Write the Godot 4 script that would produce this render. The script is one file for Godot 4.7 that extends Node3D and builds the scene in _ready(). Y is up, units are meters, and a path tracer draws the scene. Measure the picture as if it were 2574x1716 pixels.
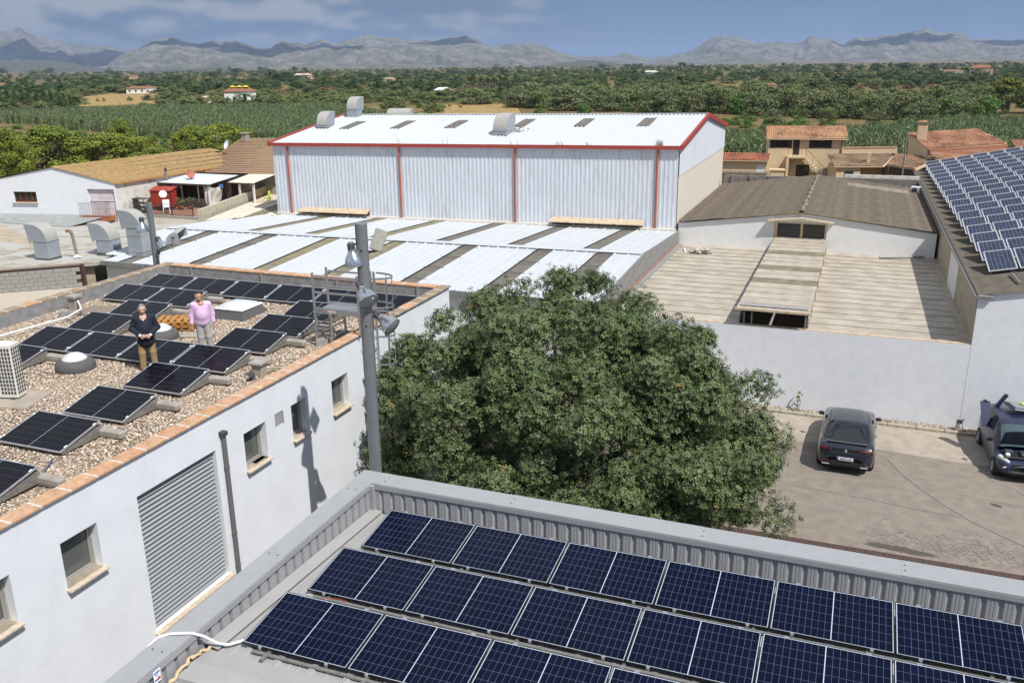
extends Node3D
var taken := {}
var rng := RandomNumberGenerator.new()
var M := {}
var T := {}
class MB:
	var v := PackedVector3Array()
	var n := PackedVector3Array()
	var uv := PackedVector2Array()
	var c := PackedColorArray()
	var ix := PackedInt32Array()
	var xf := Transform3D()
	var col := Color(1, 1, 1)
	func put(p: Vector3, m: Vector3, t := Vector2.ZERO) -> int:
		v.append(xf * p)
		n.append((xf.basis * m).normalized())
		uv.append(t)
		c.append(col)
		return v.size() - 1
	func quad(a: Vector3, b: Vector3, d: Vector3, e: Vector3, u0 := Vector2(0, 1), u1 := Vector2(1, 0)) -> void:
		var m := (b - a).cross(e - a)
		if m.length_squared() < 1e-14:
			m = (d - b).cross(e - b)
		m = m.normalized()
		var i := put(a, m, Vector2(u0.x, u0.y))
		put(b, m, Vector2(u1.x, u0.y))
		put(d, m, Vector2(u1.x, u1.y))
		put(e, m, Vector2(u0.x, u1.y))
		ix.append_array([i, i + 2, i + 1, i, i + 3, i + 2])
	func tri(a: Vector3, b: Vector3, d: Vector3) -> void:
		var m := (b - a).cross(d - a).normalized()
		var i := put(a, m)
		put(b, m)
		put(d, m)
		ix.append_array([i, i + 2, i + 1])
	func box(at: Vector3, s: Vector3, b := Basis()) -> void:
		var x := b.x * s.x * 0.5
		var y := b.y * s.y * 0.5
		var z := b.z * s.z * 0.5
		quad(at - x - y + z, at + x - y + z, at + x + y + z, at - x + y + z)
		quad(at + x - y - z, at - x - y - z, at - x + y - z, at + x + y - z)
		quad(at + x - y + z, at + x - y - z, at + x + y - z, at + x + y + z)
		quad(at - x - y - z, at - x - y + z, at - x + y + z, at - x + y - z)
		quad(at - x + y + z, at + x + y + z, at + x + y - z, at - x + y - z)
		quad(at - x - y - z, at + x - y - z, at + x - y + z, at - x - y + z)
	func cbox(at: Vector3, s: Vector3, r: float, b := Basis()) -> void:
		var h := s * 0.5
		r = minf(r, minf(h.x, minf(h.y, h.z)) * 0.9)
		var p := func(x: float, y: float, z: float) -> Vector3: return at + b * Vector3(x, y, z)
		for ax in 3:
			for sg in [-1.0, 1.0]:
				var u := (ax + 1) % 3
				var w := (ax + 2) % 3
				var q: Array[Vector3] = []
				for k in [[-1, -1], [1, -1], [1, 1], [-1, 1]]:
					var t := Vector3.ZERO
					t[ax] = sg * h[ax]
					t[u] = k[0] * (h[u] - r)
					t[w] = k[1] * (h[w] - r)
					q.append(at + b * t)
				if sg > 0:
					quad(q[0], q[1], q[2], q[3])
				else:
					quad(q[3], q[2], q[1], q[0])
		for ax in 3:
			var u := (ax + 1) % 3
			var w := (ax + 2) % 3
			for su in [-1.0, 1.0]:
				for sw in [-1.0, 1.0]:
					var q: Array[Vector3] = []
					for k in [[-1, 0], [1, 0], [1, 1], [-1, 1]]:
						var t := Vector3.ZERO
						t[ax] = k[0] * (h[ax] - r)
						t[u] = su * (h[u] - (r if k[1] else 0.0))
						t[w] = sw * (h[w] - (0.0 if k[1] else r))
						q.append(at + b * t)
					if su * sw < 0:
						quad(q[0], q[1], q[2], q[3])
					else:
						quad(q[3], q[2], q[1], q[0])
		for sx in [-1.0, 1.0]:
			for sy in [-1.0, 1.0]:
				for sz in [-1.0, 1.0]:
					var a: Vector3 = at + b * Vector3(sx * h.x, sy * (h.y - r), sz * (h.z - r))
					var d: Vector3 = at + b * Vector3(sx * (h.x - r), sy * h.y, sz * (h.z - r))
					var e: Vector3 = at + b * Vector3(sx * (h.x - r), sy * (h.y - r), sz * h.z)
					if sx * sy * sz > 0:
						tri(a, d, e)
					else:
						tri(a, e, d)
	func bar(a: Vector3, b: Vector3, w: float, h: float, up := Vector3.UP) -> void:
		var d := (b - a)
		var l := d.length()
		d = d / l
		if absf(d.dot(up)) > 0.98:
			up = Vector3(0, 0, 1) if absf(d.z) < 0.9 else Vector3(1, 0, 0)
		var s := d.cross(up).normalized()
		var u := s.cross(d)
		box((a + b) * 0.5, Vector3(w, h, l), Basis(s, u, -d))
	func tube(p: PackedVector3Array, r: PackedFloat32Array, sides := 8, caps := true) -> void:
		var nrm := Vector3.ZERO
		var rows := []
		for i in p.size():
			var d: Vector3 = (p[mini(i + 1, p.size() - 1)] - p[maxi(i - 1, 0)]).normalized()
			if i == 0:
				nrm = d.cross(Vector3(0.31, 0.2, 0.93) if absf(d.z) < 0.9 else Vector3(1, 0.1, 0)).normalized()
			else:
				nrm = (nrm - d * nrm.dot(d)).normalized()
			var bn := d.cross(nrm)
			var row := PackedInt32Array()
			var rad: float = r[mini(i, r.size() - 1)]
			for k in sides + 1:
				var t := TAU * k / sides
				var o := nrm * cos(t) + bn * sin(t)
				row.append(put(p[i] + o * rad, o, Vector2(float(k) / sides, i)))
			rows.append(row)
		for i in p.size() - 1:
			for k in sides:
				var a: int = rows[i][k]
				var b: int = rows[i][k + 1]
				var d: int = rows[i + 1][k + 1]
				var e: int = rows[i + 1][k]
				ix.append_array([a, d, b, a, e, d])
		if caps:
			for e in [0, p.size() - 1]:
				var d: Vector3 = (p[0] - p[1]).normalized() if e == 0 else (p[e] - p[e - 1]).normalized()
				var m := put(p[e], d)
				var first := v.size()
				for k in sides + 1:
					var q: Vector3 = v[rows[e][k]]
					v.append(q)
					n.append((xf.basis * d).normalized())
					uv.append(Vector2.ZERO)
					c.append(col)
				for k in sides:
					if e == 0:
						ix.append_array([m, first + k, first + k + 1])
					else:
						ix.append_array([m, first + k + 1, first + k])
	func rod(a: Vector3, b: Vector3, r: float, sides := 8) -> void:
		tube(PackedVector3Array([a, b]), PackedFloat32Array([r, r]), sides)
	func lathe(o: Vector3, prof: Array, sides := 16, b := Basis()) -> void:
		var rows := []
		for i in prof.size():
			var p: Vector2 = prof[i]
			var d: Vector2 = (prof[mini(i + 1, prof.size() - 1)] as Vector2) - (prof[maxi(i - 1, 0)] as Vector2)
			var nn := Vector2(d.y, -d.x).normalized()
			var row := PackedInt32Array()
			for k in sides + 1:
				var t := TAU * k / sides
				var rd := Vector3(cos(t), 0, -sin(t))
				row.append(put(o + b * (rd * p.x + Vector3(0, p.y, 0)), b * (rd * nn.x + Vector3(0, nn.y, 0)), Vector2(float(k) / sides, float(i) / prof.size())))
			rows.append(row)
		for i in prof.size() - 1:
			for k in sides:
				var a: int = rows[i][k]
				var e: int = rows[i][k + 1]
				var d: int = rows[i + 1][k + 1]
				var f: int = rows[i + 1][k]
				ix.append_array([a, d, e, a, f, d])
	func prism(poly: PackedVector2Array, z0: float, z1: float, o := Vector3.ZERO, b := Basis()) -> void:
		var pts := poly
		if Geometry2D.is_polygon_clockwise(pts):
			pts = poly.duplicate()
			pts.reverse()
		var cnt := pts.size()
		for k in cnt:
			var a := pts[k]
			var d := pts[(k + 1) % cnt]
			quad(o + b * Vector3(a.x, a.y, z0), o + b * Vector3(d.x, d.y, z0), o + b * Vector3(d.x, d.y, z1), o + b * Vector3(a.x, a.y, z1))
		var t := Geometry2D.triangulate_polygon(pts)
		for k in range(0, t.size(), 3):
			var a := pts[t[k]]
			var d := pts[t[k + 1]]
			var e := pts[t[k + 2]]
			if (d - a).cross(e - a) < 0:
				var sw := d
				d = e
				e = sw
			tri(o + b * Vector3(a.x, a.y, z1), o + b * Vector3(d.x, d.y, z1), o + b * Vector3(e.x, e.y, z1))
			tri(o + b * Vector3(a.x, a.y, z0), o + b * Vector3(e.x, e.y, z0), o + b * Vector3(d.x, d.y, z0))
	func slab(p: Array, th: float, down := Vector3.DOWN) -> void:
		var k := p.size()
		for i in range(1, k - 1):
			tri(p[0], p[i], p[i + 1])
			tri(p[0] + down * th, p[i + 1] + down * th, p[i] + down * th)
		for i in k:
			var a: Vector3 = p[i]
			var b: Vector3 = p[(i + 1) % k]
			quad(a + down * th, b + down * th, b, a)
	func plate(poly: PackedVector2Array, y: float, th: float) -> void:
		prism(poly, -y, -y + th, Vector3.ZERO, Basis(Vector3(1, 0, 0), Vector3(0, 0, 1), Vector3(0, -1, 0)))
	func sheet(o: Vector3, u: Vector3, d: Vector3, w: float, prof: Array, pitch: float, up := Vector3.UP) -> void:
		var last := Vector3.ZERO
		var have := false
		var x := 0.0
		while x < w - 1e-4:
			for q in prof:
				var xx: float = x + q.x * pitch
				if xx > w + 1e-4:
					break
				var p: Vector3 = o + u * xx + up * q.y
				if have and (p - last).length_squared() > 1e-10:
					quad(last, p, p + d, last + d, Vector2(xx, 0), Vector2(xx + 0.1, d.length()))
				last = p
				have = true
			x += pitch
	func mesh() -> ArrayMesh:
		var a := []
		a.resize(Mesh.ARRAY_MAX)
		a[Mesh.ARRAY_VERTEX] = v
		a[Mesh.ARRAY_NORMAL] = n
		a[Mesh.ARRAY_TEX_UV] = uv
		a[Mesh.ARRAY_COLOR] = c
		a[Mesh.ARRAY_INDEX] = ix
		var m := ArrayMesh.new()
		m.add_surface_from_arrays(Mesh.PRIMITIVE_TRIANGLES, a)
		return m
func numbered(called: String) -> String:
	if not taken.has(called):
		taken[called] = 0
		return called
	taken[called] += 1
	return "%s_%03d" % [called, taken[called]]
func tag(o: Node3D, label: String, category: String, group := "") -> Node3D:
	o.set_meta("label", label)
	o.set_meta("category", category)
	if group:
		o.set_meta("group", group)
	return o
func obj(called: String, st, m: Material, parent: Node3D = null) -> MeshInstance3D:
	var o := MeshInstance3D.new()
	o.mesh = st.mesh() if st is MB else st
	o.material_override = m
	if parent:
		o.name = called
		parent.add_child(o, true)
	else:
		o.name = numbered(called)
		add_child(o)
	return o
func struct(called: String, st, m: Material) -> MeshInstance3D:
	var o := obj(called, st, m)
	o.set_meta("kind", "structure")
	return o
func thing(called: String, label: String, category: String, at := Vector3.ZERO, turn := 0.0, group := "") -> Node3D:
	var o := Node3D.new()
	o.name = numbered(called)
	add_child(o)
	o.position = at
	o.rotation.y = turn
	return tag(o, label, category, group)
func dup(root: Node3D, at: Vector3, turn := 0.0, label := "", group := "") -> Node3D:
	var base := String(root.name)
	var cut := RegEx.create_from_string("_\\d{3}$").sub(base, "")
	var r: Node3D = root.duplicate()
	r.name = numbered(cut)
	add_child(r)
	r.position = at
	r.rotation.y = turn
	if label:
		r.set_meta("label", label)
	if group:
		r.set_meta("group", group)
	return r
func ordinal(k: int) -> String:
	return ["first", "second", "third", "fourth", "fifth", "sixth", "seventh", "eighth", "ninth", "tenth", "eleventh", "twelfth", "thirteenth", "fourteenth", "fifteenth", "sixteenth", "seventeenth", "eighteenth", "nineteenth", "twentieth"][k]
func lin(r: float, g: float, b: float) -> Color:
	return Color(r, g, b).linear_to_srgb()
func mt(r: float, g: float, b: float, rough := 0.8, tex := "", scale := 1.0, metal := 0.0) -> StandardMaterial3D:
	var m := StandardMaterial3D.new()
	m.albedo_color = lin(r, g, b)
	m.roughness = rough
	m.metallic = metal
	if tex:
		m.albedo_texture = T[tex]
		m.uv1_triplanar = true
		m.uv1_world_triplanar = true
		m.uv1_scale = Vector3.ONE * scale
	return m
func bumped(m: StandardMaterial3D, tex: String, strength := 1.0) -> StandardMaterial3D:
	m.normal_enabled = true
	m.normal_texture = T[tex]
	m.normal_scale = strength
	return m
func vmat(rough := 0.8) -> StandardMaterial3D:
	var m := StandardMaterial3D.new()
	m.vertex_color_use_as_albedo = true
	m.roughness = rough
	return m
func noise_tex(seed_: int, layers: Array, ramp: Array, size := 512, stretch := Vector2.ONE, contrast := 1.0) -> ImageTexture:
	var acc := PackedFloat32Array()
	acc.resize(size * size)
	var total := 0.0
	for l in layers:
		var f := FastNoiseLite.new()
		f.seed = seed_
		seed_ += 7
		f.noise_type = FastNoiseLite.TYPE_SIMPLEX_SMOOTH
		f.frequency = l[0] / size
		f.fractal_octaves = l[2]
		var w := int(size * stretch.x)
		var h := int(size * stretch.y)
		f.frequency = l[0] / float(size)
		var im := f.get_seamless_image(w, h, false, false, 0.15)
		if stretch != Vector2.ONE:
			im.resize(size, size, Image.INTERPOLATE_CUBIC)
		im.convert(Image.FORMAT_L8)
		var d := im.get_data()
		var k: float = l[1] / 255.0
		total += l[1]
		for i in d.size():
			acc[i] += d[i] * k
	var g := Gradient.new()
	g.offsets = PackedFloat32Array(ramp.map(func(q): return q[0]))
	g.colors = PackedColorArray(ramp.map(func(q): return q[1]))
	var lut := PackedByteArray()
	for i in 256:
		var cc := g.sample(i / 255.0)
		lut.append_array([int(clampf(cc.r, 0, 1) * 255), int(clampf(cc.g, 0, 1) * 255), int(clampf(cc.b, 0, 1) * 255)])
	var out := PackedByteArray()
	out.resize(size * size * 3)
	for i in size * size:
		var q := int(clampf((acc[i] / total - 0.5) * contrast + 0.5, 0.0, 1.0) * 255.0) * 3
		out[i * 3] = lut[q]
		out[i * 3 + 1] = lut[q + 1]
		out[i * 3 + 2] = lut[q + 2]
	return ImageTexture.create_from_image(Image.create_from_data(size, size, false, Image.FORMAT_RGB8, out))
func grey(a: float) -> Color:
	return Color(a, a, a)
func bump_tex(seed_: int, freq: float, oct: int, strength := 4.0, size := 512) -> ImageTexture:
	var f := FastNoiseLite.new()
	f.seed = seed_
	f.noise_type = FastNoiseLite.TYPE_SIMPLEX_SMOOTH
	f.frequency = freq / size
	f.fractal_octaves = oct
	var im := f.get_seamless_image(size, size)
	im.convert(Image.FORMAT_RGBA8)
	im.bump_map_to_normal_map(strength)
	return ImageTexture.create_from_image(im)
func make_textures() -> void:
	T.grain = noise_tex(1, [[60.0, 1.0, 3], [8.0, 0.6, 3]], [[0.0, grey(0.84)], [0.5, grey(0.93)], [1.0, grey(1.0)]], 512, Vector2.ONE, 0.9)
	T.plaster = noise_tex(2, [[5.0, 1.0, 4], [40.0, 0.45, 3]], [[0.0, Color(0.93, 0.93, 0.93)], [0.5, Color(0.975, 0.975, 0.97)], [1.0, grey(1.0)]], 512, Vector2.ONE, 0.8)
	T.dirty = noise_tex(3, [[4.0, 1.0, 4], [22.0, 0.7, 4]], [[0.0, Color(0.5, 0.46, 0.4)], [0.25, Color(0.8, 0.77, 0.7)], [0.45, Color(0.96, 0.95, 0.92)], [1.0, grey(1.0)]], 512, Vector2.ONE, 1.0)
	T.fibre = noise_tex(4, [[5.0, 0.8, 4], [70.0, 1.0, 3]], [[0.0, Color(0.5, 0.47, 0.43)], [0.45, Color(0.76, 0.73, 0.69)], [0.7, Color(0.9, 0.88, 0.84)], [1.0, Color(1, 1, 0.98)]], 512, Vector2.ONE, 1.2)
	T.lichen = noise_tex(5, [[7.0, 0.9, 4], [60.0, 1.0, 3]], [[0.0, Color(0.55, 0.46, 0.34)], [0.42, Color(0.8, 0.68, 0.5)], [0.6, Color(0.92, 0.79, 0.56)], [1.0, Color(1.0, 0.93, 0.72)]], 512, Vector2(1, 1), 1.2)
	T.asphalt = noise_tex(6, [[160.0, 1.0, 2], [6.0, 0.55, 4]], [[0.0, Color(0.62, 0.61, 0.59)], [0.5, Color(0.82, 0.80, 0.77)], [1.0, Color(1, 0.98, 0.94)]], 512, Vector2.ONE, 1.0)
	T.concrete = noise_tex(7, [[6.0, 1.0, 4], [90.0, 0.6, 2]], [[0.0, Color(0.72, 0.70, 0.66)], [0.5, Color(0.9, 0.88, 0.85)], [1.0, Color(1, 1, 0.98)]], 512, Vector2.ONE, 1.0)
	T.streak = noise_tex(8, [[24.0, 1.0, 4], [6.0, 0.5, 3]], [[0.0, Color(0.84, 0.83, 0.81)], [0.45, Color(0.95, 0.95, 0.945)], [1.0, grey(1.0)]], 512, Vector2(1, 0.12), 0.9)
	T.wood = noise_tex(9, [[40.0, 1.0, 4], [5.0, 0.4, 2]], [[0.0, Color(0.6, 0.46, 0.3)], [0.5, Color(0.87, 0.72, 0.5)], [1.0, Color(1.0, 0.88, 0.66)]], 256, Vector2(0.1, 1), 1.0)
	T.tile = noise_tex(10, [[46.0, 1.0, 3], [7.0, 0.8, 3]], [[0.0, Color(0.3, 0.26, 0.23)], [0.3, Color(0.6, 0.52, 0.46)], [0.55, Color(0.9, 0.82, 0.73)], [1.0, Color(1.0, 0.95, 0.86)]], 512, Vector2.ONE, 1.6)
	T.rock = noise_tex(11, [[9.0, 1.0, 5], [60.0, 0.9, 4]], [[0.0, Color(0.5, 0.5, 0.42)], [0.42, Color(0.66, 0.65, 0.59)], [0.6, Color(0.82, 0.8, 0.77)], [1.0, Color(1, 0.98, 0.95)]], 1024, Vector2.ONE, 1.1)
	T.field = noise_tex(12, [[7.0, 1.0, 4], [50.0, 0.6, 3]], [[0.0, Color(0.55, 0.52, 0.32)], [0.4, Color(0.74, 0.66, 0.43)], [0.65, Color(0.92, 0.8, 0.56)], [1.0, Color(1, 0.9, 0.66)]], 512, Vector2.ONE, 1.0)
	T.rust = noise_tex(13, [[9.0, 1.0, 4], [50.0, 0.5, 3]], [[0.0, Color(0.6, 0.42, 0.28)], [0.28, Color(0.85, 0.74, 0.6)], [0.45, Color(0.96, 0.93, 0.88)], [1.0, grey(1.0)]], 512, Vector2.ONE, 1.0)
	T.b_fine = bump_tex(20, 90.0, 3, 3.0)
	T.b_soft = bump_tex(21, 12.0, 4, 2.0)
func make_materials() -> void:
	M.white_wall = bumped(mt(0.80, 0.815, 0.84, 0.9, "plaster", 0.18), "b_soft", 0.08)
	M.white_old = bumped(mt(0.80, 0.79, 0.77, 0.9, "plaster", 0.4), "b_soft", 0.1)
	M.white_yard = bumped(mt(0.815, 0.825, 0.845, 0.9, "plaster", 0.3), "b_soft", 0.13)
	M.cream = mt(0.74, 0.66, 0.55, 0.9, "plaster", 0.3)
	M.cream_old = mt(0.50, 0.44, 0.34, 0.9, "concrete", 0.2)
	M.ochre = mt(0.66, 0.51, 0.33, 0.9, "plaster", 0.25)
	M.grey_metal = mt(0.34, 0.34, 0.345, 0.42, "plaster", 0.5)
	M.grey_roof = mt(0.36, 0.35, 0.335, 0.5, "plaster", 0.4)
	M.grey_line = mt(0.33, 0.34, 0.36, 0.75, "concrete", 0.4)
	M.terracotta = mt(0.62, 0.37, 0.22, 0.9, "concrete", 0.8)
	M.terracotta_old = mt(0.33, 0.25, 0.18, 0.9, "dirty", 0.6)
	M.stone_sill = mt(0.74, 0.65, 0.52, 0.8, "concrete", 1.2)
	M.mortar = mt(0.72, 0.69, 0.65, 0.9, "concrete", 1.0)
	M.frame_alu = mt(0.45, 0.43, 0.39, 0.35, "grain", 1.0, 0.3)
	M.alu = mt(0.62, 0.63, 0.64, 0.32, "grain", 0.8, 0.75)
	M.alu_dull = mt(0.42, 0.42, 0.41, 0.45, "concrete", 1.2, 0.6)
	M.galv = mt(0.36, 0.37, 0.38, 0.5, "concrete", 0.7, 0.35)
	M.duct = mt(0.42, 0.45, 0.48, 0.5, "grain", 0.3, 0.2)
	M.duct_dusty = mt(0.48, 0.46, 0.41, 0.65, "grain", 0.3, 0.1)
	M.pole = mt(0.25, 0.26, 0.27, 0.45, "grain", 0.5, 0.3)
	M.glass_dark = mt(0.03, 0.035, 0.035, 0.06)
	M.black = mt(0.02, 0.02, 0.02, 0.6)
	M.dark = mt(0.05, 0.05, 0.05, 0.7)
	M.rubber = mt(0.03, 0.03, 0.032, 0.75)
	M.chrome = mt(0.8, 0.82, 0.84, 0.12, "", 1.0, 1.0)
	M.red_trim = mt(0.42, 0.06, 0.045, 0.5, "grain", 0.4)
	M.red_pipe = mt(0.45, 0.13, 0.08, 0.55, "rust", 0.5)
	M.hall_white = mt(0.70, 0.73, 0.77, 0.55, "streak", 0.25)
	M.roof_white = mt(0.56, 0.58, 0.59, 0.5, "plaster", 0.12)
	M.strip_grey = mt(0.24, 0.23, 0.21, 0.6, "fibre", 0.5)
	M.strip_olive = mt(0.34, 0.32, 0.22, 0.55, "fibre", 0.4)
	M.tan_roof = mt(0.55, 0.50, 0.42, 0.55, "concrete", 0.12)
	M.tan_rusty = mt(0.58, 0.50, 0.39, 0.6, "rust", 0.35)
	M.fibre_grey = mt(0.235, 0.205, 0.168, 0.95, "fibre", 0.3)
	M.fibre_yellow = mt(0.47, 0.43, 0.375, 0.95, "lichen", 0.3)
	M.tile_roof = mt(0.64, 0.43, 0.29, 0.9, "tile", 0.06)
	M.tile_red = mt(0.50, 0.22, 0.15, 0.9, "tile", 0.06)
	M.tile_brown = mt(0.42, 0.27, 0.175, 0.9, "concrete", 0.6)
	M.concrete = mt(0.42, 0.40, 0.37, 0.9, "concrete", 0.4)
	M.concrete_pale = mt(0.55, 0.50, 0.43, 0.9, "asphalt", 0.2)
	M.concrete_roof = mt(0.44, 0.43, 0.40, 0.9, "dirty", 0.08)
	M.block = mt(0.46, 0.45, 0.43, 0.9, "concrete", 0.7)
	M.asphalt = bumped(mt(0.37, 0.325, 0.285, 0.95, "asphalt", 0.25), "b_fine", 0.5)
	M.kerb = mt(0.5, 0.45, 0.37, 0.9, "concrete", 0.8)
	M.wood = mt(0.62, 0.44, 0.25, 0.85, "wood", 1.5)
	M.foam = mt(0.66, 0.50, 0.32, 0.95, "dirty", 4.0)
	M.white_plastic = mt(0.82, 0.83, 0.83, 0.4)
	M.dome = mt(0.58, 0.60, 0.62, 0.25)
	M.bitumen = mt(0.12, 0.12, 0.125, 0.8, "concrete", 1.5)
	M.bark = mt(0.14, 0.11, 0.085, 0.95, "concrete", 2.0)
	M.skin = mt(0.52, 0.31, 0.22, 0.55)
	M.terracotta_b = mt(0.66, 0.42, 0.27, 0.9, "concrete", 0.9)
	M.terracotta_c = mt(0.55, 0.34, 0.21, 0.9, "dirty", 0.9)
	M.pane_grey = mt(0.10, 0.105, 0.10, 0.08)
	M.louvre = mt(0.38, 0.40, 0.40, 0.45, "grain", 0.8, 0.1)
	M.tan_roof_b = mt(0.53, 0.48, 0.40, 0.55, "concrete", 0.15)
	M.clear_sheet = mt(0.42, 0.43, 0.44, 0.2, "concrete", 1.5)
	M.fascia_grey = mt(0.30, 0.31, 0.32, 0.6, "concrete", 0.4)
	M.hall_roof = mt(0.58, 0.60, 0.605, 0.5, "plaster", 0.15)
	M.red_dark = mt(0.09, 0.012, 0.012, 0.8)
	M.fibre_pale = mt(0.42, 0.38, 0.33, 0.95, "fibre", 0.3)
	M.fibre_solar = mt(0.22, 0.20, 0.17, 0.95, "fibre", 0.35)
	M.ridge_tile = mt(0.36, 0.28, 0.22, 0.95, "dirty", 0.5)
	M.parapet_dark = mt(0.25, 0.23, 0.21, 0.95, "dirty", 0.35)
	M.white_stained = mt(0.72, 0.70, 0.66, 0.95, "dirty", 0.25)
	M.stained_cream = mt(0.55, 0.50, 0.41, 0.95, "dirty", 0.5)
	M.roof_cream = mt(0.80, 0.76, 0.64, 0.6, "concrete", 0.3)
	M.dark_brown = mt(0.07, 0.05, 0.04, 0.7)
	M.lamp_alu = mt(0.72, 0.74, 0.76, 0.22, "grain", 2.0, 0.9)
	M.lamp_dark = mt(0.12, 0.125, 0.13, 0.5, "grain", 2.0, 0.3)
	M.lens = mt(0.32, 0.34, 0.36, 0.08)
	M.car_glass = mt(0.012, 0.014, 0.016, 0.04)
	M.glass_green = mt(0.06, 0.10, 0.10, 0.05)
	M.gloss_black = mt(0.012, 0.012, 0.013, 0.15)
	M.light_red = mt(0.10, 0.008, 0.01, 0.15)
	M.headlight = mt(0.55, 0.56, 0.52, 0.08)
	M.tile_old = mt(0.44, 0.35, 0.27, 0.9, "tile", 0.06)
	M.tile_dark = mt(0.36, 0.25, 0.19, 0.9, "tile", 0.06)
	M.tile_weathered = mt(0.60, 0.36, 0.25, 0.9, "tile", 0.05)
const PROFILE_A := [-44.51, 0.241, -43.83, 0.664, -43.38, 0.918, -42.84, 1.087, -41.93, 1.557, -41.50, 1.621, -40.75, 1.621, -40.13, 1.402, -39.49, 1.291, -38.92, 1.464, -38.48, 1.419, -37.82, 1.395, -37.48, 1.437, -36.82, 1.280, -36.16, 1.098, -35.48, 1.049, -35.24, 1.227, -34.88, 1.404, -34.08, 1.310, -33.51, 1.261, -32.92, 1.393, -32.33, 1.457, -31.63, 1.317, -31.03, 1.517, -30.32, 1.648, -29.60, 1.689, -29.02, 1.572, -28.18, 1.588, -26.99, 1.442, -25.91, 1.387, -25.06, 1.517, -24.33, 1.534, -23.84, 1.598, -23.36, 1.524, -22.52, 1.056, -21.43, 1.113, -20.57, 1.173, -19.60, 1.186, -19.12, 1.088, -18.51, 0.781, -17.53, 0.492, -16.56, 0.342, -15.59, 0.354, -14.99, 0.324]
const PROFILE_B := [-17.29, 0.071, -15.83, 0.217, -14.99, 0.324, -14.15, 0.545, -13.42, 0.375, -12.46, 0.203, -11.75, 0.286, -11.28, 0.418, -10.57, 0.501, -9.88, 0.788, -9.32, 1.119, -8.75, 1.402, -8.41, 1.486, -7.83, 1.387, -6.90, 1.193, -5.98, 1.022, -5.19, 1.054, -4.18, 0.971, -3.74, 1.030, -3.43, 1.309, -2.87, 1.190, -2.43, 1.160, -2.11, 1.220, -1.76, 0.952, -1.43, 0.881, -1.13, 1.093, -0.93, 1.197, -0.28, 1.142, 0.13, 1.241, 0.64, 1.401, 1.16, 1.348, 1.78, 1.419, 2.37, 1.553, 2.78, 1.585, 3.20, 1.429, 3.51, 1.359, 4.09, 1.450, 4.60, 1.314, 5.23, 1.011, 6.00, 0.995, 6.78, 0.897, 7.60, 0.941, 9.54, 0.978, 11.69, 0.638]
const PROFILE_L := [-54.17, 1.111, -51.81, 1.605, -49.57, 1.915, -48.88, 2.080, -48.59, 2.123, -48.34, 1.922, -47.71, 1.618, -47.05, 1.495, -46.18, 1.308, -45.29, 1.202, -44.49, 1.136, -44.17, 1.199, -43.77, 1.134, -43.38, 0.918, -42.39, 0.437, -41.36, 0.100]
const PROFILE_H1 := [-43.32, -0.248, -41.82, -0.136, -40.95, -0.081, -39.64, -0.074, -38.30, -0.045, -37.63, -0.098, -36.51, -0.202, -35.38, -0.352]
const PROFILE_H2 := [-20.95, -0.193, -18.75, -0.100, -17.29, 0.071, -16.31, 0.153, -15.59, 0.122, -14.37, -0.077, -12.44, -0.236, -10.30, -0.396]
const PROFILE_H3 := [-53.45, 0.326, -49.79, 0.497, -48.08, 0.484, -46.72, 0.368, -45.35, 0.079, -43.94, -0.153]
const TO_SUN := Vector3(0.615, 1.0, 0.34)
func make_camera_and_light() -> void:
	var cam := Camera3D.new()
	cam.name = "camera"
	add_child(cam)
	cam.transform = Transform3D(Basis(Vector3(0.933374, -0.010773, -0.358743), Vector3(-0.097416, 0.954421, -0.282118), Vector3(0.345431, 0.298269, 0.889783)), Vector3(0, 13.5, 0))
	cam.fov = 42.0156
	cam.near = 0.1
	cam.far = 60000.0
	cam.current = true
	var sun := DirectionalLight3D.new()
	sun.name = "sun"
	add_child(sun)
	sun.basis = Basis.looking_at(-TO_SUN.normalized(), Vector3.FORWARD)
	sun.light_color = Color(1.0, 0.99, 0.98)
	sun.light_energy = 1.5
	sun.light_angular_distance = 0.5
	sun.shadow_enabled = true
	var we := WorldEnvironment.new()
	we.name = "world"
	var e := Environment.new()
	e.background_mode = Environment.BG_SKY
	e.tonemap_mode = Environment.TONE_MAPPER_LINEAR
	e.tonemap_exposure = 1.06
	e.sdfgi_enabled = true
	e.ssao_enabled = true
	e.ssil_enabled = true
	e.fog_enabled = true
	e.fog_density = 0.00005
	e.fog_light_color = Color(0.62, 0.71, 0.84)
	var sky := Sky.new()
	var pm := PanoramaSkyMaterial.new()
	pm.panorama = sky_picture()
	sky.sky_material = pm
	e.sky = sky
	we.environment = e
	add_child(we)
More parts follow.
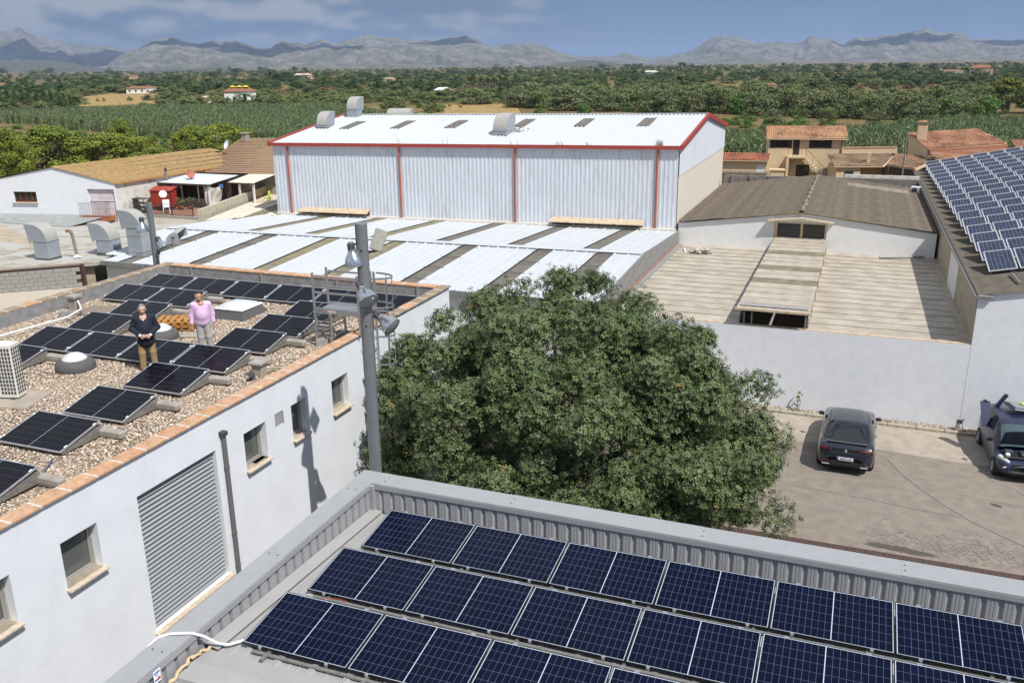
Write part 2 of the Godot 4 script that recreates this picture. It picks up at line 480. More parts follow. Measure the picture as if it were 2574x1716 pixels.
func sky_picture() -> ImageTexture:
	var w := 1536
	var h := 768
	var im := Image.create(w, h, false, Image.FORMAT_RGBF)
	im.fill(Color(0.2, 0.19, 0.17))
	var f := FastNoiseLite.new()
	f.seed = 5
	f.frequency = 0.055
	f.fractal_octaves = 5
	var g := FastNoiseLite.new()
	g.seed = 9
	g.frequency = 0.016
	g.fractal_octaves = 3
	for y in h / 2 + 6:
		var el := 90.0 - (y + 0.5) * 180.0 / h
		var base := Color(0.17, 0.26, 0.40).lerp(Color(0.10, 0.21, 0.45), pow(clampf(el / 80.0, 0.0, 1.0), 0.6))
		base = Color(0.20, 0.29, 0.415).lerp(base, clampf(el / 3.0, 0.0, 1.0))
		var up := 26.0 / (maxf(sin(deg_to_rad(el)), 0.0) + 0.14)
		for x in w:
			var az := wrapf((x + 0.5) * 360.0 / w, -180.0, 180.0)
			var a := deg_to_rad(az)
			var px := sin(a) * up
			var pz := -cos(a) * up
			var big := g.get_noise_3d(px * 0.9, el * 0.6, pz * 0.9)
			var n := f.get_noise_3d(px + 40.0, el * 5.0, pz)
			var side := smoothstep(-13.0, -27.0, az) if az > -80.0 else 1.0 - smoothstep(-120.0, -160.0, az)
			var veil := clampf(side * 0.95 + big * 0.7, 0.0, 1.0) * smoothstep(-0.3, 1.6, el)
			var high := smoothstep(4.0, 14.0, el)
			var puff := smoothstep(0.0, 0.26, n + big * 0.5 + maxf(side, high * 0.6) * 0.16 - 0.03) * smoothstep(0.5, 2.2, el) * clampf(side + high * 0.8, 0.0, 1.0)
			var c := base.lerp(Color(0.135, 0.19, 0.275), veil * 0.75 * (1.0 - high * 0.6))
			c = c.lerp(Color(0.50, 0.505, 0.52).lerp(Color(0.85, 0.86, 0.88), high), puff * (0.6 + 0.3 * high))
			im.set_pixel(x, y, c)
	return ImageTexture.create_from_image(im)
func land_height(r: float) -> float:
	return lerpf(-0.35, -4.5, smoothstep(115.0, 220.0, r))
func make_land() -> void:
	var mb := MB.new()
	var rs := [0.0, 30.0, 70.0, 115.0, 135.0, 160.0, 185.0, 220.0, 300.0, 420.0, 600.0, 900.0, 1400.0, 2400.0, 4000.0, 7000.0, 14000.0, 30000.0]
	var seg := 96
	var at := func(r: float, k: int) -> Vector3: return Vector3(sin(TAU * k / seg) * r, land_height(r), -cos(TAU * k / seg) * r)
	for i in rs.size() - 1:
		for k in seg:
			mb.quad(at.call(rs[i], k), at.call(rs[i], k + 1), at.call(rs[i + 1], k + 1), at.call(rs[i + 1], k))
	M.land = mt(0.23, 0.21, 0.13, 0.95, "field", 0.012)
	struct("ground", mb, M.land)
	M.rock = vmat(0.95)
	M.rock.albedo_texture = T.rock
	M.rock.uv1_triplanar = true
	M.rock.uv1_world_triplanar = true
	M.rock.uv1_scale = Vector3(1.0 / 900.0, 1.0 / 1800.0, 1.0 / 900.0)
	M.scrub = mt(0.14, 0.15, 0.09, 0.95, "rock", 0.0012)
	mountain("mountain", PROFILE_L, 13500.0, 3600.0, 31, M.rock, 0.7)
	mountain("mountain", PROFILE_A, 9500.0, 3000.0, 32, M.rock, 1.0)
	mountain("mountain", PROFILE_B, 11000.0, 3200.0, 33, M.rock, 1.0)
	mountain("hill", PROFILE_H1, 4200.0, 700.0, 34, M.scrub, 0.5)
	mountain("hill", PROFILE_H2, 5200.0, 900.0, 35, M.scrub, 0.5)
	mountain("hill", PROFILE_H3, 7000.0, 1400.0, 36, M.scrub, 0.5)
func mountain(called: String, prof: Array, dist: float, depth: float, seed_: int, m: Material, rough: float) -> void:
	var f := FastNoiseLite.new()
	f.seed = seed_
	f.frequency = 1.0 / 700.0
	f.fractal_type = FastNoiseLite.FRACTAL_RIDGED
	f.fractal_octaves = 5
	var fine := FastNoiseLite.new()
	fine.seed = seed_ + 50
	fine.frequency = 1.0 / 260.0
	fine.fractal_octaves = 4
	var a0: float = prof[0]
	var a1: float = prof[prof.size() - 2]
	var cols := int((a1 - a0) * 13.0)
	var rows := 34
	var pts := []
	var j := 0
	for i in cols + 1:
		var az := a0 + (a1 - a0) * i / cols
		while j < prof.size() - 4 and prof[j + 2] < az:
			j += 2
		var t := clampf((az - prof[j]) / (prof[j + 2] - prof[j]), 0.0, 1.0)
		var el := lerpf(prof[j + 1], prof[j + 3], t * t * (3.0 - 2.0 * t) * 0.5 + t * 0.5)
		var hc := dist * tan(deg_to_rad(el)) + 18.0
		hc += fine.get_noise_2d(az * 260.0, 3.0) * rough * hc * 0.07
		var dir := Vector3(sin(deg_to_rad(az)), 0, -cos(deg_to_rad(az)))
		var col := []
		for k in rows + 1:
			var s := float(k) / rows * 1.35
			var d := dist - depth * (1.0 - s)
			var p := dir * d
			var rise := 0.0
			if s <= 1.0:
				var spur := f.get_noise_2d(deg_to_rad(az) * dist, s * depth * 0.22) * 0.5 + 0.5
				rise = pow(s, 1.9 - 1.35 * spur) * (0.78 + 0.22 * s)
				rise += rough * (0.13 * fine.get_noise_2d(deg_to_rad(az) * dist, s * depth * 0.3) + 0.05 * fine.get_noise_2d(p.x * 3.0, p.z * 3.0)) * (1.0 - s * 0.8) * smoothstep(0.0, 0.3, s)
				rise = minf(rise, d / dist * 0.97) if s < 0.97 else 1.0
			else:
				rise = 1.0 - (s - 1.0) * 2.0
			p.y = -4.5 + maxf(hc, 4.0) * maxf(rise, 0.0)
			col.append(p)
		pts.append(col)
	var mb := MB.new()
	var ids := []
	for i in cols + 1:
		var row := PackedInt32Array()
		for k in rows + 1:
			var p: Vector3 = pts[i][k]
			var du: Vector3 = pts[mini(i + 1, cols)][k] - pts[maxi(i - 1, 0)][k]
			var dv: Vector3 = pts[i][mini(k + 1, rows)] - pts[i][maxi(k - 1, 0)]
			var green := fine.get_noise_2d(p.x * 0.7 + 900.0, p.z * 0.7) + 0.15 - 0.25 * float(k) / rows
			mb.col = Color(0.36, 0.34, 0.315).lerp(Color(0.20, 0.195, 0.13), clampf(green * 2.2 + 0.35, 0.0, 1.0))
			row.append(mb.put(p, du.cross(dv).normalized() * -1.0 if du.cross(dv).y < 0 else du.cross(dv).normalized()))
		ids.append(row)
	for i in cols:
		for k in rows:
			var a: int = ids[i][k]
			var b: int = ids[i + 1][k]
			var d: int = ids[i + 1][k + 1]
			var e: int = ids[i][k + 1]
			mb.ix.append_array([a, d, b, a, e, d])
	struct(called, mb, m)
func cell_picture(cols: int, rows: int, halves: int, cell: Color, line: Color, faint: float) -> ImageTexture:
	var w := 1024
	var h := 672
	var im := Image.create(w, h, false, Image.FORMAT_RGB8)
	im.fill(line)
	var mx := 6.0
	var my := 6.0
	var mid := 7.0
	var cw := (w - 2 * mx - (halves - 1) * mid) / (cols * halves)
	var ch := (h - 2 * my) / rows
	var r := RandomNumberGenerator.new()
	r.seed = 77
	for hf in halves:
		for i in cols:
			for k in rows:
				var x0 := mx + hf * (cols * cw + mid) + i * cw
				var y0 := my + k * ch
				var t := r.randf_range(0.9, 1.12)
				var cc := Color(cell.r * t, cell.g * t, cell.b * t)
				im.fill_rect(Rect2i(int(x0), int(y0), ceili(cw), ceili(ch)), line.lerp(cc, faint))
				im.fill_rect(Rect2i(int(x0) + 2, int(y0) + 2, int(cw) - 2, int(ch) - 3), cc)
				for b in 3:
					im.fill_rect(Rect2i(int(x0) + 2, int(y0 + ch * (b + 1) / 4.0), int(cw) - 2, 1), cc.lerp(line, 0.10))
	return ImageTexture.create_from_image(im)
func module_glass(tex: Texture2D, tint: Color) -> StandardMaterial3D:
	var m := StandardMaterial3D.new()
	m.albedo_color = tint
	m.albedo_texture = tex
	m.roughness = 0.14
	m.metallic_specular = 0.2
	return m
func module_meshes() -> void:
	var fr := MB.new()
	var w := 1.722
	var l := 1.134
	var t := 0.035
	var b := 0.012
	for q in [[Vector3(w / 2, -t / 2, -b / 2), Vector3(w, t, b)], [Vector3(w / 2, -t / 2, -l + b / 2), Vector3(w, t, b)], [Vector3(b / 2, -t / 2, -l / 2), Vector3(b, t, l - 2 * b)], [Vector3(w - b / 2, -t / 2, -l / 2), Vector3(b, t, l - 2 * b)]]:
		fr.box(q[0], q[1])
	T.module_frame = fr.mesh()
	var gl := MB.new()
	gl.quad(Vector3(b, -0.003, -b), Vector3(w - b, -0.003, -b), Vector3(w - b, -0.003, -l + b), Vector3(b, -0.003, -l + b))
	gl.quad(Vector3(b, -0.010, -l + b), Vector3(w - b, -0.010, -l + b), Vector3(w - b, -0.010, -b), Vector3(b, -0.010, -b), Vector2(0.001, 0.001), Vector2(0.002, 0.002))
	T.module_glass = gl.mesh()
	var cl := MB.new()
	cl.cbox(Vector3(0, 0.004, 0), Vector3(0.07, 0.012, 0.03), 0.003)
	T.clamp_top = cl.mesh()
	var ft := MB.new()
	ft.cbox(Vector3(0, 0.004, 0), Vector3(0.055, 0.012, 0.035), 0.003)
	ft.box(Vector3(0, -0.03, 0.022), Vector3(0.05, 0.07, 0.006))
	ft.box(Vector3(-0.018, -0.085, 0.035), Vector3(0.008, 0.06, 0.03))
	ft.box(Vector3(0.018, -0.085, 0.035), Vector3(0.008, 0.06, 0.03))
	ft.rod(Vector3(0, -0.02, 0.022), Vector3(0, -0.02, 0.04), 0.008, 6)
	ft.box(Vector3(0, -0.118, 0.035), Vector3(0.06, 0.008, 0.06))
	T.clamp_foot = ft.mesh()
	var cells := cell_picture(9, 6, 2, Color(0.03, 0.055, 0.14), Color(0.74, 0.77, 0.80), 0.55)
	var cells_b := cell_picture(9, 6, 2, Color(0.05, 0.05, 0.08), Color(0.62, 0.64, 0.67), 0.6)
	M.module_blue = module_glass(cells, Color(1, 1, 1))
	M.module_black = module_glass(cells_b, Color(1, 1, 1))
	M.module_frame = mt(0.025, 0.026, 0.028, 0.4, "", 1.0, 0.3)
	M.module_edge = mt(0.55, 0.57, 0.58, 0.35, "", 1.0, 0.6)
func solar_panel(at: Vector3, tilt: float, glass: Material, frame: Material, label: String, group: String) -> Node3D:
	var t := thing("photovoltaic_module", label, "solar panel", at, 0.0, group)
	t.rotation.x = tilt
	obj("frame", T.module_frame, frame, t)
	obj("cells", T.module_glass, glass, t)
	return t
const RIB := [Vector2(0.0, 0.0), Vector2(0.62, 0.0), Vector2(0.72, 1.0), Vector2(0.90, 1.0), Vector2(1.0, 0.0)]
func rib(h: float) -> Array:
	return RIB.map(func(q): return Vector2(q.x, q.y * h))
func near_y(z: float) -> float:
	return 5.25 + (z + 13.4) * 0.0443
func make_near_roof() -> void:
	var b := thing("metal_roof_building", "low grey building with ribbed metal roof and parapet in the foreground", "building")
	var x := -8.12
	while x < 7.0:
		var st := MB.new()
		var d := Vector3(0, near_y(-8.2) - near_y(-13.4), 5.2)
		st.sheet(Vector3(x, near_y(-13.4), -13.4), Vector3.RIGHT, d, 1.12, [Vector2(0, 0.03), Vector2(0.03, 0.03), Vector2(0.06, 0), Vector2(0.16, 0), Vector2(0.17, 0.008), Vector2(0.19, 0.008), Vector2(0.2, 0), Vector2(0.30, 0), Vector2(0.31, 0.008), Vector2(0.33, 0.008), Vector2(0.34, 0), Vector2(0.44, 0), Vector2(0.47, 0.035), Vector2(0.53, 0.035), Vector2(0.56, 0), Vector2(0.7, 0), Vector2(0.71, 0.008), Vector2(0.73, 0.008), Vector2(0.74, 0), Vector2(0.94, 0), Vector2(0.97, 0.035), Vector2(1.0, 0.035)], 1.12)
		obj("roof_sheet", st, M.grey_roof, b)
		var s2 := MB.new()
		s2.sheet(Vector3(x, near_y(-8.2), -8.2), Vector3.RIGHT, Vector3(0, -0.3, 6.0), 1.12, [Vector2(0, 0.035), Vector2(0.03, 0.035), Vector2(0.06, 0), Vector2(0.44, 0), Vector2(0.47, 0.035), Vector2(0.53, 0.035), Vector2(0.56, 0), Vector2(0.94, 0), Vector2(0.97, 0.035), Vector2(1.0, 0.035)], 1.12)
		obj("roof_sheet", s2, M.grey_roof, b)
		x += 1.12
	var deck := MB.new()
	deck.slab([Vector3(-8.3, near_y(-13.6) - 0.05, -13.6), Vector3(-8.3, near_y(-8.2) - 0.05, -8.2), Vector3(7, near_y(-8.2) - 0.05, -8.2), Vector3(7, near_y(-13.6) - 0.05, -13.6)], 0.3)
	deck.slab([Vector3(-8.3, near_y(-8.2) - 0.05, -8.2), Vector3(-8.3, near_y(-8.2) - 0.36, -2.2), Vector3(7, near_y(-8.2) - 0.36, -2.2), Vector3(7, near_y(-8.2) - 0.05, -8.2)], 0.3)
	obj("roof_deck", deck, M.dark, b)
	var left := MB.new()
	left.sheet(Vector3(-8.15, 5.05, -2.2), Vector3(0, 0, -1), Vector3(0, 0.75, 0), 11.2, [Vector2(0, 0), Vector2(0.14, 0), Vector2(0.16, -0.006), Vector2(0.2, -0.006), Vector2(0.22, 0), Vector2(0.36, 0), Vector2(0.38, -0.006), Vector2(0.42, -0.006), Vector2(0.44, 0), Vector2(0.6, 0), Vector2(0.66, -0.05), Vector2(0.9, -0.05), Vector2(0.96, 0), Vector2(1.0, 0)], 0.235, Vector3(1, 0, 0))
	obj("parapet_cladding", left, M.grey_metal, b)
	var back := MB.new()
	back.sheet(Vector3(-8.12, 5.05, -13.42), Vector3.RIGHT, Vector3(0, 0.75, 0), 15.2, [Vector2(0, 0), Vector2(0.14, 0), Vector2(0.16, -0.006), Vector2(0.2, -0.006), Vector2(0.22, 0), Vector2(0.36, 0), Vector2(0.38, -0.006), Vector2(0.42, -0.006), Vector2(0.44, 0), Vector2(0.6, 0), Vector2(0.7, -0.032), Vector2(0.9, -0.032), Vector2(1.0, 0)], 0.235, Vector3(0, 0, 1))
	obj("parapet_cladding", back, M.grey_metal, b)
	var fl := MB.new()
	fl.box(Vector3(-8.11, 5.45, -13.37), Vector3(0.1, 0.78, 0.1))
	obj("corner_flashing", fl, M.grey_metal, b)
	var ff := MB.new()
	ff.slab([Vector3(-8.14, near_y(-13.4) + 0.10, -13.4), Vector3(-8.14, near_y(-8.6) + 0.10, -8.6), Vector3(-7.93, near_y(-8.6) + 0.05, -8.6), Vector3(-7.93, near_y(-13.4) + 0.05, -13.4)], 0.01)
	obj("foot_flashing", ff, M.grey_roof, b)
	var zs := [-13.88, -13.1, -10.62, -7.95, -5.0, -2.2]
	for i in zs.size() - 1:
		var cp := MB.new()
		var lap := 0.003 * (i % 2)
		cp.cbox(Vector3(-8.335, 5.855 + lap, (zs[i] + zs[i + 1]) * 0.5 + (0.22 if i == 0 else 0.0)), Vector3(0.40, 0.03, zs[i + 1] - zs[i] - (0.44 if i == 0 else -0.03)), 0.006)
		cp.box(Vector3(-8.13, 5.80, (zs[i] + zs[i + 1]) * 0.5 + (0.2 if i == 0 else 0.0)), Vector3(0.012, 0.09, zs[i + 1] - zs[i] - (0.4 if i == 0 else 0.0)))
		cp.box(Vector3(-8.535, 5.76, (zs[i] + zs[i + 1]) * 0.5), Vector3(0.012, 0.2, zs[i + 1] - zs[i]))
		obj("capping", cp, M.grey_metal, b)
		if i > 0:
			for k in 2:
				var sc := MB.new()
				sc.lathe(Vector3(-8.42 + 0.16 * k, 5.874 + lap, zs[i] + 0.05), [Vector2(0.013, 0), Vector2(0.011, 0.007), Vector2(0, 0.009)], 8)
				obj("screw", sc, M.dark, b)
	var xs := [-8.54, -7.95, -5.35, -1.9, 1.25, 4.4, 7.2]
	for i in xs.size() - 1:
		var cp := MB.new()
		var lap := 0.003 * ((i + 1) % 2)
		cp.cbox(Vector3((xs[i] + xs[i + 1]) * 0.5, 5.855 + lap, -13.645), Vector3(xs[i + 1] - xs[i] + 0.03, 0.03, 0.47), 0.006)
		cp.box(Vector3((xs[i] + xs[i + 1]) * 0.5 + (0.2 if i == 0 else 0.0), 5.80, -13.405), Vector3(xs[i + 1] - xs[i] - (0.4 if i == 0 else 0.0), 0.09, 0.012))
		cp.box(Vector3((xs[i] + xs[i + 1]) * 0.5, 5.76, -13.882), Vector3(xs[i + 1] - xs[i], 0.2, 0.012))
		obj("capping", cp, M.grey_metal, b)
		if i > 0:
			for k in 2:
				var sc := MB.new()
				sc.lathe(Vector3(xs[i] + 0.04, 5.874 + lap, -13.55 - 0.17 * k), [Vector2(0.013, 0), Vector2(0.011, 0.007), Vector2(0, 0.009)], 8)
				obj("screw", sc, M.dark, b)
	var wall := MB.new()
	wall.box(Vector3(-0.65, 2.78, -13.72), Vector3(15.6, 5.9, 0.26))
	wall.box(Vector3(-8.4, 2.78, -7.9), Vector3(0.24, 5.9, 11.4))
	wall.box(Vector3(-0.5, 2.4, -2.1), Vector3(15.6, 5.0, 0.2))
	wall.box(Vector3(7.2, 2.4, -7.9), Vector3(0.2, 5.0, 11.4))
	obj("wall", wall, M.grey_metal, b)
	var rc := MB.new()
	var rz := -8.2
	var ry := near_y(-8.2)
	rc.slab([Vector3(-8.02, ry + 0.10, rz), Vector3(-8.02, ry + 0.055, rz + 0.32), Vector3(7, ry + 0.055, rz + 0.32), Vector3(7, ry + 0.10, rz)], 0.012)
	rc.slab([Vector3(-8.02, ry + 0.055, rz - 0.34), Vector3(-8.02, ry + 0.10, rz), Vector3(7, ry + 0.10, rz), Vector3(7, ry + 0.055, rz - 0.34)], 0.012)
	rc.slab([Vector3(-8.02, ry + 0.055, rz + 0.32), Vector3(-8.02, ry - 0.04, rz + 0.34), Vector3(7, ry - 0.04, rz + 0.34), Vector3(7, ry + 0.055, rz + 0.32)], 0.01)
	rc.slab([Vector3(-8.02, ry - 0.05, rz - 0.36), Vector3(-8.02, ry + 0.055, rz - 0.34), Vector3(7, ry + 0.055, rz - 0.34), Vector3(7, ry - 0.05, rz - 0.36)], 0.01)
	obj("ridge_cap", rc, M.grey_roof, b)
	var fo := MB.new()
	var fp := PackedVector3Array()
	var fr := PackedFloat32Array()
	for i in 26:
		var t := i / 25.0
		fp.append(Vector3(-8.08 + 0.02 * sin(t * 23.0), ry + 0.02 + 0.10 * (1.0 - absf(t - 0.5) * 2.0) + 0.012 * sin(t * 40.0), rz - 0.42 + 0.84 * t))
		fr.append(0.026 + 0.006 * sin(i * 1.9) + 0.005 * sin(i * 4.7))
	fo.tube(fp, fr, 9)
	obj("foam_seal", fo, M.foam, b)
	var starts := [[-7.54, 5.58, -13.08, 7], [-7.60, 5.65, -11.50, 7], [-7.66, 5.72, -9.93, 7]]
	var what := ["in the row beside the long parapet", "in the middle row", "in the row at the picture's bottom"]
	var tilt := asin(0.149 / 1.134)
	for r in 3:
		for k in 7:
			var s: Array = starts[r]
			if r == 2 and k > 4:
				continue
			var low := Vector3(s[0] + 1.742 * k, s[1] - 0.149, s[2] + 1.134 * cos(tilt))
			var p := solar_panel(low, tilt, M.module_blue, M.module_frame, "blue solar panel on grey roof %s, %s from left" % [what[r], ordinal(k)], "solar panels on the grey metal roof")
			for e in [0.32, 1.42]:
				var f := obj("clamp", T.clamp_foot, M.alu, p)
				f.position = Vector3(e, 0, 0.004)
				var g := obj("clamp", T.clamp_top, M.alu, p)
				g.position = Vector3(e, 0, -1.136)
		var fr2 := thing("mounting_frame", "aluminium mounting frame under the panels %s" % what[r], "frame", Vector3.ZERO, 0.0, "mounting frames of the grey roof")
		for q in [-0.10, -1.0]:
			var rl := MB.new()
			var zz: float = starts[r][2] + 1.124 + q + 0.16
			var yy := near_y(zz) + 0.055
			rl.cbox(Vector3(-0.35, yy, zz), Vector3(14.2, 0.035, 0.045), 0.004)
			obj("rail", rl, M.alu_dull, fr2)
		for q in 9:
			var br := MB.new()
			var zz: float = starts[r][2] + 1.124 - 0.55
			br.box(Vector3(-7.2 + q * 1.6, near_y(zz) + 0.05, zz), Vector3(0.05, 0.035, 1.5), Basis(Vector3.RIGHT, -0.044))
			obj("batten", br, M.alu_dull, fr2)
	var cb := MB.new()
	var cur := Curve3D.new()
	for q in [[Vector3(-8.62, 5.78, -8.02), Vector3(0.05, 0.10, -0.1)], [Vector3(-8.42, 5.895, -8.24), Vector3(0.12, 0.01, -0.05)], [Vector3(-8.14, 5.895, -8.36), Vector3(0.07, 0, -0.04)], [Vector3(-7.95, 5.60, -8.62), Vector3(0.1, -0.1, -0.06)], [Vector3(-7.72, 5.53, -8.86), Vector3(0.12, 0.0, -0.1)], [Vector3(-7.45, 5.55, -9.15), Vector3(0.1, 0.02, -0.12)]]:
		cur.add_point(q[0], -q[1], q[1])
	var pts := PackedVector3Array()
	for i in 41:
		pts.append(cur.sample_baked(cur.get_baked_length() * i / 40.0))
	cb.tube(pts, PackedFloat32Array([0.02]), 10)
	tag(obj("conduit", cb, M.white_plastic), "white corrugated conduit lying over the grey parapet capping", "conduit")
	for q in [[M.red_trim, "red", 0.0], [M.black, "black", 0.5]]:
		var rb := MB.new()
		var rp := PackedVector3Array()
		for i in 14:
			var t := i / 13.0
			rp.append(Vector3(-7.3 + q[2] * 3.0 + 0.9 * t, near_y(-10.2) + 0.05 + 0.03 * sin(t * 5.0), -10.28 - 0.07 * sin(t * 4.0 + q[2])))
		rb.tube(rp, PackedFloat32Array([0.007]), 6)
		tag(obj("cable", rb, q[0]), "loose %s cable under the low edge of the middle panel row" % q[1], "cable")
	var sg := thing("notice", "small white notice with blue and red print on the ribbed parapet", "notice", Vector3(-8.112, 5.73, -7.62), PI / 2)
	var pl := MB.new()
	pl.cbox(Vector3(0, 0, 0), Vector3(0.13, 0.19, 0.004), 0.001)
	obj("plate", pl, M.white_plastic, sg)
	var bl := MB.new()
	bl.box(Vector3(0, 0.055, 0.0032), Vector3(0.11, 0.022, 0.001))
	bl.box(Vector3(-0.025, -0.05, 0.0032), Vector3(0.05, 0.03, 0.001))
	for i in 3:
		bl.box(Vector3(-0.005, 0.028 - 0.014 * i, 0.0032), Vector3(0.06 - 0.012 * i, 0.005, 0.001))
	obj("print", bl, mt(0.03, 0.12, 0.45, 0.5), sg)
	var rd := MB.new()
	rd.box(Vector3(0.028, -0.045, 0.0032), Vector3(0.05, 0.045, 0.001))
	rd.box(Vector3(0, 0.08, 0.0032), Vector3(0.05, 0.006, 0.001))
	obj("print", rd, mt(0.5, 0.05, 0.05, 0.5), sg)
func pierced(mb: MB, o: Vector3, u: Vector3, nrm: Vector3, lu: float, y0: float, y1: float, holes: Array, depth: float) -> void:
	var us := [0.0, lu]
	var ys := [y0, y1]
	for h in holes:
		us.append_array([h[0], h[2]])
		ys.append_array([h[1], h[3]])
	us.sort()
	ys.sort()
	var at := func(a: float, b: float, d: float) -> Vector3: return o + u * a + Vector3(0, b - o.y, 0) - nrm * d
	var flip := u.cross(Vector3.UP).dot(nrm) < 0
	var q := func(a: Vector3, b: Vector3, c: Vector3, d: Vector3) -> void:
		if flip:
			mb.quad(b, a, d, c)
		else:
			mb.quad(a, b, c, d)
	for i in us.size() - 1:
		for k in ys.size() - 1:
			if us[i + 1] - us[i] < 1e-4 or ys[k + 1] - ys[k] < 1e-4:
				continue
			var cu: float = (us[i] + us[i + 1]) * 0.5
			var cy: float = (ys[k] + ys[k + 1]) * 0.5
			var open := false
			for h in holes:
				if cu > h[0] and cu < h[2] and cy > h[1] and cy < h[3]:
					open = true
			if not open:
				q.call(at.call(us[i], ys[k], 0.0), at.call(us[i + 1], ys[k], 0.0), at.call(us[i + 1], ys[k + 1], 0.0), at.call(us[i], ys[k + 1], 0.0))
	for h in holes:
		q.call(at.call(h[0], h[1], 0.0), at.call(h[0], h[1], depth), at.call(h[0], h[3], depth), at.call(h[0], h[3], 0.0))
		q.call(at.call(h[2], h[1], depth), at.call(h[2], h[1], 0.0), at.call(h[2], h[3], 0.0), at.call(h[2], h[3], depth))
		q.call(at.call(h[0], h[3], depth), at.call(h[2], h[3], depth), at.call(h[2], h[3], 0.0), at.call(h[0], h[3], 0.0))
		q.call(at.call(h[0], h[1], 0.0), at.call(h[2], h[1], 0.0), at.call(h[2], h[1], depth), at.call(h[0], h[1], depth))
const GRAVEL := 6.08
func make_white_building() -> void:
	var b := thing("white_building", "white rendered building with gravel roof, small windows and large louvred opening", "building")
	var X := -12.3
	var wins := [[-8.06, -8.88], [-9.90, -10.72], [-14.97, -15.78], [-16.80, -17.42], [-18.62, -19.42]]
	var holes := []
	for w in wins:
		holes.append([-w[0] - 3.0, 4.74, -w[1] - 3.0, 5.64])
	holes.append([11.72 - 3.0, 2.66, 14.02 - 3.0, 5.66])
	holes.append([16.14 - 3.0, 5.33, 16.48 - 3.0, 5.66])
	var wall := MB.new()
	pierced(wall, Vector3(X, 0, -3.0), Vector3(0, 0, -1), Vector3(1, 0, 0), 22.95, -0.2, 6.46, holes, 0.26)
	wall.quad(Vector3(X, -0.2, -25.95), Vector3(-23.95, -0.2, -25.95), Vector3(-23.95, 6.46, -25.95), Vector3(X, 6.46, -25.95))
	wall.quad(Vector3(-23.95, -0.2, -25.95), Vector3(-23.95, -0.2, -3), Vector3(-23.95, 6.46, -3), Vector3(-23.95, 6.46, -25.95))
	wall.quad(Vector3(-23.95, -0.2, -3), Vector3(X, -0.2, -3), Vector3(X, 6.46, -3), Vector3(-23.95, 6.46, -3))
	obj("wall", wall, M.white_wall, b)
	var inn := MB.new()
	inn.box(Vector3(-12.55, 6.26, -14.4), Vector3(0.08, 0.4, 22.9))
	inn.box(Vector3(-23.68, 6.26, -14.4), Vector3(0.08, 0.4, 22.9))
	inn.box(Vector3(-18.1, 6.26, -25.68), Vector3(11.2, 0.4, 0.08))
	for i in 4:
		inn.box(Vector3(-22.6 + i * 3.1, 6.27, -25.62), Vector3(0.05, 0.38, 0.06))
	obj("parapet_lining", inn, M.grey_line, b)
	var rooms := MB.new()
	rooms.box(Vector3(-15.3, 2.95, -14.5), Vector3(5.4, 5.7, 22.6))
	obj("interior", rooms, M.block, b)
	for w in wins:
		var zc: float = (w[0] + w[1]) * 0.5
		var ww: float = w[0] - w[1]
		var win := MB.new()
		var xx := X - 0.2
		var ft := 0.045
		win.cbox(Vector3(xx, 4.74 + ft * 0.5, zc), Vector3(0.06, ft, ww), 0.006)
		win.cbox(Vector3(xx, 5.64 - ft * 0.5, zc), Vector3(0.06, ft, ww), 0.006)
		for sd in [-1, 1]:
			win.cbox(Vector3(xx, 5.19, zc + sd * (ww - ft) * 0.5), Vector3(0.06, 0.9 - 2 * ft, ft), 0.006)
		for sd in [-1, 1]:
			win.cbox(Vector3(xx - 0.012, 5.19, zc + sd * (ww * 0.5 - ft - 0.02)), Vector3(0.05, 0.9 - 2 * ft, 0.04), 0.006)
		win.cbox(Vector3(xx - 0.012, 4.74 + ft + 0.02, zc), Vector3(0.05, 0.04, ww - 2 * ft - 0.08), 0.006)
		win.cbox(Vector3(xx - 0.012, 5.64 - ft - 0.02, zc), Vector3(0.05, 0.04, ww - 2 * ft - 0.08), 0.006)
		var wo := obj("window", win, M.frame_alu, b)
		var gl := MB.new()
		gl.box(Vector3(xx - 0.02, 5.19, zc), Vector3(0.008, 0.74, ww - 0.16))
		obj("pane", gl, M.pane_grey, wo)
		var sill := MB.new()
		sill.cbox(Vector3(X - 0.06, 4.715, zc), Vector3(0.34, 0.05, ww + 0.06), 0.008)
		obj("sill", sill, M.stone_sill, b)
	var lf := MB.new()
	lf.box(Vector3(X - 0.12, 5.63, -12.87), Vector3(0.1, 0.05, 2.28))
	for zz in [-12.0, -12.87, -13.74]:
		lf.box(Vector3(X - 0.2, 4.16, zz), Vector3(0.03, 2.98, 0.05))
	var lv := obj("louvre", lf, M.galv, b)
	for i in 29:
		var sl := MB.new()
		var y := 2.74 + i * 0.1
		sl.xf = Transform3D(Basis(Vector3(0, 0, 1), deg_to_rad(-42.0)), Vector3(X - 0.115, y, -12.87))
		sl.cbox(Vector3.ZERO, Vector3(0.10, 0.006, 2.26), 0.002)
		sl.box(Vector3(0.052, -0.008, 0), Vector3(0.006, 0.02, 2.26))
		obj("slat", sl, M.louvre, lv)
	var ls := MB.new()
	ls.cbox(Vector3(X - 0.06, 2.62, -12.87), Vector3(0.34, 0.06, 2.4), 0.008)
	obj("sill", ls, M.stone_sill, b)
	var gb := MB.new()
	for i in 8:
		gb.box(Vector3(X - 0.03, 5.36 + i * 0.04, -16.31), Vector3(0.04, 0.012, 0.32), Basis(Vector3(0, 0, 1), -0.6))
	gb.box(Vector3(X - 0.02, 5.495, -16.15), Vector3(0.05, 0.33, 0.015))
	gb.box(Vector3(X - 0.02, 5.495, -16.47), Vector3(0.05, 0.33, 0.015))
	obj("vent_grille", gb, M.grey_metal, b)
	var dp := MB.new()
	dp.rod(Vector3(X + 0.07, 5.92, -14.24), Vector3(X + 0.07, 0.0, -14.24), 0.05, 12)
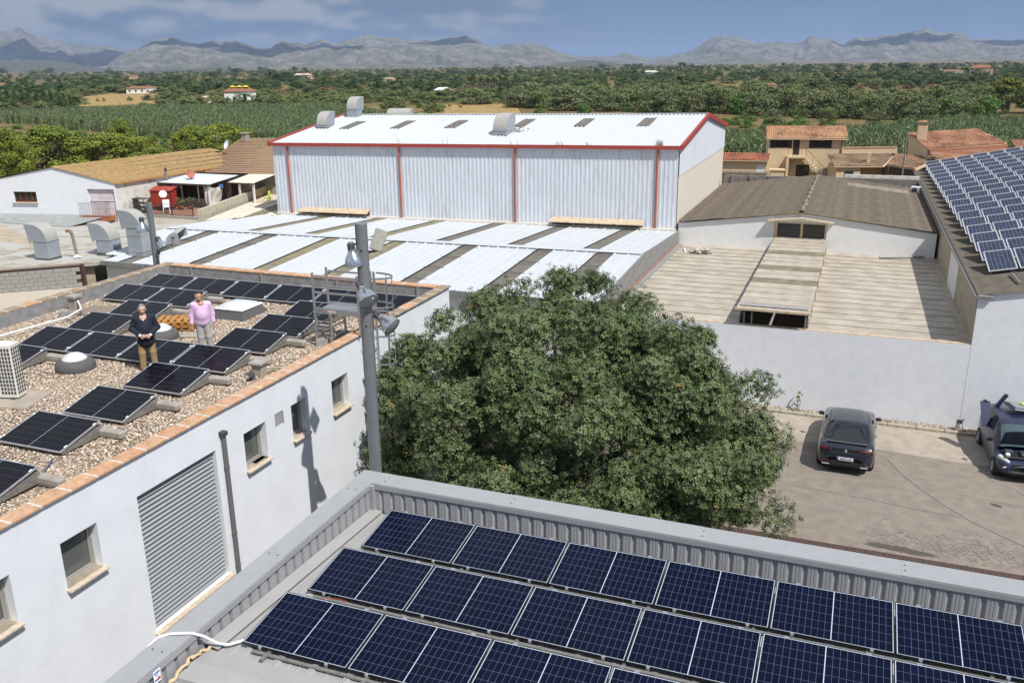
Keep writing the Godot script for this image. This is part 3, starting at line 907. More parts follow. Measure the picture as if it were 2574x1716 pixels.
	for y in [5.15, 3.55, 2.75, 1.4]:
		dp.rod(Vector3(X + 0.07, y, -14.24), Vector3(X + 0.07, y + 0.05, -14.24), 0.058, 12)
	var dpo := obj("downpipe", dp, mt(0.17, 0.165, 0.155, 0.5, "grain", 1.0), b)
	var hp := MB.new()
	hp.cbox(Vector3(X + 0.07, 5.97, -14.24), Vector3(0.15, 0.1, 0.15), 0.015)
	obj("hopper", hp, M.dark, dpo)
	rng.seed = 12
	var cop := [M.terracotta, M.terracotta_b, M.terracotta_c, M.terracotta_old]
	var tile := MB.new()
	tile.cbox(Vector3.ZERO, Vector3(0.36, 0.05, 0.55), 0.008)
	var tile_m := tile.mesh()
	var joint := MB.new()
	joint.cbox(Vector3.ZERO, Vector3(0.352, 0.044, 0.054), 0.004)
	var joint_m := joint.mesh()
	var runs := [[Vector3(-12.42, 6.485, -3.3), Vector3(0, 0, -0.605), 38, 0.0, 0], [Vector3(-23.83, 6.485, -3.3), Vector3(0, 0, -0.605), 38, 0.0, 1], [Vector3(-12.95, 6.487, -25.8), Vector3(-0.605, 0, 0), 18, PI / 2, 0]]
	for r in runs:
		for i in r[2]:
			var k := rng.randi() % 3
			if (r[4] == 1 and rng.randf() < 0.9) or (r[3] == 0.0 and i > 30 and rng.randf() < 0.85):
				k = 3
			var o := obj("coping_slab", tile_m, cop[k], b)
			o.position = r[0] + r[1] * (i + 0.5 * 0.0) + Vector3(0, rng.randf_range(-0.003, 0.004), 0)
			o.rotation = Vector3(rng.randf_range(-0.004, 0.004), r[3] + rng.randf_range(-0.006, 0.006), 0)
			var j := obj("mortar_joint", joint_m, M.mortar, b)
			j.position = r[0] + r[1] * (i + 0.5) + Vector3(0, 0.001, 0)
			j.rotation.y = r[3] + rng.randf_range(-0.05, 0.05)
	var corner := MB.new()
	corner.cbox(Vector3(-12.42, 6.486, -25.98 + 0.17), Vector3(0.362, 0.05, 0.36), 0.008)
	corner.cbox(Vector3(-23.83, 6.486, -25.98 + 0.17), Vector3(0.362, 0.05, 0.36), 0.008)
	obj("coping_corner", corner, M.terracotta_old, b)
	var bed := MB.new()
	bed.slab([Vector3(-23.64, GRAVEL - 0.02, -25.64), Vector3(-23.64, GRAVEL - 0.02, -3.2), Vector3(-12.59, GRAVEL - 0.02, -3.2), Vector3(-12.59, GRAVEL - 0.02, -25.64)], 0.2)
	obj("gravel_bed", bed, mt(0.33, 0.255, 0.18, 0.95, "asphalt", 1.2), b)
	var peb := MB.new()
	var pr := [Vector2(0, -0.5), Vector2(0.62, -0.33), Vector2(0.95, 0.0), Vector2(0.65, 0.36), Vector2(0, 0.5)]
	peb.lathe(Vector3.ZERO, pr, 6)
	var mm := MultiMesh.new()
	mm.transform_format = MultiMesh.TRANSFORM_3D
	mm.use_colors = true
	mm.mesh = peb.mesh()
	mm.instance_count = 120000
	var cols := [Color(0.58, 0.45, 0.31), Color(0.44, 0.31, 0.21), Color(0.64, 0.54, 0.42), Color(0.36, 0.29, 0.22), Color(0.52, 0.36, 0.24), Color(0.70, 0.63, 0.53), Color(0.30, 0.26, 0.22), Color(0.42, 0.37, 0.31)]
	for i in mm.instance_count:
		var s := rng.randf_range(0.014, 0.033)
		var p := Vector3(rng.randf_range(-23.6, -12.62), 0, -25.6 + 19.0 * rng.randf())
		p.y = GRAVEL - 0.012 + rng.randf_range(0.0, 0.012) + 0.018 * sin(p.x * 1.7) * sin(p.z * 1.3)
		mm.set_instance_transform(i, Transform3D(Basis.from_euler(Vector3(rng.randf_range(-0.5, 0.5), rng.randf() * TAU, rng.randf_range(-0.5, 0.5))).scaled_local(Vector3(s, s * 0.75, s * rng.randf_range(0.7, 1.3))), p))
		mm.set_instance_color(i, cols[rng.randi() % 8] * rng.randf_range(0.85, 1.12))
	var mi := MultiMeshInstance3D.new()
	mi.name = numbered("gravel")
	mi.multimesh = mm
	mi.material_override = vmat(0.9)
	mi.set_meta("kind", "stuff")
	tag(mi, "tan pebble gravel covering the flat roof of the white building", "gravel")
	add_child(mi)
	make_roof_panels()
	make_roof_things()
func make_roof_panels() -> void:
	var tilt := asin(0.255 / 1.134)
	var cx := [-23.14, -21.38, -19.62, -17.86, -16.08, -14.32]
	var rz := [-24.56, -22.92, -21.27, -19.74, -18.10, -16.50, -14.70, -13.03, -10.90]
	var at := [[0, 0], [0, 1], [0, 2], [0, 3], [0, 4], [0, 5], [1, 0], [1, 1], [1, 4], [2, 1], [2, 4], [3, 1], [3, 4], [4, 1], [4, 2], [4, 3], [4, 4], [5, 1], [5, 4], [6, 4], [7, 4], [8, 4]]
	var rows := ["row along the far parapet", "second row from far parapet", "third row from far parapet", "fourth row from far parapet", "fifth row behind the man in jacket", "sixth row before the man in jacket", "seventh row", "eighth row above the louvre", "last row at the left picture edge"]
	var side := MB.new()
	side.prism(PackedVector2Array([Vector2(0.02, -0.02), Vector2(1.08, -0.02), Vector2(1.08, 0.215), Vector2(1.0, 0.215), Vector2(0.02, 0.012)]), 0.0, 0.012)
	var plate := side.mesh()
	var bal := MB.new()
	bal.cbox(Vector3.ZERO, Vector3(0.62, 0.17, 0.19), 0.035)
	var ballast := bal.mesh()
	var has := {}
	for q in at:
		has[q[0] * 10 + q[1]] = true
	for q in at:
		var x: float = cx[q[1]] + (0.62 if q[0] == 8 else 0.0)
		var z: float = rz[q[0]]
		var low := Vector3(x, 6.45 - 0.255, z + 1.134 * cos(tilt))
		var p := solar_panel(low, tilt, M.module_black, M.module_edge, "black solar panel on gravel, %s, %s column" % [rows[q[0]], ordinal(q[1])], "solar panels on the gravel roof")
		for e in [0.0, 1.722]:
			if (e == 0.0 and has.has(q[0] * 10 + q[1] - 1)) or (e > 1.0 and has.has(q[0] * 10 + q[1] + 1)):
				continue
			var sp := obj("end_plate", plate, M.alu_dull, p)
			sp.transform = Transform3D(Basis(Vector3.RIGHT, -tilt) * Basis(Vector3.UP, PI / 2), Basis(Vector3.RIGHT, -tilt) * Vector3(e - 0.012 * (1.0 if e < 1.0 else 0.0) + 0.002, -0.05, -0.02))
		var bk := MB.new()
		bk.box(Vector3(0.861, 0.08, -1.1), Vector3(1.70, 0.25, 0.008))
		var bo := obj("back_plate", bk, M.alu_dull, p)
		bo.transform = Transform3D(Basis(Vector3.RIGHT, -tilt), Basis(Vector3.RIGHT, -tilt) * Vector3(0, -0.04, 0))
		for e in [0.02, 1.70]:
			for d in [-0.18, -0.98]:
				var c := obj("clamp", T.clamp_top, M.white_plastic, p)
				c.transform = Transform3D(Basis(Vector3.UP, PI / 2), Vector3(e, 0.002, d))
		if not has.has(q[0] * 10 + q[1] + 1) and q[0] != 0:
			var bo2 := tag(obj("ballast_block", ballast, M.concrete), "concrete ballast block beside panel end, %s, %s column" % [rows[q[0]], ordinal(q[1])], "block", "concrete ballast blocks of the roof panels")
			bo2.position = Vector3(x + 1.98, GRAVEL + 0.11, z + 0.0 - 0.02)
			bo2.rotation.y = rng.randf_range(-0.06, 0.06)
			var arm := MB.new()
			arm.box(Vector3.ZERO, Vector3(0.5, 0.03, 0.05))
			var ao := obj("ballast_arm", arm, M.alu_dull, p)
			ao.transform = p.transform.affine_inverse() * Transform3D(Basis(), Vector3(x + 1.86, GRAVEL + 0.03, z + 0.05))
func make_roof_things() -> void:
	for q in [[Vector3(-18.45, GRAVEL, -16.25), "round dome rooflight on tarred curb in front of the long panel row"], [Vector3(-18.25, GRAVEL, -19.15), "round dome rooflight on tarred curb behind the man in the jacket"]]:
		var t := thing("rooflight", q[1], "rooflight", q[0])
		var cu := MB.new()
		cu.lathe(Vector3.ZERO, [Vector2(0.47, -0.05), Vector2(0.49, 0.05), Vector2(0.475, 0.16), Vector2(0.40, 0.24), Vector2(0.31, 0.26), Vector2(0.0, 0.26)], 22)
		obj("curb", cu, M.bitumen, t)
		var dm := MB.new()
		dm.lathe(Vector3(0, 0.262, 0), [Vector2(0.305, 0.0), Vector2(0.31, 0.03), Vector2(0.28, 0.05), Vector2(0.22, 0.11), Vector2(0.14, 0.15), Vector2(0.06, 0.165), Vector2(0, 0.168)], 24)
		obj("dome", dm, M.dome, t)
	var sq := thing("rooflight", "square domed rooflight on grey curb behind the man in the pink shirt", "rooflight", Vector3(-17.72, GRAVEL, -22.0))
	var cu := MB.new()
	cu.slab([Vector3(-0.5, 0.26, -0.5), Vector3(-0.5, 0.26, 0.5), Vector3(0.5, 0.26, 0.5), Vector3(0.5, 0.26, -0.5)], 0.02)
	for k in 4:
		var bs := Basis(Vector3.UP, k * PI / 2)
		cu.quad(bs * Vector3(-0.66, -0.05, 0.66), bs * Vector3(0.66, -0.05, 0.66), bs * Vector3(0.5, 0.26, 0.5), bs * Vector3(-0.5, 0.26, 0.5))
	obj("curb", cu, M.bitumen, sq)
	var fr := MB.new()
	fr.cbox(Vector3(0, 0.285, 0), Vector3(1.06, 0.05, 1.06), 0.012)
	obj("frame", fr, M.white_plastic, sq)
	var dm := MB.new()
	dm.lathe(Vector3(0, 0.31, 0), [Vector2(0.66, 0.0), Vector2(0.58, 0.05), Vector2(0.42, 0.10), Vector2(0.2, 0.135), Vector2(0, 0.14)], 4, Basis(Vector3.UP, PI / 4))
	obj("dome", dm, M.dome, sq)
	for lv in 2:
		var pa := thing("pallet", ["lower wooden pallet lying on the gravel between the two men", "upper wooden pallet of the pile between the two men"][lv], "pallet", Vector3(-18.5, GRAVEL + 0.02 + 0.145 * lv, -20.15), 0.42 + 0.05 * lv)
		for i in 6:
			var d := MB.new()
			d.cbox(Vector3(-0.5 + i * 0.2, 0.125, 0), Vector3(0.12, 0.022, 0.8), 0.003)
			obj("deck_board", d, M.wood, pa)
		for k in 3:
			var d := MB.new()
			d.cbox(Vector3(0, 0.10, -0.36 + 0.36 * k), Vector3(1.15, 0.022, 0.1), 0.003)
			obj("stringer", d, M.wood, pa)
			var e := MB.new()
			e.cbox(Vector3(0, 0.011, -0.36 + 0.36 * k), Vector3(1.15, 0.02, 0.1), 0.003)
			obj("bottom_board", e, M.wood, pa)
			for j in 3:
				var f := MB.new()
				f.cbox(Vector3(-0.5 + 0.5 * j, 0.055, -0.36 + 0.36 * k), Vector3(0.13, 0.066, 0.1), 0.003)
				obj("block", f, M.wood, pa)
	var sl := MB.new()
	sl.cbox(Vector3(-17.4, GRAVEL + 0.03, -19.7), Vector3(0.9, 0.05, 0.5), 0.01, Basis(Vector3.UP, 0.35))
	tag(obj("stone_slab", sl, M.concrete_pale), "pale stone slab lying on the gravel beside the pallets", "slab")
	var s2 := MB.new()
	s2.cbox(Vector3(-22.1, GRAVEL + 0.04, -20.75), Vector3(1.4, 0.06, 1.0), 0.01, Basis(Vector3.UP, 0.1))
	tag(obj("hatch_slab", s2, mt(0.30, 0.25, 0.2, 0.9, "concrete", 0.7)), "brown flat hatch slab left of the panels on the gravel roof", "slab")
	var ac := thing("air_conditioner", "cream air conditioner outdoor unit at the left edge on the gravel roof", "air conditioner", Vector3(-18.35, GRAVEL + 0.06, -14.02), 0.30)
	var bd := MB.new()
	bd.cbox(Vector3(0, 0.66, 0), Vector3(0.95, 1.3, 0.36), 0.02)
	obj("housing", bd, mt(0.68, 0.66, 0.58, 0.5), ac)
	for c in 4:
		for r in 12:
			var g := MB.new()
			g.box(Vector3(0.476, 0.14 + r * 0.095, -0.12 + c * 0.08), Vector3(0.006, 0.07, 0.05))
			obj("vent_slot", g, M.dark, ac)
	for c in 5:
		for r in 12:
			var g := MB.new()
			g.box(Vector3(0.12 + c * 0.075, 0.14 + r * 0.095, 0.181), Vector3(0.05, 0.07, 0.006))
			obj("vent_slot", g, M.dark, ac)
	for r in [-0.35, 0.35]:
		var ftm := MB.new()
		ftm.box(Vector3(r, 0.0, 0), Vector3(0.08, 0.03, 0.42))
		obj("foot", ftm, M.dark, ac)
	var s3 := MB.new()
	s3.cbox(Vector3(-18.2, GRAVEL + 0.02, -13.95), Vector3(1.7, 0.05, 1.1), 0.01, Basis(Vector3.UP, 0.3))
	tag(obj("stone_slab", s3, M.concrete_pale), "pale slab under the cream air conditioner", "slab")
	var cbn := thing("cable_bundle", "bundle of grey cables on the gravel below the air conditioner", "cables", Vector3(-18.2, GRAVEL + 0.02, -13.0), 0.0)
	for i in 7:
		var cm := MB.new()
		var p := PackedVector3Array()
		for k in 12:
			var t := k / 11.0
			p.append(Vector3(-0.7 + 1.35 * t, 0.05 + 0.10 * sin(t * PI) * (1.0 + 0.25 * sin(i * 2.1)), 0.05 * sin(i * 1.7) + 0.12 * sin(t * 3.0 + i)))
		cm.tube(p, PackedFloat32Array([0.014]), 6)
		obj("cable", cm, M.galv if i % 3 else M.dark, cbn)
	var gc := MB.new()
	gc.tube(PackedVector3Array([Vector3(-14.35, GRAVEL + 0.06, -11.75), Vector3(-14.15, GRAVEL + 0.04, -11.4), Vector3(-13.85, GRAVEL + 0.05, -10.95)]), PackedFloat32Array([0.018]), 8)
	tag(obj("conduit", gc, mt(0.10, 0.14, 0.2, 0.5)), "dark grey conduit between two panels near the louvred opening", "conduit")
	for q in [[Vector3(-23.15, GRAVEL, -20.75), 0.5, "square capped vent by the far left parapet"], [Vector3(-13.62, GRAVEL, -17.45), 0.36, "small square capped vent beside the coping"]]:
		var t := thing("roof_vent", q[2], "vent", q[0], 0.05)
		var sh := MB.new()
		sh.cbox(Vector3(0, q[1] * 0.4, 0), Vector3(0.28, q[1] * 0.8, 0.28), 0.01)
		obj("shaft", sh, M.concrete_pale, t)
		var cp := MB.new()
		cp.cbox(Vector3(0, q[1] * 0.88, 0), Vector3(0.38, q[1] * 0.2, 0.38), 0.015)
		obj("cap", cp, M.concrete, t)
	var el := MB.new()
	el.tube(PackedVector3Array([Vector3(-13.55, GRAVEL - 0.05, -17.05), Vector3(-13.55, GRAVEL + 0.12, -17.05), Vector3(-13.52, GRAVEL + 0.19, -16.98), Vector3(-13.46, GRAVEL + 0.2, -16.88)]), PackedFloat32Array([0.075]), 12)
	tag(obj("vent_pipe", el, M.bitumen), "dark bent vent pipe beside the small capped vent", "pipe")
	var wp := MB.new()
	wp.tube(PackedVector3Array([Vector3(-22.95, GRAVEL + 0.32, -20.7), Vector3(-22.3, GRAVEL + 0.24, -20.2), Vector3(-22.25, GRAVEL + 0.14, -19.6), Vector3(-22.6, GRAVEL + 0.12, -17.0), Vector3(-22.9, GRAVEL + 0.12, -14.0)]), PackedFloat32Array([0.028]), 8)
	tag(obj("water_pipe", wp, M.white_plastic), "white pipe running over the gravel from the capped vent", "pipe")
	for q in [[Vector3(-22.7, GRAVEL + 0.09, -19.95), 0.2, "hollow concrete block under the white pipe"], [Vector3(-13.45, GRAVEL + 0.09, -20.15), 0.5, "hollow concrete block at the foot of the ladder platform"], [Vector3(-13.3, GRAVEL + 0.09, -20.95), 0.1, "hollow concrete block under the ladder platform leg"], [Vector3(-17.4, GRAVEL + 0.09, -25.25), 0.0, "flat concrete block behind the far panel row"], [Vector3(-12.9, GRAVEL + 0.09, -23.2), 0.1, "concrete block by the coping right of the ladder platform"]]:
		var t := thing("concrete_block", q[2], "block", q[0], q[1])
		var mb := MB.new()
		for k in [-1, 1]:
			mb.box(Vector3(0, 0, 0.08 * k), Vector3(0.4, 0.19, 0.03))
			mb.box(Vector3(0.185 * k, 0, 0), Vector3(0.03, 0.19, 0.13))
		mb.box(Vector3.ZERO, Vector3(0.03, 0.19, 0.13))
		obj("shell", mb, M.block, t)
	make_ladder()
func make_ladder() -> void:
	var t := thing("roof_ladder", "aluminium ladder with safety cage and step-over platform at the roof edge", "ladder")
	var o := Vector3(-13.45, GRAVEL, -20.9)
	var x0 := -13.6
	var x1 := -12.15
	var za := -20.05
	var zb := -20.75
	var pf := MB.new()
	pf.box(Vector3(-12.85, 7.08, -20.4), Vector3(1.4, 0.02, 0.68))
	for i in 9:
		pf.box(Vector3(-13.45 + 0.15 * i, 7.095, -20.4), Vector3(0.02, 0.012, 0.66))
	pf.box(Vector3(-12.85, 7.09, -20.05), Vector3(1.45, 0.16, 0.025))
	pf.box(Vector3(-12.85, 7.09, -20.75), Vector3(1.45, 0.16, 0.025))
	obj("platform", pf, M.alu, t)
	var sg := MB.new()
	sg.box(Vector3(-13.05, 7.09, -20.035), Vector3(0.26, 0.05, 0.004))
	obj("warning_label", sg, mt(0.75, 0.5, 0.5, 0.5), t)
	for q in [[x0, za, GRAVEL, 8.16], [x0, zb, GRAVEL, 8.16], [x1 - 0.05, za, 6.5, 8.16], [x1 - 0.05, zb, 6.5, 8.16], [-13.1, za, GRAVEL, 7.05], [-13.1, zb, GRAVEL, 7.05]]:
		var ps := MB.new()
		ps.cbox(Vector3(q[0], (q[2] + q[3]) * 0.5, q[1]), Vector3(0.055, q[3] - q[2], 0.055), 0.006)
		obj("post", ps, M.alu, t)
	for z in [za, zb]:
		for y in [8.05, 7.6]:
			var rl := MB.new()
			rl.bar(Vector3(x0, y, z), Vector3(x1 - 0.05, y, z), 0.03, 0.05)
			obj("rail", rl, M.alu, t)
	for y in [6.35, 6.65, 6.9]:
		var rl := MB.new()
		rl.bar(Vector3(x0, y, za), Vector3(x0, y, zb), 0.03, 0.04)
		rl.bar(Vector3(-13.1, y, za), Vector3(-13.1, y, zb), 0.03, 0.04)
		obj("step", rl, M.alu, t)
	for z in [-20.18, -20.62]:
		var st := MB.new()
		st.bar(Vector3(-12.02, 1.6, z), Vector3(-12.02, 8.16, z), 0.06, 0.03, Vector3(0, 0, 1))
		obj("stile", st, M.alu, t)
	var y := 1.8
	while y < 7.1:
		var rg := MB.new()
		rg.rod(Vector3(-12.02, y, -20.18), Vector3(-12.02, y, -20.62), 0.015, 8)
		obj("rung", rg, M.alu, t)
		y += 0.28
	for k in 5:
		var br := MB.new()
		br.box(Vector3(-12.15, 2.2 + k * 1.0, -20.4), Vector3(0.28, 0.04, 0.5))
		if k < 4:
			obj("wall_bracket", br, M.alu, t)
	for yy in [8.1, 7.3, 6.5, 5.7, 4.9]:
		var hp := MB.new()
		var p := PackedVector3Array()
		for i in 15:
			var a := PI * i / 14.0
			p.append(Vector3(-12.02 + 0.68 * sin(a), yy, -20.4 + 0.36 * cos(a)))
		for i in 14:
			hp.bar(p[i], p[i + 1], 0.008, 0.05)
		obj("hoop", hp, M.alu, t)
	for i in 5:
		var a := PI * (i + 1) / 6.0
		var sb := MB.new()
		sb.bar(Vector3(-12.02 + 0.675 * sin(a), 4.7, -20.4 + 0.355 * cos(a)), Vector3(-12.02 + 0.675 * sin(a), 8.12, -20.4 + 0.355 * cos(a)), 0.035, 0.008, Vector3(sin(a), 0, cos(a)))
		obj("strap", sb, M.alu, t)
func wave(amp: float, steps := 6) -> Array:
	var a := []
	for i in steps + 1:
		a.append(Vector2(float(i) / steps, amp * (0.5 - 0.5 * cos(TAU * i / steps))))
	return a
func make_yard() -> void:
	var a := MB.new()
	a.slab([Vector3(-24, 0, -36), Vector3(-24, 0, -12), Vector3(40, 0, -12), Vector3(40, 0, -36)], 0.2)
	struct("car_park", a, M.asphalt)
	var c := MB.new()
	for q in [[-12.0, -2.05], [-2.05, 1.45], [1.45, 4.5], [4.5, 9.0], [9.0, 20.0]]:
		c.slab([Vector3(q[0] + 0.006, 0.012, -34.8), Vector3(q[0] + 0.006, 0.012, -32.2 - 0.15 * sin(q[0])), Vector3(q[1] - 0.006, 0.012, -32.2 - 0.15 * sin(q[1])), Vector3(q[1] - 0.006, 0.012, -34.8)], 0.1)
	struct("concrete_apron", c, M.concrete_pale)
	var kerb := Node3D.new()
	kerb.name = "kerb"
	kerb.set_meta("kind", "structure")
	add_child(kerb)
	var ks := MB.new()
	ks.cbox(Vector3.ZERO, Vector3(0.985, 0.22, 0.15), 0.015)
	var km := ks.mesh()
	for i in 30:
		var k := obj("kerb_stone", km, M.kerb, kerb)
		k.position = Vector3(-11.5 + i, 0.01 + rng.randf_range(-0.006, 0.006), -34.82)
	var verge := MB.new()
	verge.slab([Vector3(-12, 0.09, -35.3), Vector3(-12, 0.09, -34.89), Vector3(20, 0.09, -34.89), Vector3(20, 0.09, -35.3)], 0.2)
	struct("gravel_verge", verge, mt(0.30, 0.25, 0.19, 0.95, "asphalt", 1.5))
	var peb := MB.new()
	peb.lathe(Vector3.ZERO, [Vector2(0, -0.5), Vector2(0.62, -0.33), Vector2(0.95, 0.0), Vector2(0.65, 0.36), Vector2(0, 0.5)], 6)
	var mm := MultiMesh.new()
	mm.transform_format = MultiMesh.TRANSFORM_3D
	mm.use_colors = true
	mm.mesh = peb.mesh()
	mm.instance_count = 2600
	for i in mm.instance_count:
		var s := rng.randf_range(0.02, 0.05)
		mm.set_instance_transform(i, Transform3D(Basis.from_euler(Vector3(rng.randf(), rng.randf() * TAU, rng.randf())).scaled_local(Vector3(s, s * 0.7, s)), Vector3(rng.randf_range(-9, 9), 0.1, rng.randf_range(-35.28, -34.92))))
		mm.set_instance_color(i, Color(0.42, 0.36, 0.28) * rng.randf_range(0.6, 1.4))
	var mi := MultiMeshInstance3D.new()
	mi.name = numbered("pebbles")
	mi.multimesh = mm
	mi.material_override = vmat(0.9)
	mi.set_meta("kind", "stuff")
	tag(mi, "pebbles in the narrow bed between kerb and white wall", "pebbles")
	add_child(mi)
	var dr := thing("drain_channel", "long rusty drain grating in the asphalt beyond the grey parapet", "drain", Vector3(0, 0, -24.68))
	var ch := MB.new()
	ch.box(Vector3(2, 0.006, 0), Vector3(16, 0.012, 0.24))
	obj("channel", ch, M.black, dr)
	for i in 26:
		var g := MB.new()
		for k in 12:
			g.box(Vector3(-4.2 + i * 0.5 + k * 0.04, 0.016, 0), Vector3(0.016, 0.012, 0.2))
		g.box(Vector3(-4.0 + i * 0.5, 0.016, 0.1), Vector3(0.48, 0.014, 0.02))
		g.box(Vector3(-4.0 + i * 0.5, 0.016, -0.1), Vector3(0.48, 0.014, 0.02))
		g.box(Vector3(-4.0 + i * 0.5, 0.016, 0.0), Vector3(0.48, 0.014, 0.012))
		obj("grating", g, mt(0.16, 0.10, 0.085, 0.8, "rust", 1.0), dr)
	make_cracks()
	var tp := thing("standpipe", "low concrete post with tap and cable at the foot of the white wall", "standpipe", Vector3(4.42, 0.0, -34.95))
	var po := MB.new()
	po.cbox(Vector3(0, 0.2, 0), Vector3(0.12, 0.45, 0.12), 0.01, Basis(Vector3(0, 0, 1), -0.08))
	obj("post", po, M.concrete, tp)
	var bx := MB.new()
	bx.cbox(Vector3(0.06, 0.47, 0), Vector3(0.2, 0.14, 0.12), 0.02)
	bx.rod(Vector3(0.1, 0.52, 0.05), Vector3(0.2, 0.6, 0.05), 0.02, 8)
	obj("tap", bx, M.dark, tp)
	var hs := MB.new()
	hs.tube(PackedVector3Array([Vector3(0.14, 0.42, 0.05), Vector3(0.18, 0.2, 0.1), Vector3(0.3, 0.05, 0.12), Vector3(0.5, 0.03, 0.15)]), PackedFloat32Array([0.012]), 6)
	obj("hose", hs, M.black, tp)
func make_cracks() -> void:
	var m := mt(0.15, 0.13, 0.115, 0.95)
	var seam := MB.new()
	var line := [Vector2(1.95, -31.6), Vector2(2.35, -30.5), Vector2(2.9, -29.5), Vector2(3.55, -28.5), Vector2(4.3, -27.6), Vector2(5.2, -26.8), Vector2(6.2, -26.1)]
	crack(seam, line, 0.035)
	crack(seam, [Vector2(5.85, -30.4), Vector2(6.6, -29.0), Vector2(7.4, -28.0)], 0.03)
	var s := struct("asphalt_seam", seam, m)
	var cr := MB.new()
	rng.seed = 99
	crack(cr, [Vector2(-1.2, -28.3), Vector2(0, -28.25), Vector2(1.3, -28.15), Vector2(2.6, -27.9), Vector2(4.0, -27.8)], 0.018)
	crack(cr, [Vector2(4.0, -29.5), Vector2(5.0, -29.3), Vector2(5.8, -29.2)], 0.012)
	var n := 24
	var pts := {}
	for i in 36:
		for k in n:
			pts[i * 100 + k] = Vector2(0.3 + i * 0.17 + (0.085 if k % 2 else 0.0) + rng.randf_range(-0.06, 0.06), -27.6 + k * 0.135 + rng.randf_range(-0.05, 0.05))
	for i in 35:
		for k in n - 1:
			var p: Vector2 = pts[i * 100 + k]
			var along := -25.7 - 0.10 * (p.x - 3.0)
			var wgt := exp(-pow((p.y - along) / 0.62, 2.0)) * smoothstep(0.4, 2.2, p.x)
			if rng.randf() > wgt * 1.15:
				continue
			var up: int = (i + (1 if k % 2 else 0)) * 100 + k + 1
			var alt: int = (i + (0 if k % 2 else -1)) * 100 + k + 1
			if rng.randf() < 0.75:
				crack(cr, [p, pts[i * 100 + 100 + k]], rng.randf_range(0.006, 0.014))
			if pts.has(up) and rng.randf() < 0.6:
				crack(cr, [p, pts[up]], rng.randf_range(0.006, 0.014))
			if pts.has(alt) and rng.randf() < 0.5:
				crack(cr, [p, pts[alt]], rng.randf_range(0.006, 0.014))
	struct("asphalt_cracks", cr, m)
	for q in [[Vector2(2.2, -25.15), 0.95, 0.17, "oil_stain"], [Vector2(5.1, -29.05), 0.16, 0.1, "oil_stain"]]:
		var st := MB.new()
		var rim := []
		for i in 40:
			var a := TAU * i / 40
			var r := 1.0 + rng.randf_range(-0.16, 0.16)
			rim.append(Vector3(q[0].x + cos(a) * q[1] * r, 0.006, q[0].y - sin(a) * q[2] * r + 0.05 * cos(a)))
		for i in 40:
			st.tri(Vector3(q[0].x, 0.006, q[0].y), rim[i], rim[(i + 1) % 40])
		struct(q[3], st, mt(0.13, 0.11, 0.09, 0.7, "asphalt", 0.8))
func crack(mb: MB, line: Array, w: float) -> void:
	for i in line.size() - 1:
		var a: Vector2 = line[i]
		var b: Vector2 = line[i + 1]
		var steps := maxi(1, int(a.distance_to(b) / 0.12))
		var last := a
		for k in steps:
			var p := a.lerp(b, float(k + 1) / steps)
			if k < steps - 1:
				p += Vector2(rng.randf_range(-0.012, 0.012), rng.randf_range(-0.012, 0.012))
			var nn := (p - last).orthogonal().normalized() * w * rng.randf_range(0.35, 0.6)
			mb.quad(Vector3(last.x - nn.x, 0.008, last.y - nn.y), Vector3(p.x - nn.x, 0.008, p.y - nn.y), Vector3(p.x + nn.x, 0.008, p.y + nn.y), Vector3(last.x + nn.x, 0.008, last.y + nn.y))
			last = p
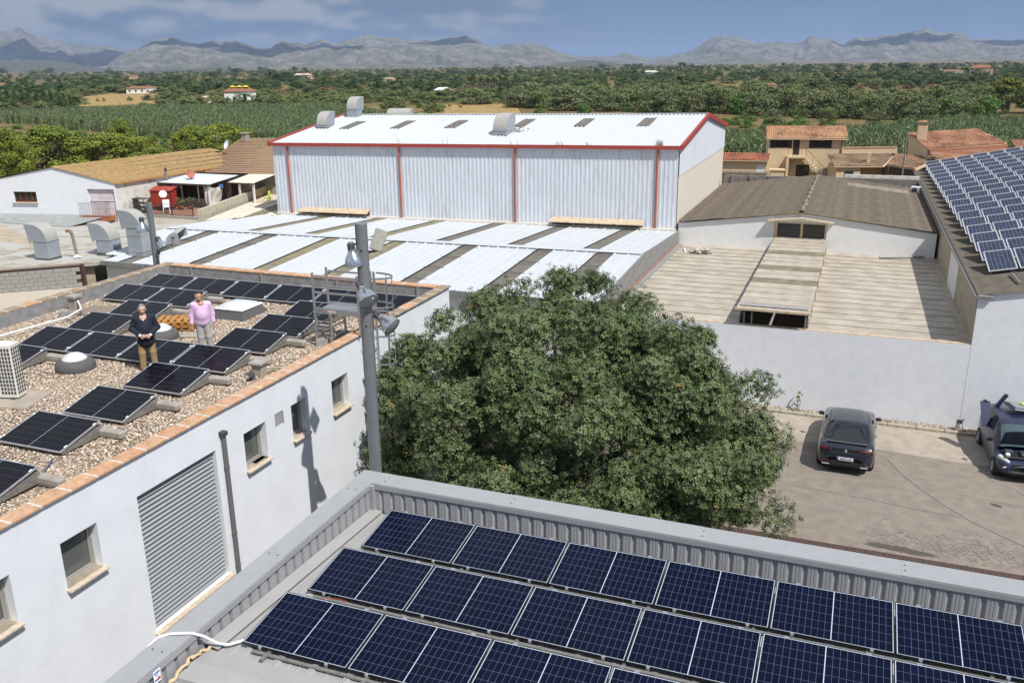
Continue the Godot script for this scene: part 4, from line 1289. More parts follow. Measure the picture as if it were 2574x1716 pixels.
func make_tan_building() -> void:
	var b := thing("tan_roof_building", "low building with white yard wall and tan sheet metal roof", "building")
	var w := MB.new()
	w.box(Vector3(-4.0, 1.62, -35.42), Vector3(17.04, 3.5, 0.24))
	obj("yard_wall", w, M.white_yard, b)
	var tp := MB.new()
	tp.box(Vector3(-4.0, 3.385, -35.42), Vector3(17.04, 0.03, 0.22))
	obj("wall_top", tp, M.tan_rusty, b)
	var zf := -35.6
	var pitch := 0.925
	var sheets := 17
	for side in 2:
		var x0: float = [-9.5, -1.28][side]
		var x1: float = [-3.95, 4.32][side]
		for i in sheets:
			var z := zf - i * pitch
			var st := MB.new()
			st.sheet(Vector3(x0, 3.36, z - pitch), Vector3(0, 0, 1), Vector3(x1 - x0 - 0.15 * side * 0.0, 0, 0), pitch, [Vector2(0, 0.0), Vector2(0.28, 0.0), Vector2(0.31, 0.006), Vector2(0.34, 0.0), Vector2(0.62, 0.0), Vector2(0.65, 0.006), Vector2(0.68, 0.0), Vector2(0.955, 0.0), Vector2(0.96, 0.014), Vector2(1.0, 0.014)], pitch)
			obj("roof_sheet", st, M.tan_roof if rng.randf() < 0.7 else M.tan_roof_b, b)
		var rows := MB.new()
		for i in sheets:
			for k in 4:
				rows.box(Vector3(lerpf(x0, x1, (k + 0.5) / 4.0), 3.378, zf - (i + 0.5) * pitch), Vector3(0.03, 0.01, 0.03))
		var sc := obj("screws", rows, M.tan_rusty, b)
		sc.set_meta("kind", "stuff")
	var gut := MB.new()
	gut.box(Vector3(4.36, 3.36, -43.4), Vector3(0.32, 0.04, 16.0), Basis(Vector3.UP, 0.0085))
	obj("box_gutter", gut, M.tan_roof_b, b)
	var cz := -35.12
	for i in 17:
		var z := cz - i * 0.95
		var y := 4.12 - 0.004 * i
		var st := MB.new()
		st.sheet(Vector3(-4.02, y, z - 0.95), Vector3(0, 0, 1), Vector3(2.82, 0, 0), 0.95, [Vector2(0, 0.0), Vector2(0.3, 0.0), Vector2(0.33, 0.014), Vector2(0.36, 0.0), Vector2(0.64, 0.0), Vector2(0.67, 0.014), Vector2(0.7, 0.0), Vector2(0.96, 0.0), Vector2(0.965, 0.012), Vector2(1.0, 0.012)], 0.95)
		var m: Material = M.tan_roof_b
		if i in [5, 8, 12]:
			m = M.strip_olive
		obj("canopy_sheet", st, m, b)
	for k in 7:
		var pn := MB.new()
		pn.cbox(Vector3(-3.76 + k * 0.38, 4.17, -35.62), Vector3(0.34, 0.02, 0.34), 0.004)
		obj("clear_panel", pn, M.clear_sheet, b)
	var lip := MB.new()
	lip.cbox(Vector3(-2.61, 4.10, -35.09), Vector3(2.94, 0.10, 0.06), 0.01)
	obj("canopy_edge", lip, M.tan_rusty, b)
	for x in [-3.72, -3.42, -1.36]:
		var ps := MB.new()
		ps.cbox(Vector3(x, 3.72, -35.38), Vector3(0.06, 0.74, 0.06), 0.006)
		obj("post", ps, M.galv, b)
	for x in [-3.97, -1.25]:
		for k in 6:
			var ps := MB.new()
			ps.box(Vector3(x, 3.72, -37.5 - k * 2.6), Vector3(0.06, 0.7, 0.06))
			obj("post", ps, M.galv, b)
		var ss := MB.new()
		ss.box(Vector3(x + (0.03 if x < -2 else -0.03), 3.55, -43.5), Vector3(0.04, 0.36, 15.4))
		obj("side_board", ss, M.tan_roof_b, b)
	var inn := MB.new()
	inn.box(Vector3(-2.6, 0.05, -43.4), Vector3(13.5, 0.1, 15.7))
	inn.box(Vector3(-9.3, 1.6, -43.4), Vector3(0.1, 3.3, 15.7))
	inn.box(Vector3(4.3, 1.6, -43.4), Vector3(0.1, 3.3, 15.7))
	inn.box(Vector3(-2.6, 1.6, -51.2), Vector3(13.5, 3.3, 0.1))
	obj("interior", inn, M.concrete, b)
	var mc := thing("machine", "dark green machine inside the opening under the canopy", "machine", Vector3(-2.3, 0.1, -36.9))
	var bd := MB.new()
	bd.lathe(Vector3(0, 1.0, 0), [Vector2(0, 0.9), Vector2(0.5, 0.8), Vector2(0.75, 0.4), Vector2(0.8, 0), Vector2(0.8, -1.0)], 18, Basis().scaled(Vector3(1.2, 1, 0.8)))
	obj("casing", bd, mt(0.02, 0.09, 0.065, 0.35), mc)
	var ar := MB.new()
	ar.bar(Vector3(-1.0, 0.0, 0), Vector3(-0.8, 2.9, 0.3), 0.12, 0.12)
	ar.bar(Vector3(-0.8, 2.9, 0.3), Vector3(-0.3, 2.2, 0.4), 0.1, 0.1)
	obj("arm", ar, M.dark, mc)
	var cl := MB.new()
	rng.seed = 5
	for i in 60:
		var p := Vector3(-8.2 + rng.randf() * 0.95, 3.40 + rng.randf() * 0.1, -49.4 + rng.randf() * 0.6)
		var q := Basis.from_euler(Vector3(rng.randf_range(-0.6, 0.6), rng.randf() * TAU, rng.randf_range(-0.6, 0.6)))
		cl.quad(p, p + q * Vector3(0.22, 0, 0), p + q * Vector3(0.2, 0.04, -0.18), p + q * Vector3(0.02, 0.02, -0.2))
	tag(obj("rag_heap", cl, mt(0.55, 0.53, 0.47, 0.9, "dirty", 1.0)), "crumpled pale cloth lying on the tan roof near the hall", "rags")
	var pp := MB.new()
	pp.rod(Vector3(1.5, 3.44, -50.4), Vector3(3.7, 3.5, -51.0), 0.06, 10)
	tag(obj("loose_pipe", pp, M.galv), "grey pipe lying on the tan roof by the gable wall", "pipe")
	var lp := MB.new()
	lp.rod(Vector3(-8.75, 3.42, -49.6), Vector3(-8.6, 3.42, -49.0), 0.06, 10)
	tag(obj("loose_pipe", lp, M.white_plastic), "short white pipe lying beside the crumpled cloth", "pipe")
func make_white_roof() -> void:
	var b := thing("white_roof_building", "low workshop with wide white sheet metal roof and grey skylight strips", "building")
	var zr := func(x: float) -> float: return -42.2 - (x + 9.3) * 0.0463
	var zb := func(x: float) -> float: return -51.25 - (x + 9.55) * 0.0647
	var prof := [Vector2(0, 0.045), Vector2(0.03, 0.045), Vector2(0.06, 0.0), Vector2(0.22, 0.0), Vector2(0.24, 0.01), Vector2(0.26, 0.0), Vector2(0.45, 0.0), Vector2(0.47, 0.03), Vector2(0.53, 0.03), Vector2(0.55, 0.0), Vector2(0.74, 0.0), Vector2(0.76, 0.01), Vector2(0.78, 0.0), Vector2(0.94, 0.0), Vector2(0.97, 0.045), Vector2(1.0, 0.045)]
	var strips_f := [-34.42, -30.58, -26.71, -22.79, -18.76, -14.74, -11.66]
	var strips_b := [-32.33, -28.61, -24.63, -20.70, -16.64, -12.61]
	for half in 2:
		var cuts: Array = strips_f if half == 0 else strips_b
		var edges := []
		var x := -37.3
		for c in cuts + [-9.42]:
			var n := maxi(1, roundi((c - x) / 1.03))
			for i in n:
				edges.append([lerpf(x, c, float(i) / n), lerpf(x, c, float(i + 1) / n), false])
			if c < -9.5:
				edges.append([c, c + 0.86, true])
			x = c + 0.86
		for e in edges:
			var xm: float = (e[0] + e[1]) * 0.5
			var zr_: float = zr.call(xm)
			var ze := -33.9
			var ye := 4.15
			if half == 1:
				ze = zb.call(xm)
				ye = 4.1
			if xm < -35.5:
				ze = lerpf(-33.9, -39.3, clampf((-35.5 - xm) / 1.8, 0, 1)) if half == 0 else lerpf(-49.3, -44.6, clampf((-35.5 - xm) / 1.8, 0, 1))
				ye = lerpf(4.55, ye, (ze - zr_) / ((-33.9 if half == 0 else zb.call(xm)) - zr_))
			var st := MB.new()
			var lift: float = -0.02 if e[2] else 0.0
			st.sheet(Vector3(e[0], 4.55 + lift, zr_), Vector3.RIGHT, Vector3(0, ye - 4.55, ze - zr_), e[1] - e[0], prof if not e[2] else wave(0.03, 4).map(func(q): return Vector2(q.x / 8.0, q.y)) , e[1] - e[0] if not e[2] else (e[1] - e[0]))
			var m: Material = M.roof_white
			if e[2]:
				st = MB.new()
				st.sheet(Vector3(e[0], 4.55 + lift, zr_), Vector3.RIGHT, Vector3(0, ye - 4.55, ze - zr_), e[1] - e[0], wave(0.025, 4), 0.108)
				m = M.strip_olive if (half == 0 and xm < -20 and xm > -28) or (half == 1 and xm < -22) else M.strip_grey
			obj("skylight_strip" if e[2] else "roof_sheet", st, m, b)
			if e[2] and half == 0 and (xm > -20 or xm < -28):
				for k in 4:
					var t := (k + 0.4) / 4.0
					var br := MB.new()
					br.bar(Vector3(e[0] - 0.12, lerpf(4.6, ye + 0.05, t), lerpf(zr_, ze, t)), Vector3(e[1] + 0.12, lerpf(4.6, ye + 0.05, t), lerpf(zr_, ze, t) - 0.03), 0.02, 0.015)
					obj("strap", br, M.dark, b)
	var rc := MB.new()
	for i in 9:
		var xa := -37.3 + i * 3.1
		var xb := minf(xa + 3.12, -9.42)
		for sd in [-1.0, 1.0]:
			var p := [Vector3(xa, 4.63, zr.call(xa)), Vector3(xb, 4.63, zr.call(xb)), Vector3(xb, 4.605, zr.call(xb) + sd * 0.28), Vector3(xa, 4.605, zr.call(xa) + sd * 0.28)]
			if sd > 0:
				p.reverse()
			rc.slab(p, 0.015)
	obj("ridge_cap", rc, M.roof_white, b)
	var deck := MB.new()
	deck.slab([Vector3(-35.6, 4.05, -33.95), Vector3(-9.46, 4.05, -33.95), Vector3(-9.46, 4.44, -42.2), Vector3(-37.2, 4.44, -40.9)], 0.06)
	deck.slab([Vector3(-37.2, 4.44, -40.9), Vector3(-9.46, 4.44, -42.2), Vector3(-9.6, 4.0, -51.3), Vector3(-36.0, 4.0, -49.6)], 0.06)
	obj("roof_deck", deck, M.cream_old, b)
	var fa := MB.new()
	fa.prism(PackedVector2Array([Vector2(33.9, 3.0), Vector2(51.1, 3.0), Vector2(51.1, 4.14), Vector2(42.2, 4.60), Vector2(33.9, 4.2)]), -9.42, -9.36, Vector3.ZERO, Basis(Vector3(0, 0, -1), Vector3(0, 1, 0), Vector3(1, 0, 0)))
	obj("fascia", fa, M.fascia_grey, b)
	var sl := MB.new()
	var sp := PackedVector3Array()
	var sr := PackedFloat32Array()
	for i in 40:
		var t := i / 39.0
		sp.append(Vector3(-9.33 + 0.01 * sin(i * 2.0), 3.52 + 0.02 * sin(i * 1.3), -35.7 - 15.2 * t))
		sr.append(0.035 + 0.01 * sin(i * 1.9))
	sl.tube(sp, sr, 6)
	obj("sealing_strip", sl, mt(0.42, 0.17, 0.11, 0.9, "dirty", 1.0), b)
	var fl := MB.new()
	fl.slab([Vector3(-9.36, 3.5, -51.0), Vector3(-9.36, 3.5, -35.6), Vector3(-9.12, 3.395, -35.6), Vector3(-9.12, 3.395, -51.0)], 0.02)
	obj("flashing", fl, M.fascia_grey, b)
	var fw := MB.new()
	fw.box(Vector3(-22.5, 1.95, -34.2), Vector3(26.0, 4.0, 0.2))
	obj("wall", fw, M.white_old, b)
	var gt := MB.new()
	gt.box(Vector3(-22.5, 4.05, -33.92), Vector3(26.2, 0.22, 0.12))
	obj("gutter", gt, M.fascia_grey, b)
func hall_at(u: float, v: float, y: float) -> Vector3:
	return Vector3(-9.58 - 0.9979 * u - 0.0105 * v, y - 0.2 * u / 26.4 * clampf((y - 4.0) / 5.0, 0.0, 1.0), -51.33 + 0.0645 * u - v)
func make_hall() -> void:
	var b := thing("hall", "tall white corrugated hall with red trim and downpipes", "building")
	var L := 26.4
	var Dp := 19.0
	var E := 8.88
	var Rg := 10.15
	var bays := [26.4, 25.28, 17.36, 9.79, 1.23, 0.0]
	var nrm := Vector3(0.0645, 0, 0.9979)
	for i in 5:
		var st := MB.new()
		var p0 := hall_at(bays[i], 0, 3.9)
		var p1 := hall_at(bays[i + 1], 0, 3.9)
		var top := hall_at(bays[i], 0, E)
		st.sheet(p0, (p1 - p0).normalized(), top - p0, p0.distance_to(p1), [Vector2(0, 0), Vector2(0.5, 0), Vector2(0.6, 0.022), Vector2(0.9, 0.022), Vector2(1.0, 0.0)], 0.262, nrm)
		obj("cladding", st, M.hall_white, b)
	var sw := MB.new()
	sw.quad(hall_at(0, 0, 0), hall_at(0, Dp, 0), hall_at(0, Dp, 7.2), hall_at(0, 0, 7.3))
	sw.quad(hall_at(0.2, 0, 7.3), hall_at(0, 0, 7.3), hall_at(0, Dp, 7.2), hall_at(0.2, Dp, 7.2))
	obj("block_wall", sw, M.cream, b)
	var n := 60
	var up := MB.new()
	for i in n:
		for q in [[0.0, 0.55, 0.0, 0.0], [0.55, 0.65, 0.0, 0.03], [0.65, 0.9, 0.03, 0.03], [0.9, 1.0, 0.03, 0.0]]:
			var v0: float = (i + q[0]) * Dp / n
			var v1: float = (i + q[1]) * Dp / n
			var t0: float = lerpf(E, Rg, 1.0 - absf(v0 - Dp / 2) / (Dp / 2))
			var t1: float = lerpf(E, Rg, 1.0 - absf(v1 - Dp / 2) / (Dp / 2))
			var o0 := Vector3(0.02 + q[2], 0, 0)
			var o1 := Vector3(0.02 + q[3], 0, 0)
			up.quad(hall_at(0, v0, 7.25) + o0, hall_at(0, v1, 7.25) + o1, hall_at(0, v1, t1) + o1, hall_at(0, v0, t0) + o0)
	obj("cladding", up, M.hall_white, b)
	var bk := MB.new()
	bk.quad(hall_at(L, Dp, 0), hall_at(L, 0, 0), hall_at(L, 0, E), hall_at(L, Dp, E))
	bk.tri(hall_at(L, Dp, E), hall_at(L, 0, E), hall_at(L, Dp / 2, Rg))
	bk.quad(hall_at(0, Dp, 0), hall_at(L, Dp, 0), hall_at(L, Dp, E), hall_at(0, Dp, E))
	obj("wall", bk, M.hall_white, b)
	for sd in 2:
		var va := -0.12 if sd == 0 else Dp + 0.12
		var st := MB.new()
		var a := hall_at(L + 0.15, va, E + 0.02)
		var c := hall_at(-0.15, va, E + 0.02)
		var r := hall_at(L + 0.15, Dp / 2, Rg + 0.05)
		if sd == 0:
			st.sheet(a, (c - a).normalized(), r - a, a.distance_to(c), [Vector2(0, 0), Vector2(0.45, 0), Vector2(0.58, 0.04), Vector2(0.87, 0.04), Vector2(1.0, 0.0)], 0.262)
		else:
			st.sheet(c, (a - c).normalized(), hall_at(-0.15, Dp / 2, Rg + 0.05) - c, a.distance_to(c), [Vector2(0, 0), Vector2(0.45, 0), Vector2(0.58, 0.04), Vector2(0.87, 0.04), Vector2(1.0, 0.0)], 0.262)
		obj("roof_slope", st, M.hall_roof, b)
	var rc := MB.new()
	rc.bar(hall_at(L + 0.15, Dp / 2, Rg + 0.09), hall_at(-0.15, Dp / 2, Rg + 0.09), 0.4, 0.03)
	obj("ridge_cap", rc, M.hall_roof, b)
	var gt := MB.new()
	gt.bar(hall_at(L + 0.2, -0.16, E - 0.02), hall_at(-0.2, -0.16, E - 0.02), 0.18, 0.2)
	obj("gutter", gt, M.red_trim, b)
	for u in [-0.14, L + 0.14]:
		var rk := MB.new()
		rk.bar(hall_at(u, -0.2, E), hall_at(u, Dp / 2, Rg), 0.14, 0.28)
		rk.bar(hall_at(u, Dp / 2, Rg), hall_at(u, Dp + 0.2, E), 0.14, 0.28)
		obj("rake_trim", rk, M.red_trim, b)
	for i in range(1, 5):
		var dp := MB.new()
		var p0 := hall_at(bays[i], 0, E - 0.1) + nrm * 0.09
		dp.rod(p0, hall_at(bays[i], 0, 4.1) + nrm * 0.09, 0.065, 10)
		for y in [5.2, 7.0]:
			dp.rod(hall_at(bays[i], 0, y) + nrm * 0.09, hall_at(bays[i], 0, y + 0.05) + nrm * 0.09, 0.075, 10)
		obj("downpipe", dp, M.red_pipe, b)
	var bs := MB.new()
	bs.bar(hall_at(L, -0.08, 4.17), hall_at(0, -0.08, 4.17), 0.2, 0.1)
	obj("base_flashing", bs, M.cream, b)
	for q in [[24.55, 19.65, M.red_dark], [7.45, 1.95, M.black]]:
		var hd := MB.new()
		hd.slab([hall_at(q[0], 0.0, 4.66), hall_at(q[0] + 0.1, -0.55, 4.45), hall_at(q[1] - 0.1, -0.55, 4.45), hall_at(q[1], 0.0, 4.66)], 0.05)
		var hood := obj("vent_hood", hd, M.tan_rusty, b)
		var dk := MB.new()
		dk.quad(hall_at(q[0], -0.06, 4.0), hall_at(q[1], -0.06, 4.0), hall_at(q[1], -0.06, 4.5), hall_at(q[0], -0.06, 4.5))
		obj("opening", dk, q[2], hood)
		for k in 5:
			var ps := MB.new()
			var u: float = lerpf(q[0] - 0.1, q[1] + 0.1, k / 4.0)
			ps.bar(hall_at(u, -0.45, 4.05), hall_at(u, -0.45, 4.45), 0.035, 0.035)
			obj("bracket", ps, M.galv, hood)
	for x in [[-33.2, -55.4], [-29.45, -55.85], [-25.65, -56.3], [-21.0, -57.0], [-16.95, -57.4], [-12.9, -57.85]]:
		var u: float = (-9.58 - x[0]) / 0.9979
		var v: float = -51.33 + 0.0645 * u - x[1]
		var y0: float = lerpf(E + 0.02, Rg + 0.05, (v - 1.25) / (Dp / 2)) + 0.05
		var y1: float = lerpf(E + 0.02, Rg + 0.05, (v + 1.25) / (Dp / 2)) + 0.05
		var st := MB.new()
		var p := hall_at(u + 0.42, v - 1.25, y0)
		st.sheet(p, (hall_at(u - 0.42, v - 1.25, y0) - p).normalized(), hall_at(u + 0.42, v + 1.25, y1) - p, 0.84, [Vector2(0, 0), Vector2(0.45, 0), Vector2(0.58, 0.03), Vector2(0.87, 0.03), Vector2(1.0, 0.0)], 0.262)
		obj("rooflight", st, M.strip_grey, b)
	rng.seed = 31
	for q in [[1.15, 0.42, 26], [7.0, 0.3, 9], [5.2, 0.25, 8], [17.4, 0.55, 2], [14.1, 0.5, 2], [9.8, 0.3, 4]]:
		var wd := MB.new()
		for i in q[2]:
			var p := hall_at(q[0] + rng.randf_range(-0.25, 0.25), -0.14, E + 0.06)
			var d: Vector3 = Vector3(rng.randf_range(-0.22, 0.22), 1.0, rng.randf_range(-0.1, 0.15)) * q[1] * rng.randf_range(0.5, 1.0)
			wd.tube(PackedVector3Array([p, p + d * 0.6, p + d + Vector3(d.x, 0, 0) * 0.4]), PackedFloat32Array([0.012, 0.01, 0.003]), 4)
		tag(obj("gutter_weed", wd, mt(0.30, 0.22, 0.10, 0.9)), "dry weed tuft growing in the red gutter, %s" % ["above the right downpipe", "above the right vent hood", "right of the right vent hood centre", "beside the second downpipe", "between the middle downpipes", "by the third downpipe"][[1.15, 7.0, 5.2, 17.4, 14.1, 9.8].find(q[0])], "weeds", "weeds in the red gutter")
	duct("exhaust_duct", "curved sheet metal exhaust hood at the left rake of the hall roof", Vector3(-35.0, 9.35, -54.6), 0.06, 0.85, 0.8, 0.25, 0.38, M.duct)
	duct("exhaust_duct", "curved exhaust hood on the ridge at the left end of the hall", Vector3(-34.95, 9.7, -58.6), 0.06, 0.85, 0.8, 0.75, 0.4, M.duct)
	duct("exhaust_duct", "wide low exhaust hood lying on the hall ridge", Vector3(-31.7, 9.75, -59.4), 0.06, 0.5, 1.75, 0.2, 0.3, M.duct)
	duct("exhaust_duct", "curved rust-stained exhaust hood in the middle of the hall roof", Vector3(-21.25, 9.15, -53.6), -0.1, 1.0, 0.95, 0.35, 0.35, M.duct)
	var br := MB.new()
	for i in 9:
		var p := Vector3(-20.7 + rng.randf() * 0.7, 9.36 + 0.03 * i, -54.7 + rng.randf() * 0.5)
		br.bar(p, p + Vector3(rng.randf_range(-0.5, 0.5), rng.randf_range(-0.05, 0.12), rng.randf_range(-0.4, 0.4)), 0.05, 0.03)
	tag(obj("broken_sheeting", br, mt(0.16, 0.12, 0.09, 0.9, "rust", 1.0)), "rusty broken sheet pieces beside the middle exhaust hood", "debris")
func duct(called: String, label: String, at: Vector3, turn: float, d: float, w: float, hb: float, flare: float, m: Material, cat := "duct") -> Node3D:
	var t := thing(called, label, cat, at, turn)
	var sh := MB.new()
	sh.box(Vector3(0, hb * 0.5 - 0.1, 0), Vector3(w, hb + 0.2, d))
	sh.box(Vector3(0, hb, 0), Vector3(w + 0.05, 0.035, d + 0.05))
	for k in 2:
		var s := -1.0 if k else 1.0
		sh.bar(Vector3(-w * 0.48, 0.0, s * (d * 0.5 + 0.002)), Vector3(w * 0.48, hb - 0.03, s * (d * 0.5 + 0.002)), 0.012, 0.012, Vector3(0, 0, 1))
		sh.bar(Vector3(w * 0.48, 0.0, s * (d * 0.5 + 0.002)), Vector3(-w * 0.48, hb - 0.03, s * (d * 0.5 + 0.002)), 0.012, 0.012, Vector3(0, 0, 1))
		sh.bar(Vector3(s * (w * 0.5 + 0.002), 0.0, -d * 0.48), Vector3(s * (w * 0.5 + 0.002), hb - 0.03, d * 0.48), 0.012, 0.012, Vector3(1, 0, 0))
		sh.bar(Vector3(s * (w * 0.5 + 0.002), 0.0, d * 0.48), Vector3(s * (w * 0.5 + 0.002), hb - 0.03, -d * 0.48), 0.012, 0.012, Vector3(1, 0, 0))
	obj("shaft", sh, m, t)
	var tr := MB.new()
	tr.box(Vector3(0, 0.0, 0), Vector3(w + 0.04, 0.14, d + 0.04))
	obj("base_seal", tr, M.bitumen, t)
	var poly := PackedVector2Array()
	poly.append(Vector2(-d * 0.5, hb))
	for i in 13:
		var a := PI * 0.5 * i / 12.0
		poly.append(Vector2(-d * 0.5 + d * cos(a), hb + d * sin(a)))
	var bs := Basis(Vector3(0, 0, 1), Vector3(0, 1, 0), Vector3(-1, 0, 0))
	var lip := PackedVector2Array([Vector2(-d * 0.5, hb), Vector2(-d * 0.5, hb + d), Vector2(-d * 0.5 - flare, hb + d + flare * 0.05), Vector2(-d * 0.5 - flare * 0.55, hb - flare * 0.35)])
	for s in [-1.0, 1.0]:
		var hd := MB.new()
		hd.prism(poly, s * w * 0.5 - 0.005, s * w * 0.5 + 0.005, Vector3.ZERO, bs)
		hd.prism(lip, s * w * 0.5 - 0.006, s * w * 0.5 + 0.006, Vector3.ZERO, bs)
		obj("hood_cheek", hd, m, t)
	var tp := MB.new()
	for i in 12:
		var a0 := PI * 0.5 * i / 12.0
		var a1 := PI * 0.5 * (i + 1) / 12.0
		tp.quad(Vector3(-w * 0.5, hb + d * sin(a0), -d * 0.5 + d * cos(a0)), Vector3(w * 0.5, hb + d * sin(a0), -d * 0.5 + d * cos(a0)), Vector3(w * 0.5, hb + d * sin(a1), -d * 0.5 + d * cos(a1)), Vector3(-w * 0.5, hb + d * sin(a1), -d * 0.5 + d * cos(a1)))
	tp.quad(Vector3(-w * 0.5, hb + d, -d * 0.5), Vector3(w * 0.5, hb + d, -d * 0.5), Vector3(w * 0.5, hb + d + flare * 0.05, -d * 0.5 - flare), Vector3(-w * 0.5, hb + d + flare * 0.05, -d * 0.5 - flare))
	obj("hood_top", tp, M.duct_dusty, t)
	var inn := MB.new()
	inn.quad(Vector3(w * 0.49, hb, -d * 0.49), Vector3(-w * 0.49, hb, -d * 0.49), Vector3(-w * 0.49, hb + d * 0.98, -d * 0.49), Vector3(w * 0.49, hb + d * 0.98, -d * 0.49))
	obj("mouth", inn, m, t)
	return t
func make_gable_building() -> void:
	var b := thing("gable_building", "low white gabled workshop with weathered grey corrugated roof", "building")
	var Zf := -51.3
	var Zb := -68.6
	var l := Vector2(-9.45, 4.64)
	var p := Vector2(-2.7, 5.50)
	var r := Vector2(4.15, 4.75)
	var w := MB.new()
	var ly := func(x: float) -> float: return lerpf(l.y, p.y, (x - l.x) / (p.x - l.x)) if x < p.x else lerpf(p.y, r.y, (x - p.x) / (r.x - p.x))
	for s in [[-9.45, -4.1, 3.0, 0.0], [-1.3, 4.2, 3.0, 0.0]]:
		var poly := PackedVector2Array([Vector2(s[0], s[2]), Vector2(s[1], s[2]), Vector2(s[1], ly.call(s[1]) - 0.06), Vector2(s[0], ly.call(s[0]) - 0.06)])
		w.prism(poly, Zf - 0.25, Zf)
	w.prism(PackedVector2Array([Vector2(-4.1, 3.0), Vector2(-1.3, 3.0), Vector2(-1.3, 4.0), Vector2(-4.1, 4.0)]), Zf - 0.249, Zf - 0.02)
	w.prism(PackedVector2Array([Vector2(-4.1, 4.95), Vector2(-1.3, 4.95), Vector2(-1.3, ly.call(-1.3) - 0.06), Vector2(p.x, p.y - 0.06), Vector2(-4.1, ly.call(-4.1) - 0.06)]), Zf - 0.249, Zf - 0.02)
	obj("gable_wall", w, M.white_old, b)
	var wf := MB.new()
	for x in [-4.02, -2.6, -1.36]:
		wf.cbox(Vector3(x, 4.48, Zf - 0.08), Vector3(0.08, 0.94, 0.07), 0.008)
	wf.cbox(Vector3(-2.7, 4.9, Zf - 0.08), Vector3(2.6, 0.08, 0.075), 0.008)
	wf.cbox(Vector3(-2.7, 4.04, Zf - 0.08), Vector3(2.6, 0.08, 0.075), 0.008)
	var wo := obj("window", wf, M.stone_sill, b)
	for x in [-3.31, -1.98]:
		var g := MB.new()
		g.box(Vector3(x, 4.47, Zf - 0.1), Vector3(1.24, 0.8, 0.01))
		obj("pane", g, M.glass_dark, wo)
	var bm := MB.new()
	bm.bar(Vector3(-4.45, 5.02, Zf + 0.18), Vector3(-2.7, 5.22, Zf + 0.18), 0.34, 0.09)
	bm.bar(Vector3(-2.7, 5.22, Zf + 0.18), Vector3(-0.95, 5.02, Zf + 0.18), 0.34, 0.09)
	obj("canopy_beam", bm, M.stone_sill, b)
	for s in 2:
		var e: Vector2 = l if s == 0 else r
		for k in 8:
			var t0 := k / 8.0
			var t1 := minf((k + 1) / 8.0 + 0.012, 1.0)
			var a := Vector3(lerpf(e.x, p.x, t0), lerpf(e.y, p.y, t0) + 0.05 - 0.0, Zf + 0.15)
			var d := Vector3(lerpf(e.x, p.x, t1), lerpf(e.y, p.y, t1) + 0.03, Zf + 0.15)
			var st := MB.new()
			if s == 0:
				st.sheet(d, Vector3(0, 0, -1), a - d, -Zb + Zf + 0.15, wave(0.05, 5), 0.177)
			else:
				st.sheet(a, Vector3(0, 0, -1), d - a, -Zb + Zf + 0.15, wave(0.05, 5), 0.177)
			obj("roof_course", st, M.fibre_grey if (s == 0 or k > 0) else M.fibre_pale if false else M.fibre_grey, b)
	var ps := MB.new()
	var a2 := Vector3(3.3, lerpf(r.y, p.y, 0.12) + 0.075, -65.0)
	var d2 := Vector3(-0.6, lerpf(r.y, p.y, 0.69) + 0.075, -65.0)
	ps.sheet(a2, Vector3(0, 0, -1), d2 - a2, 1.6, wave(0.05, 5), 0.177)
	obj("roof_course", ps, M.fibre_pale, b)
	var rt := MB.new()
	for i in 7:
		var t0 := PI * i / 7.0
		var t1 := PI * (i + 1) / 7.0
		rt.quad(Vector3(cos(t0) * 0.14, sin(t0) * 0.11, 0.24), Vector3(cos(t0) * 0.12, sin(t0) * 0.095, -0.2), Vector3(cos(t1) * 0.12, sin(t1) * 0.095, -0.2), Vector3(cos(t1) * 0.14, sin(t1) * 0.11, 0.24))
	var rm := rt.mesh()
	for i in 42:
		var o := obj("ridge_tile", rm, M.ridge_tile if i % 4 else M.fibre_grey, b)
		o.position = Vector3(p.x + rng.randf_range(-0.02, 0.02), p.y + 0.03 + rng.randf_range(0, 0.02), Zf - i * 0.41)
		o.rotation.y = rng.randf_range(-0.05, 0.05)
	var body := MB.new()
	body.box(Vector3(-9.3, 2.2, -60), Vector3(0.2, 4.6, 17.2))
	body.box(Vector3(3.9, 2.2, -60), Vector3(0.2, 4.8, 17.2))
	obj("wall", body, M.white_old, b)
	var bp := MB.new()
	bp.box(Vector3(-6.1, 4.95, -69.0), Vector3(6.6, 0.8, 0.25))
	bp.box(Vector3(-2.6, 5.4, -69.0), Vector3(0.3, 0.95, 0.3))
	bp.box(Vector3(0.8, 5.0, -69.2), Vector3(6.6, 0.75, 0.25))
	obj("back_parapet", bp, M.parapet_dark, b)
	var bw := MB.new()
	bw.box(Vector3(1.6, 5.33, -69.5), Vector3(5.0, 0.5, 0.2))
	obj("back_parapet", bw, M.white_stained, b)
	for i in 5:
		var sd := MB.new()
		sd.cbox(Vector3(-8.8 + i * 1.35, 5.05, -68.82), Vector3(0.22, 0.62, 0.1), 0.02)
		obj("pier", sd, M.parapet_dark, b)
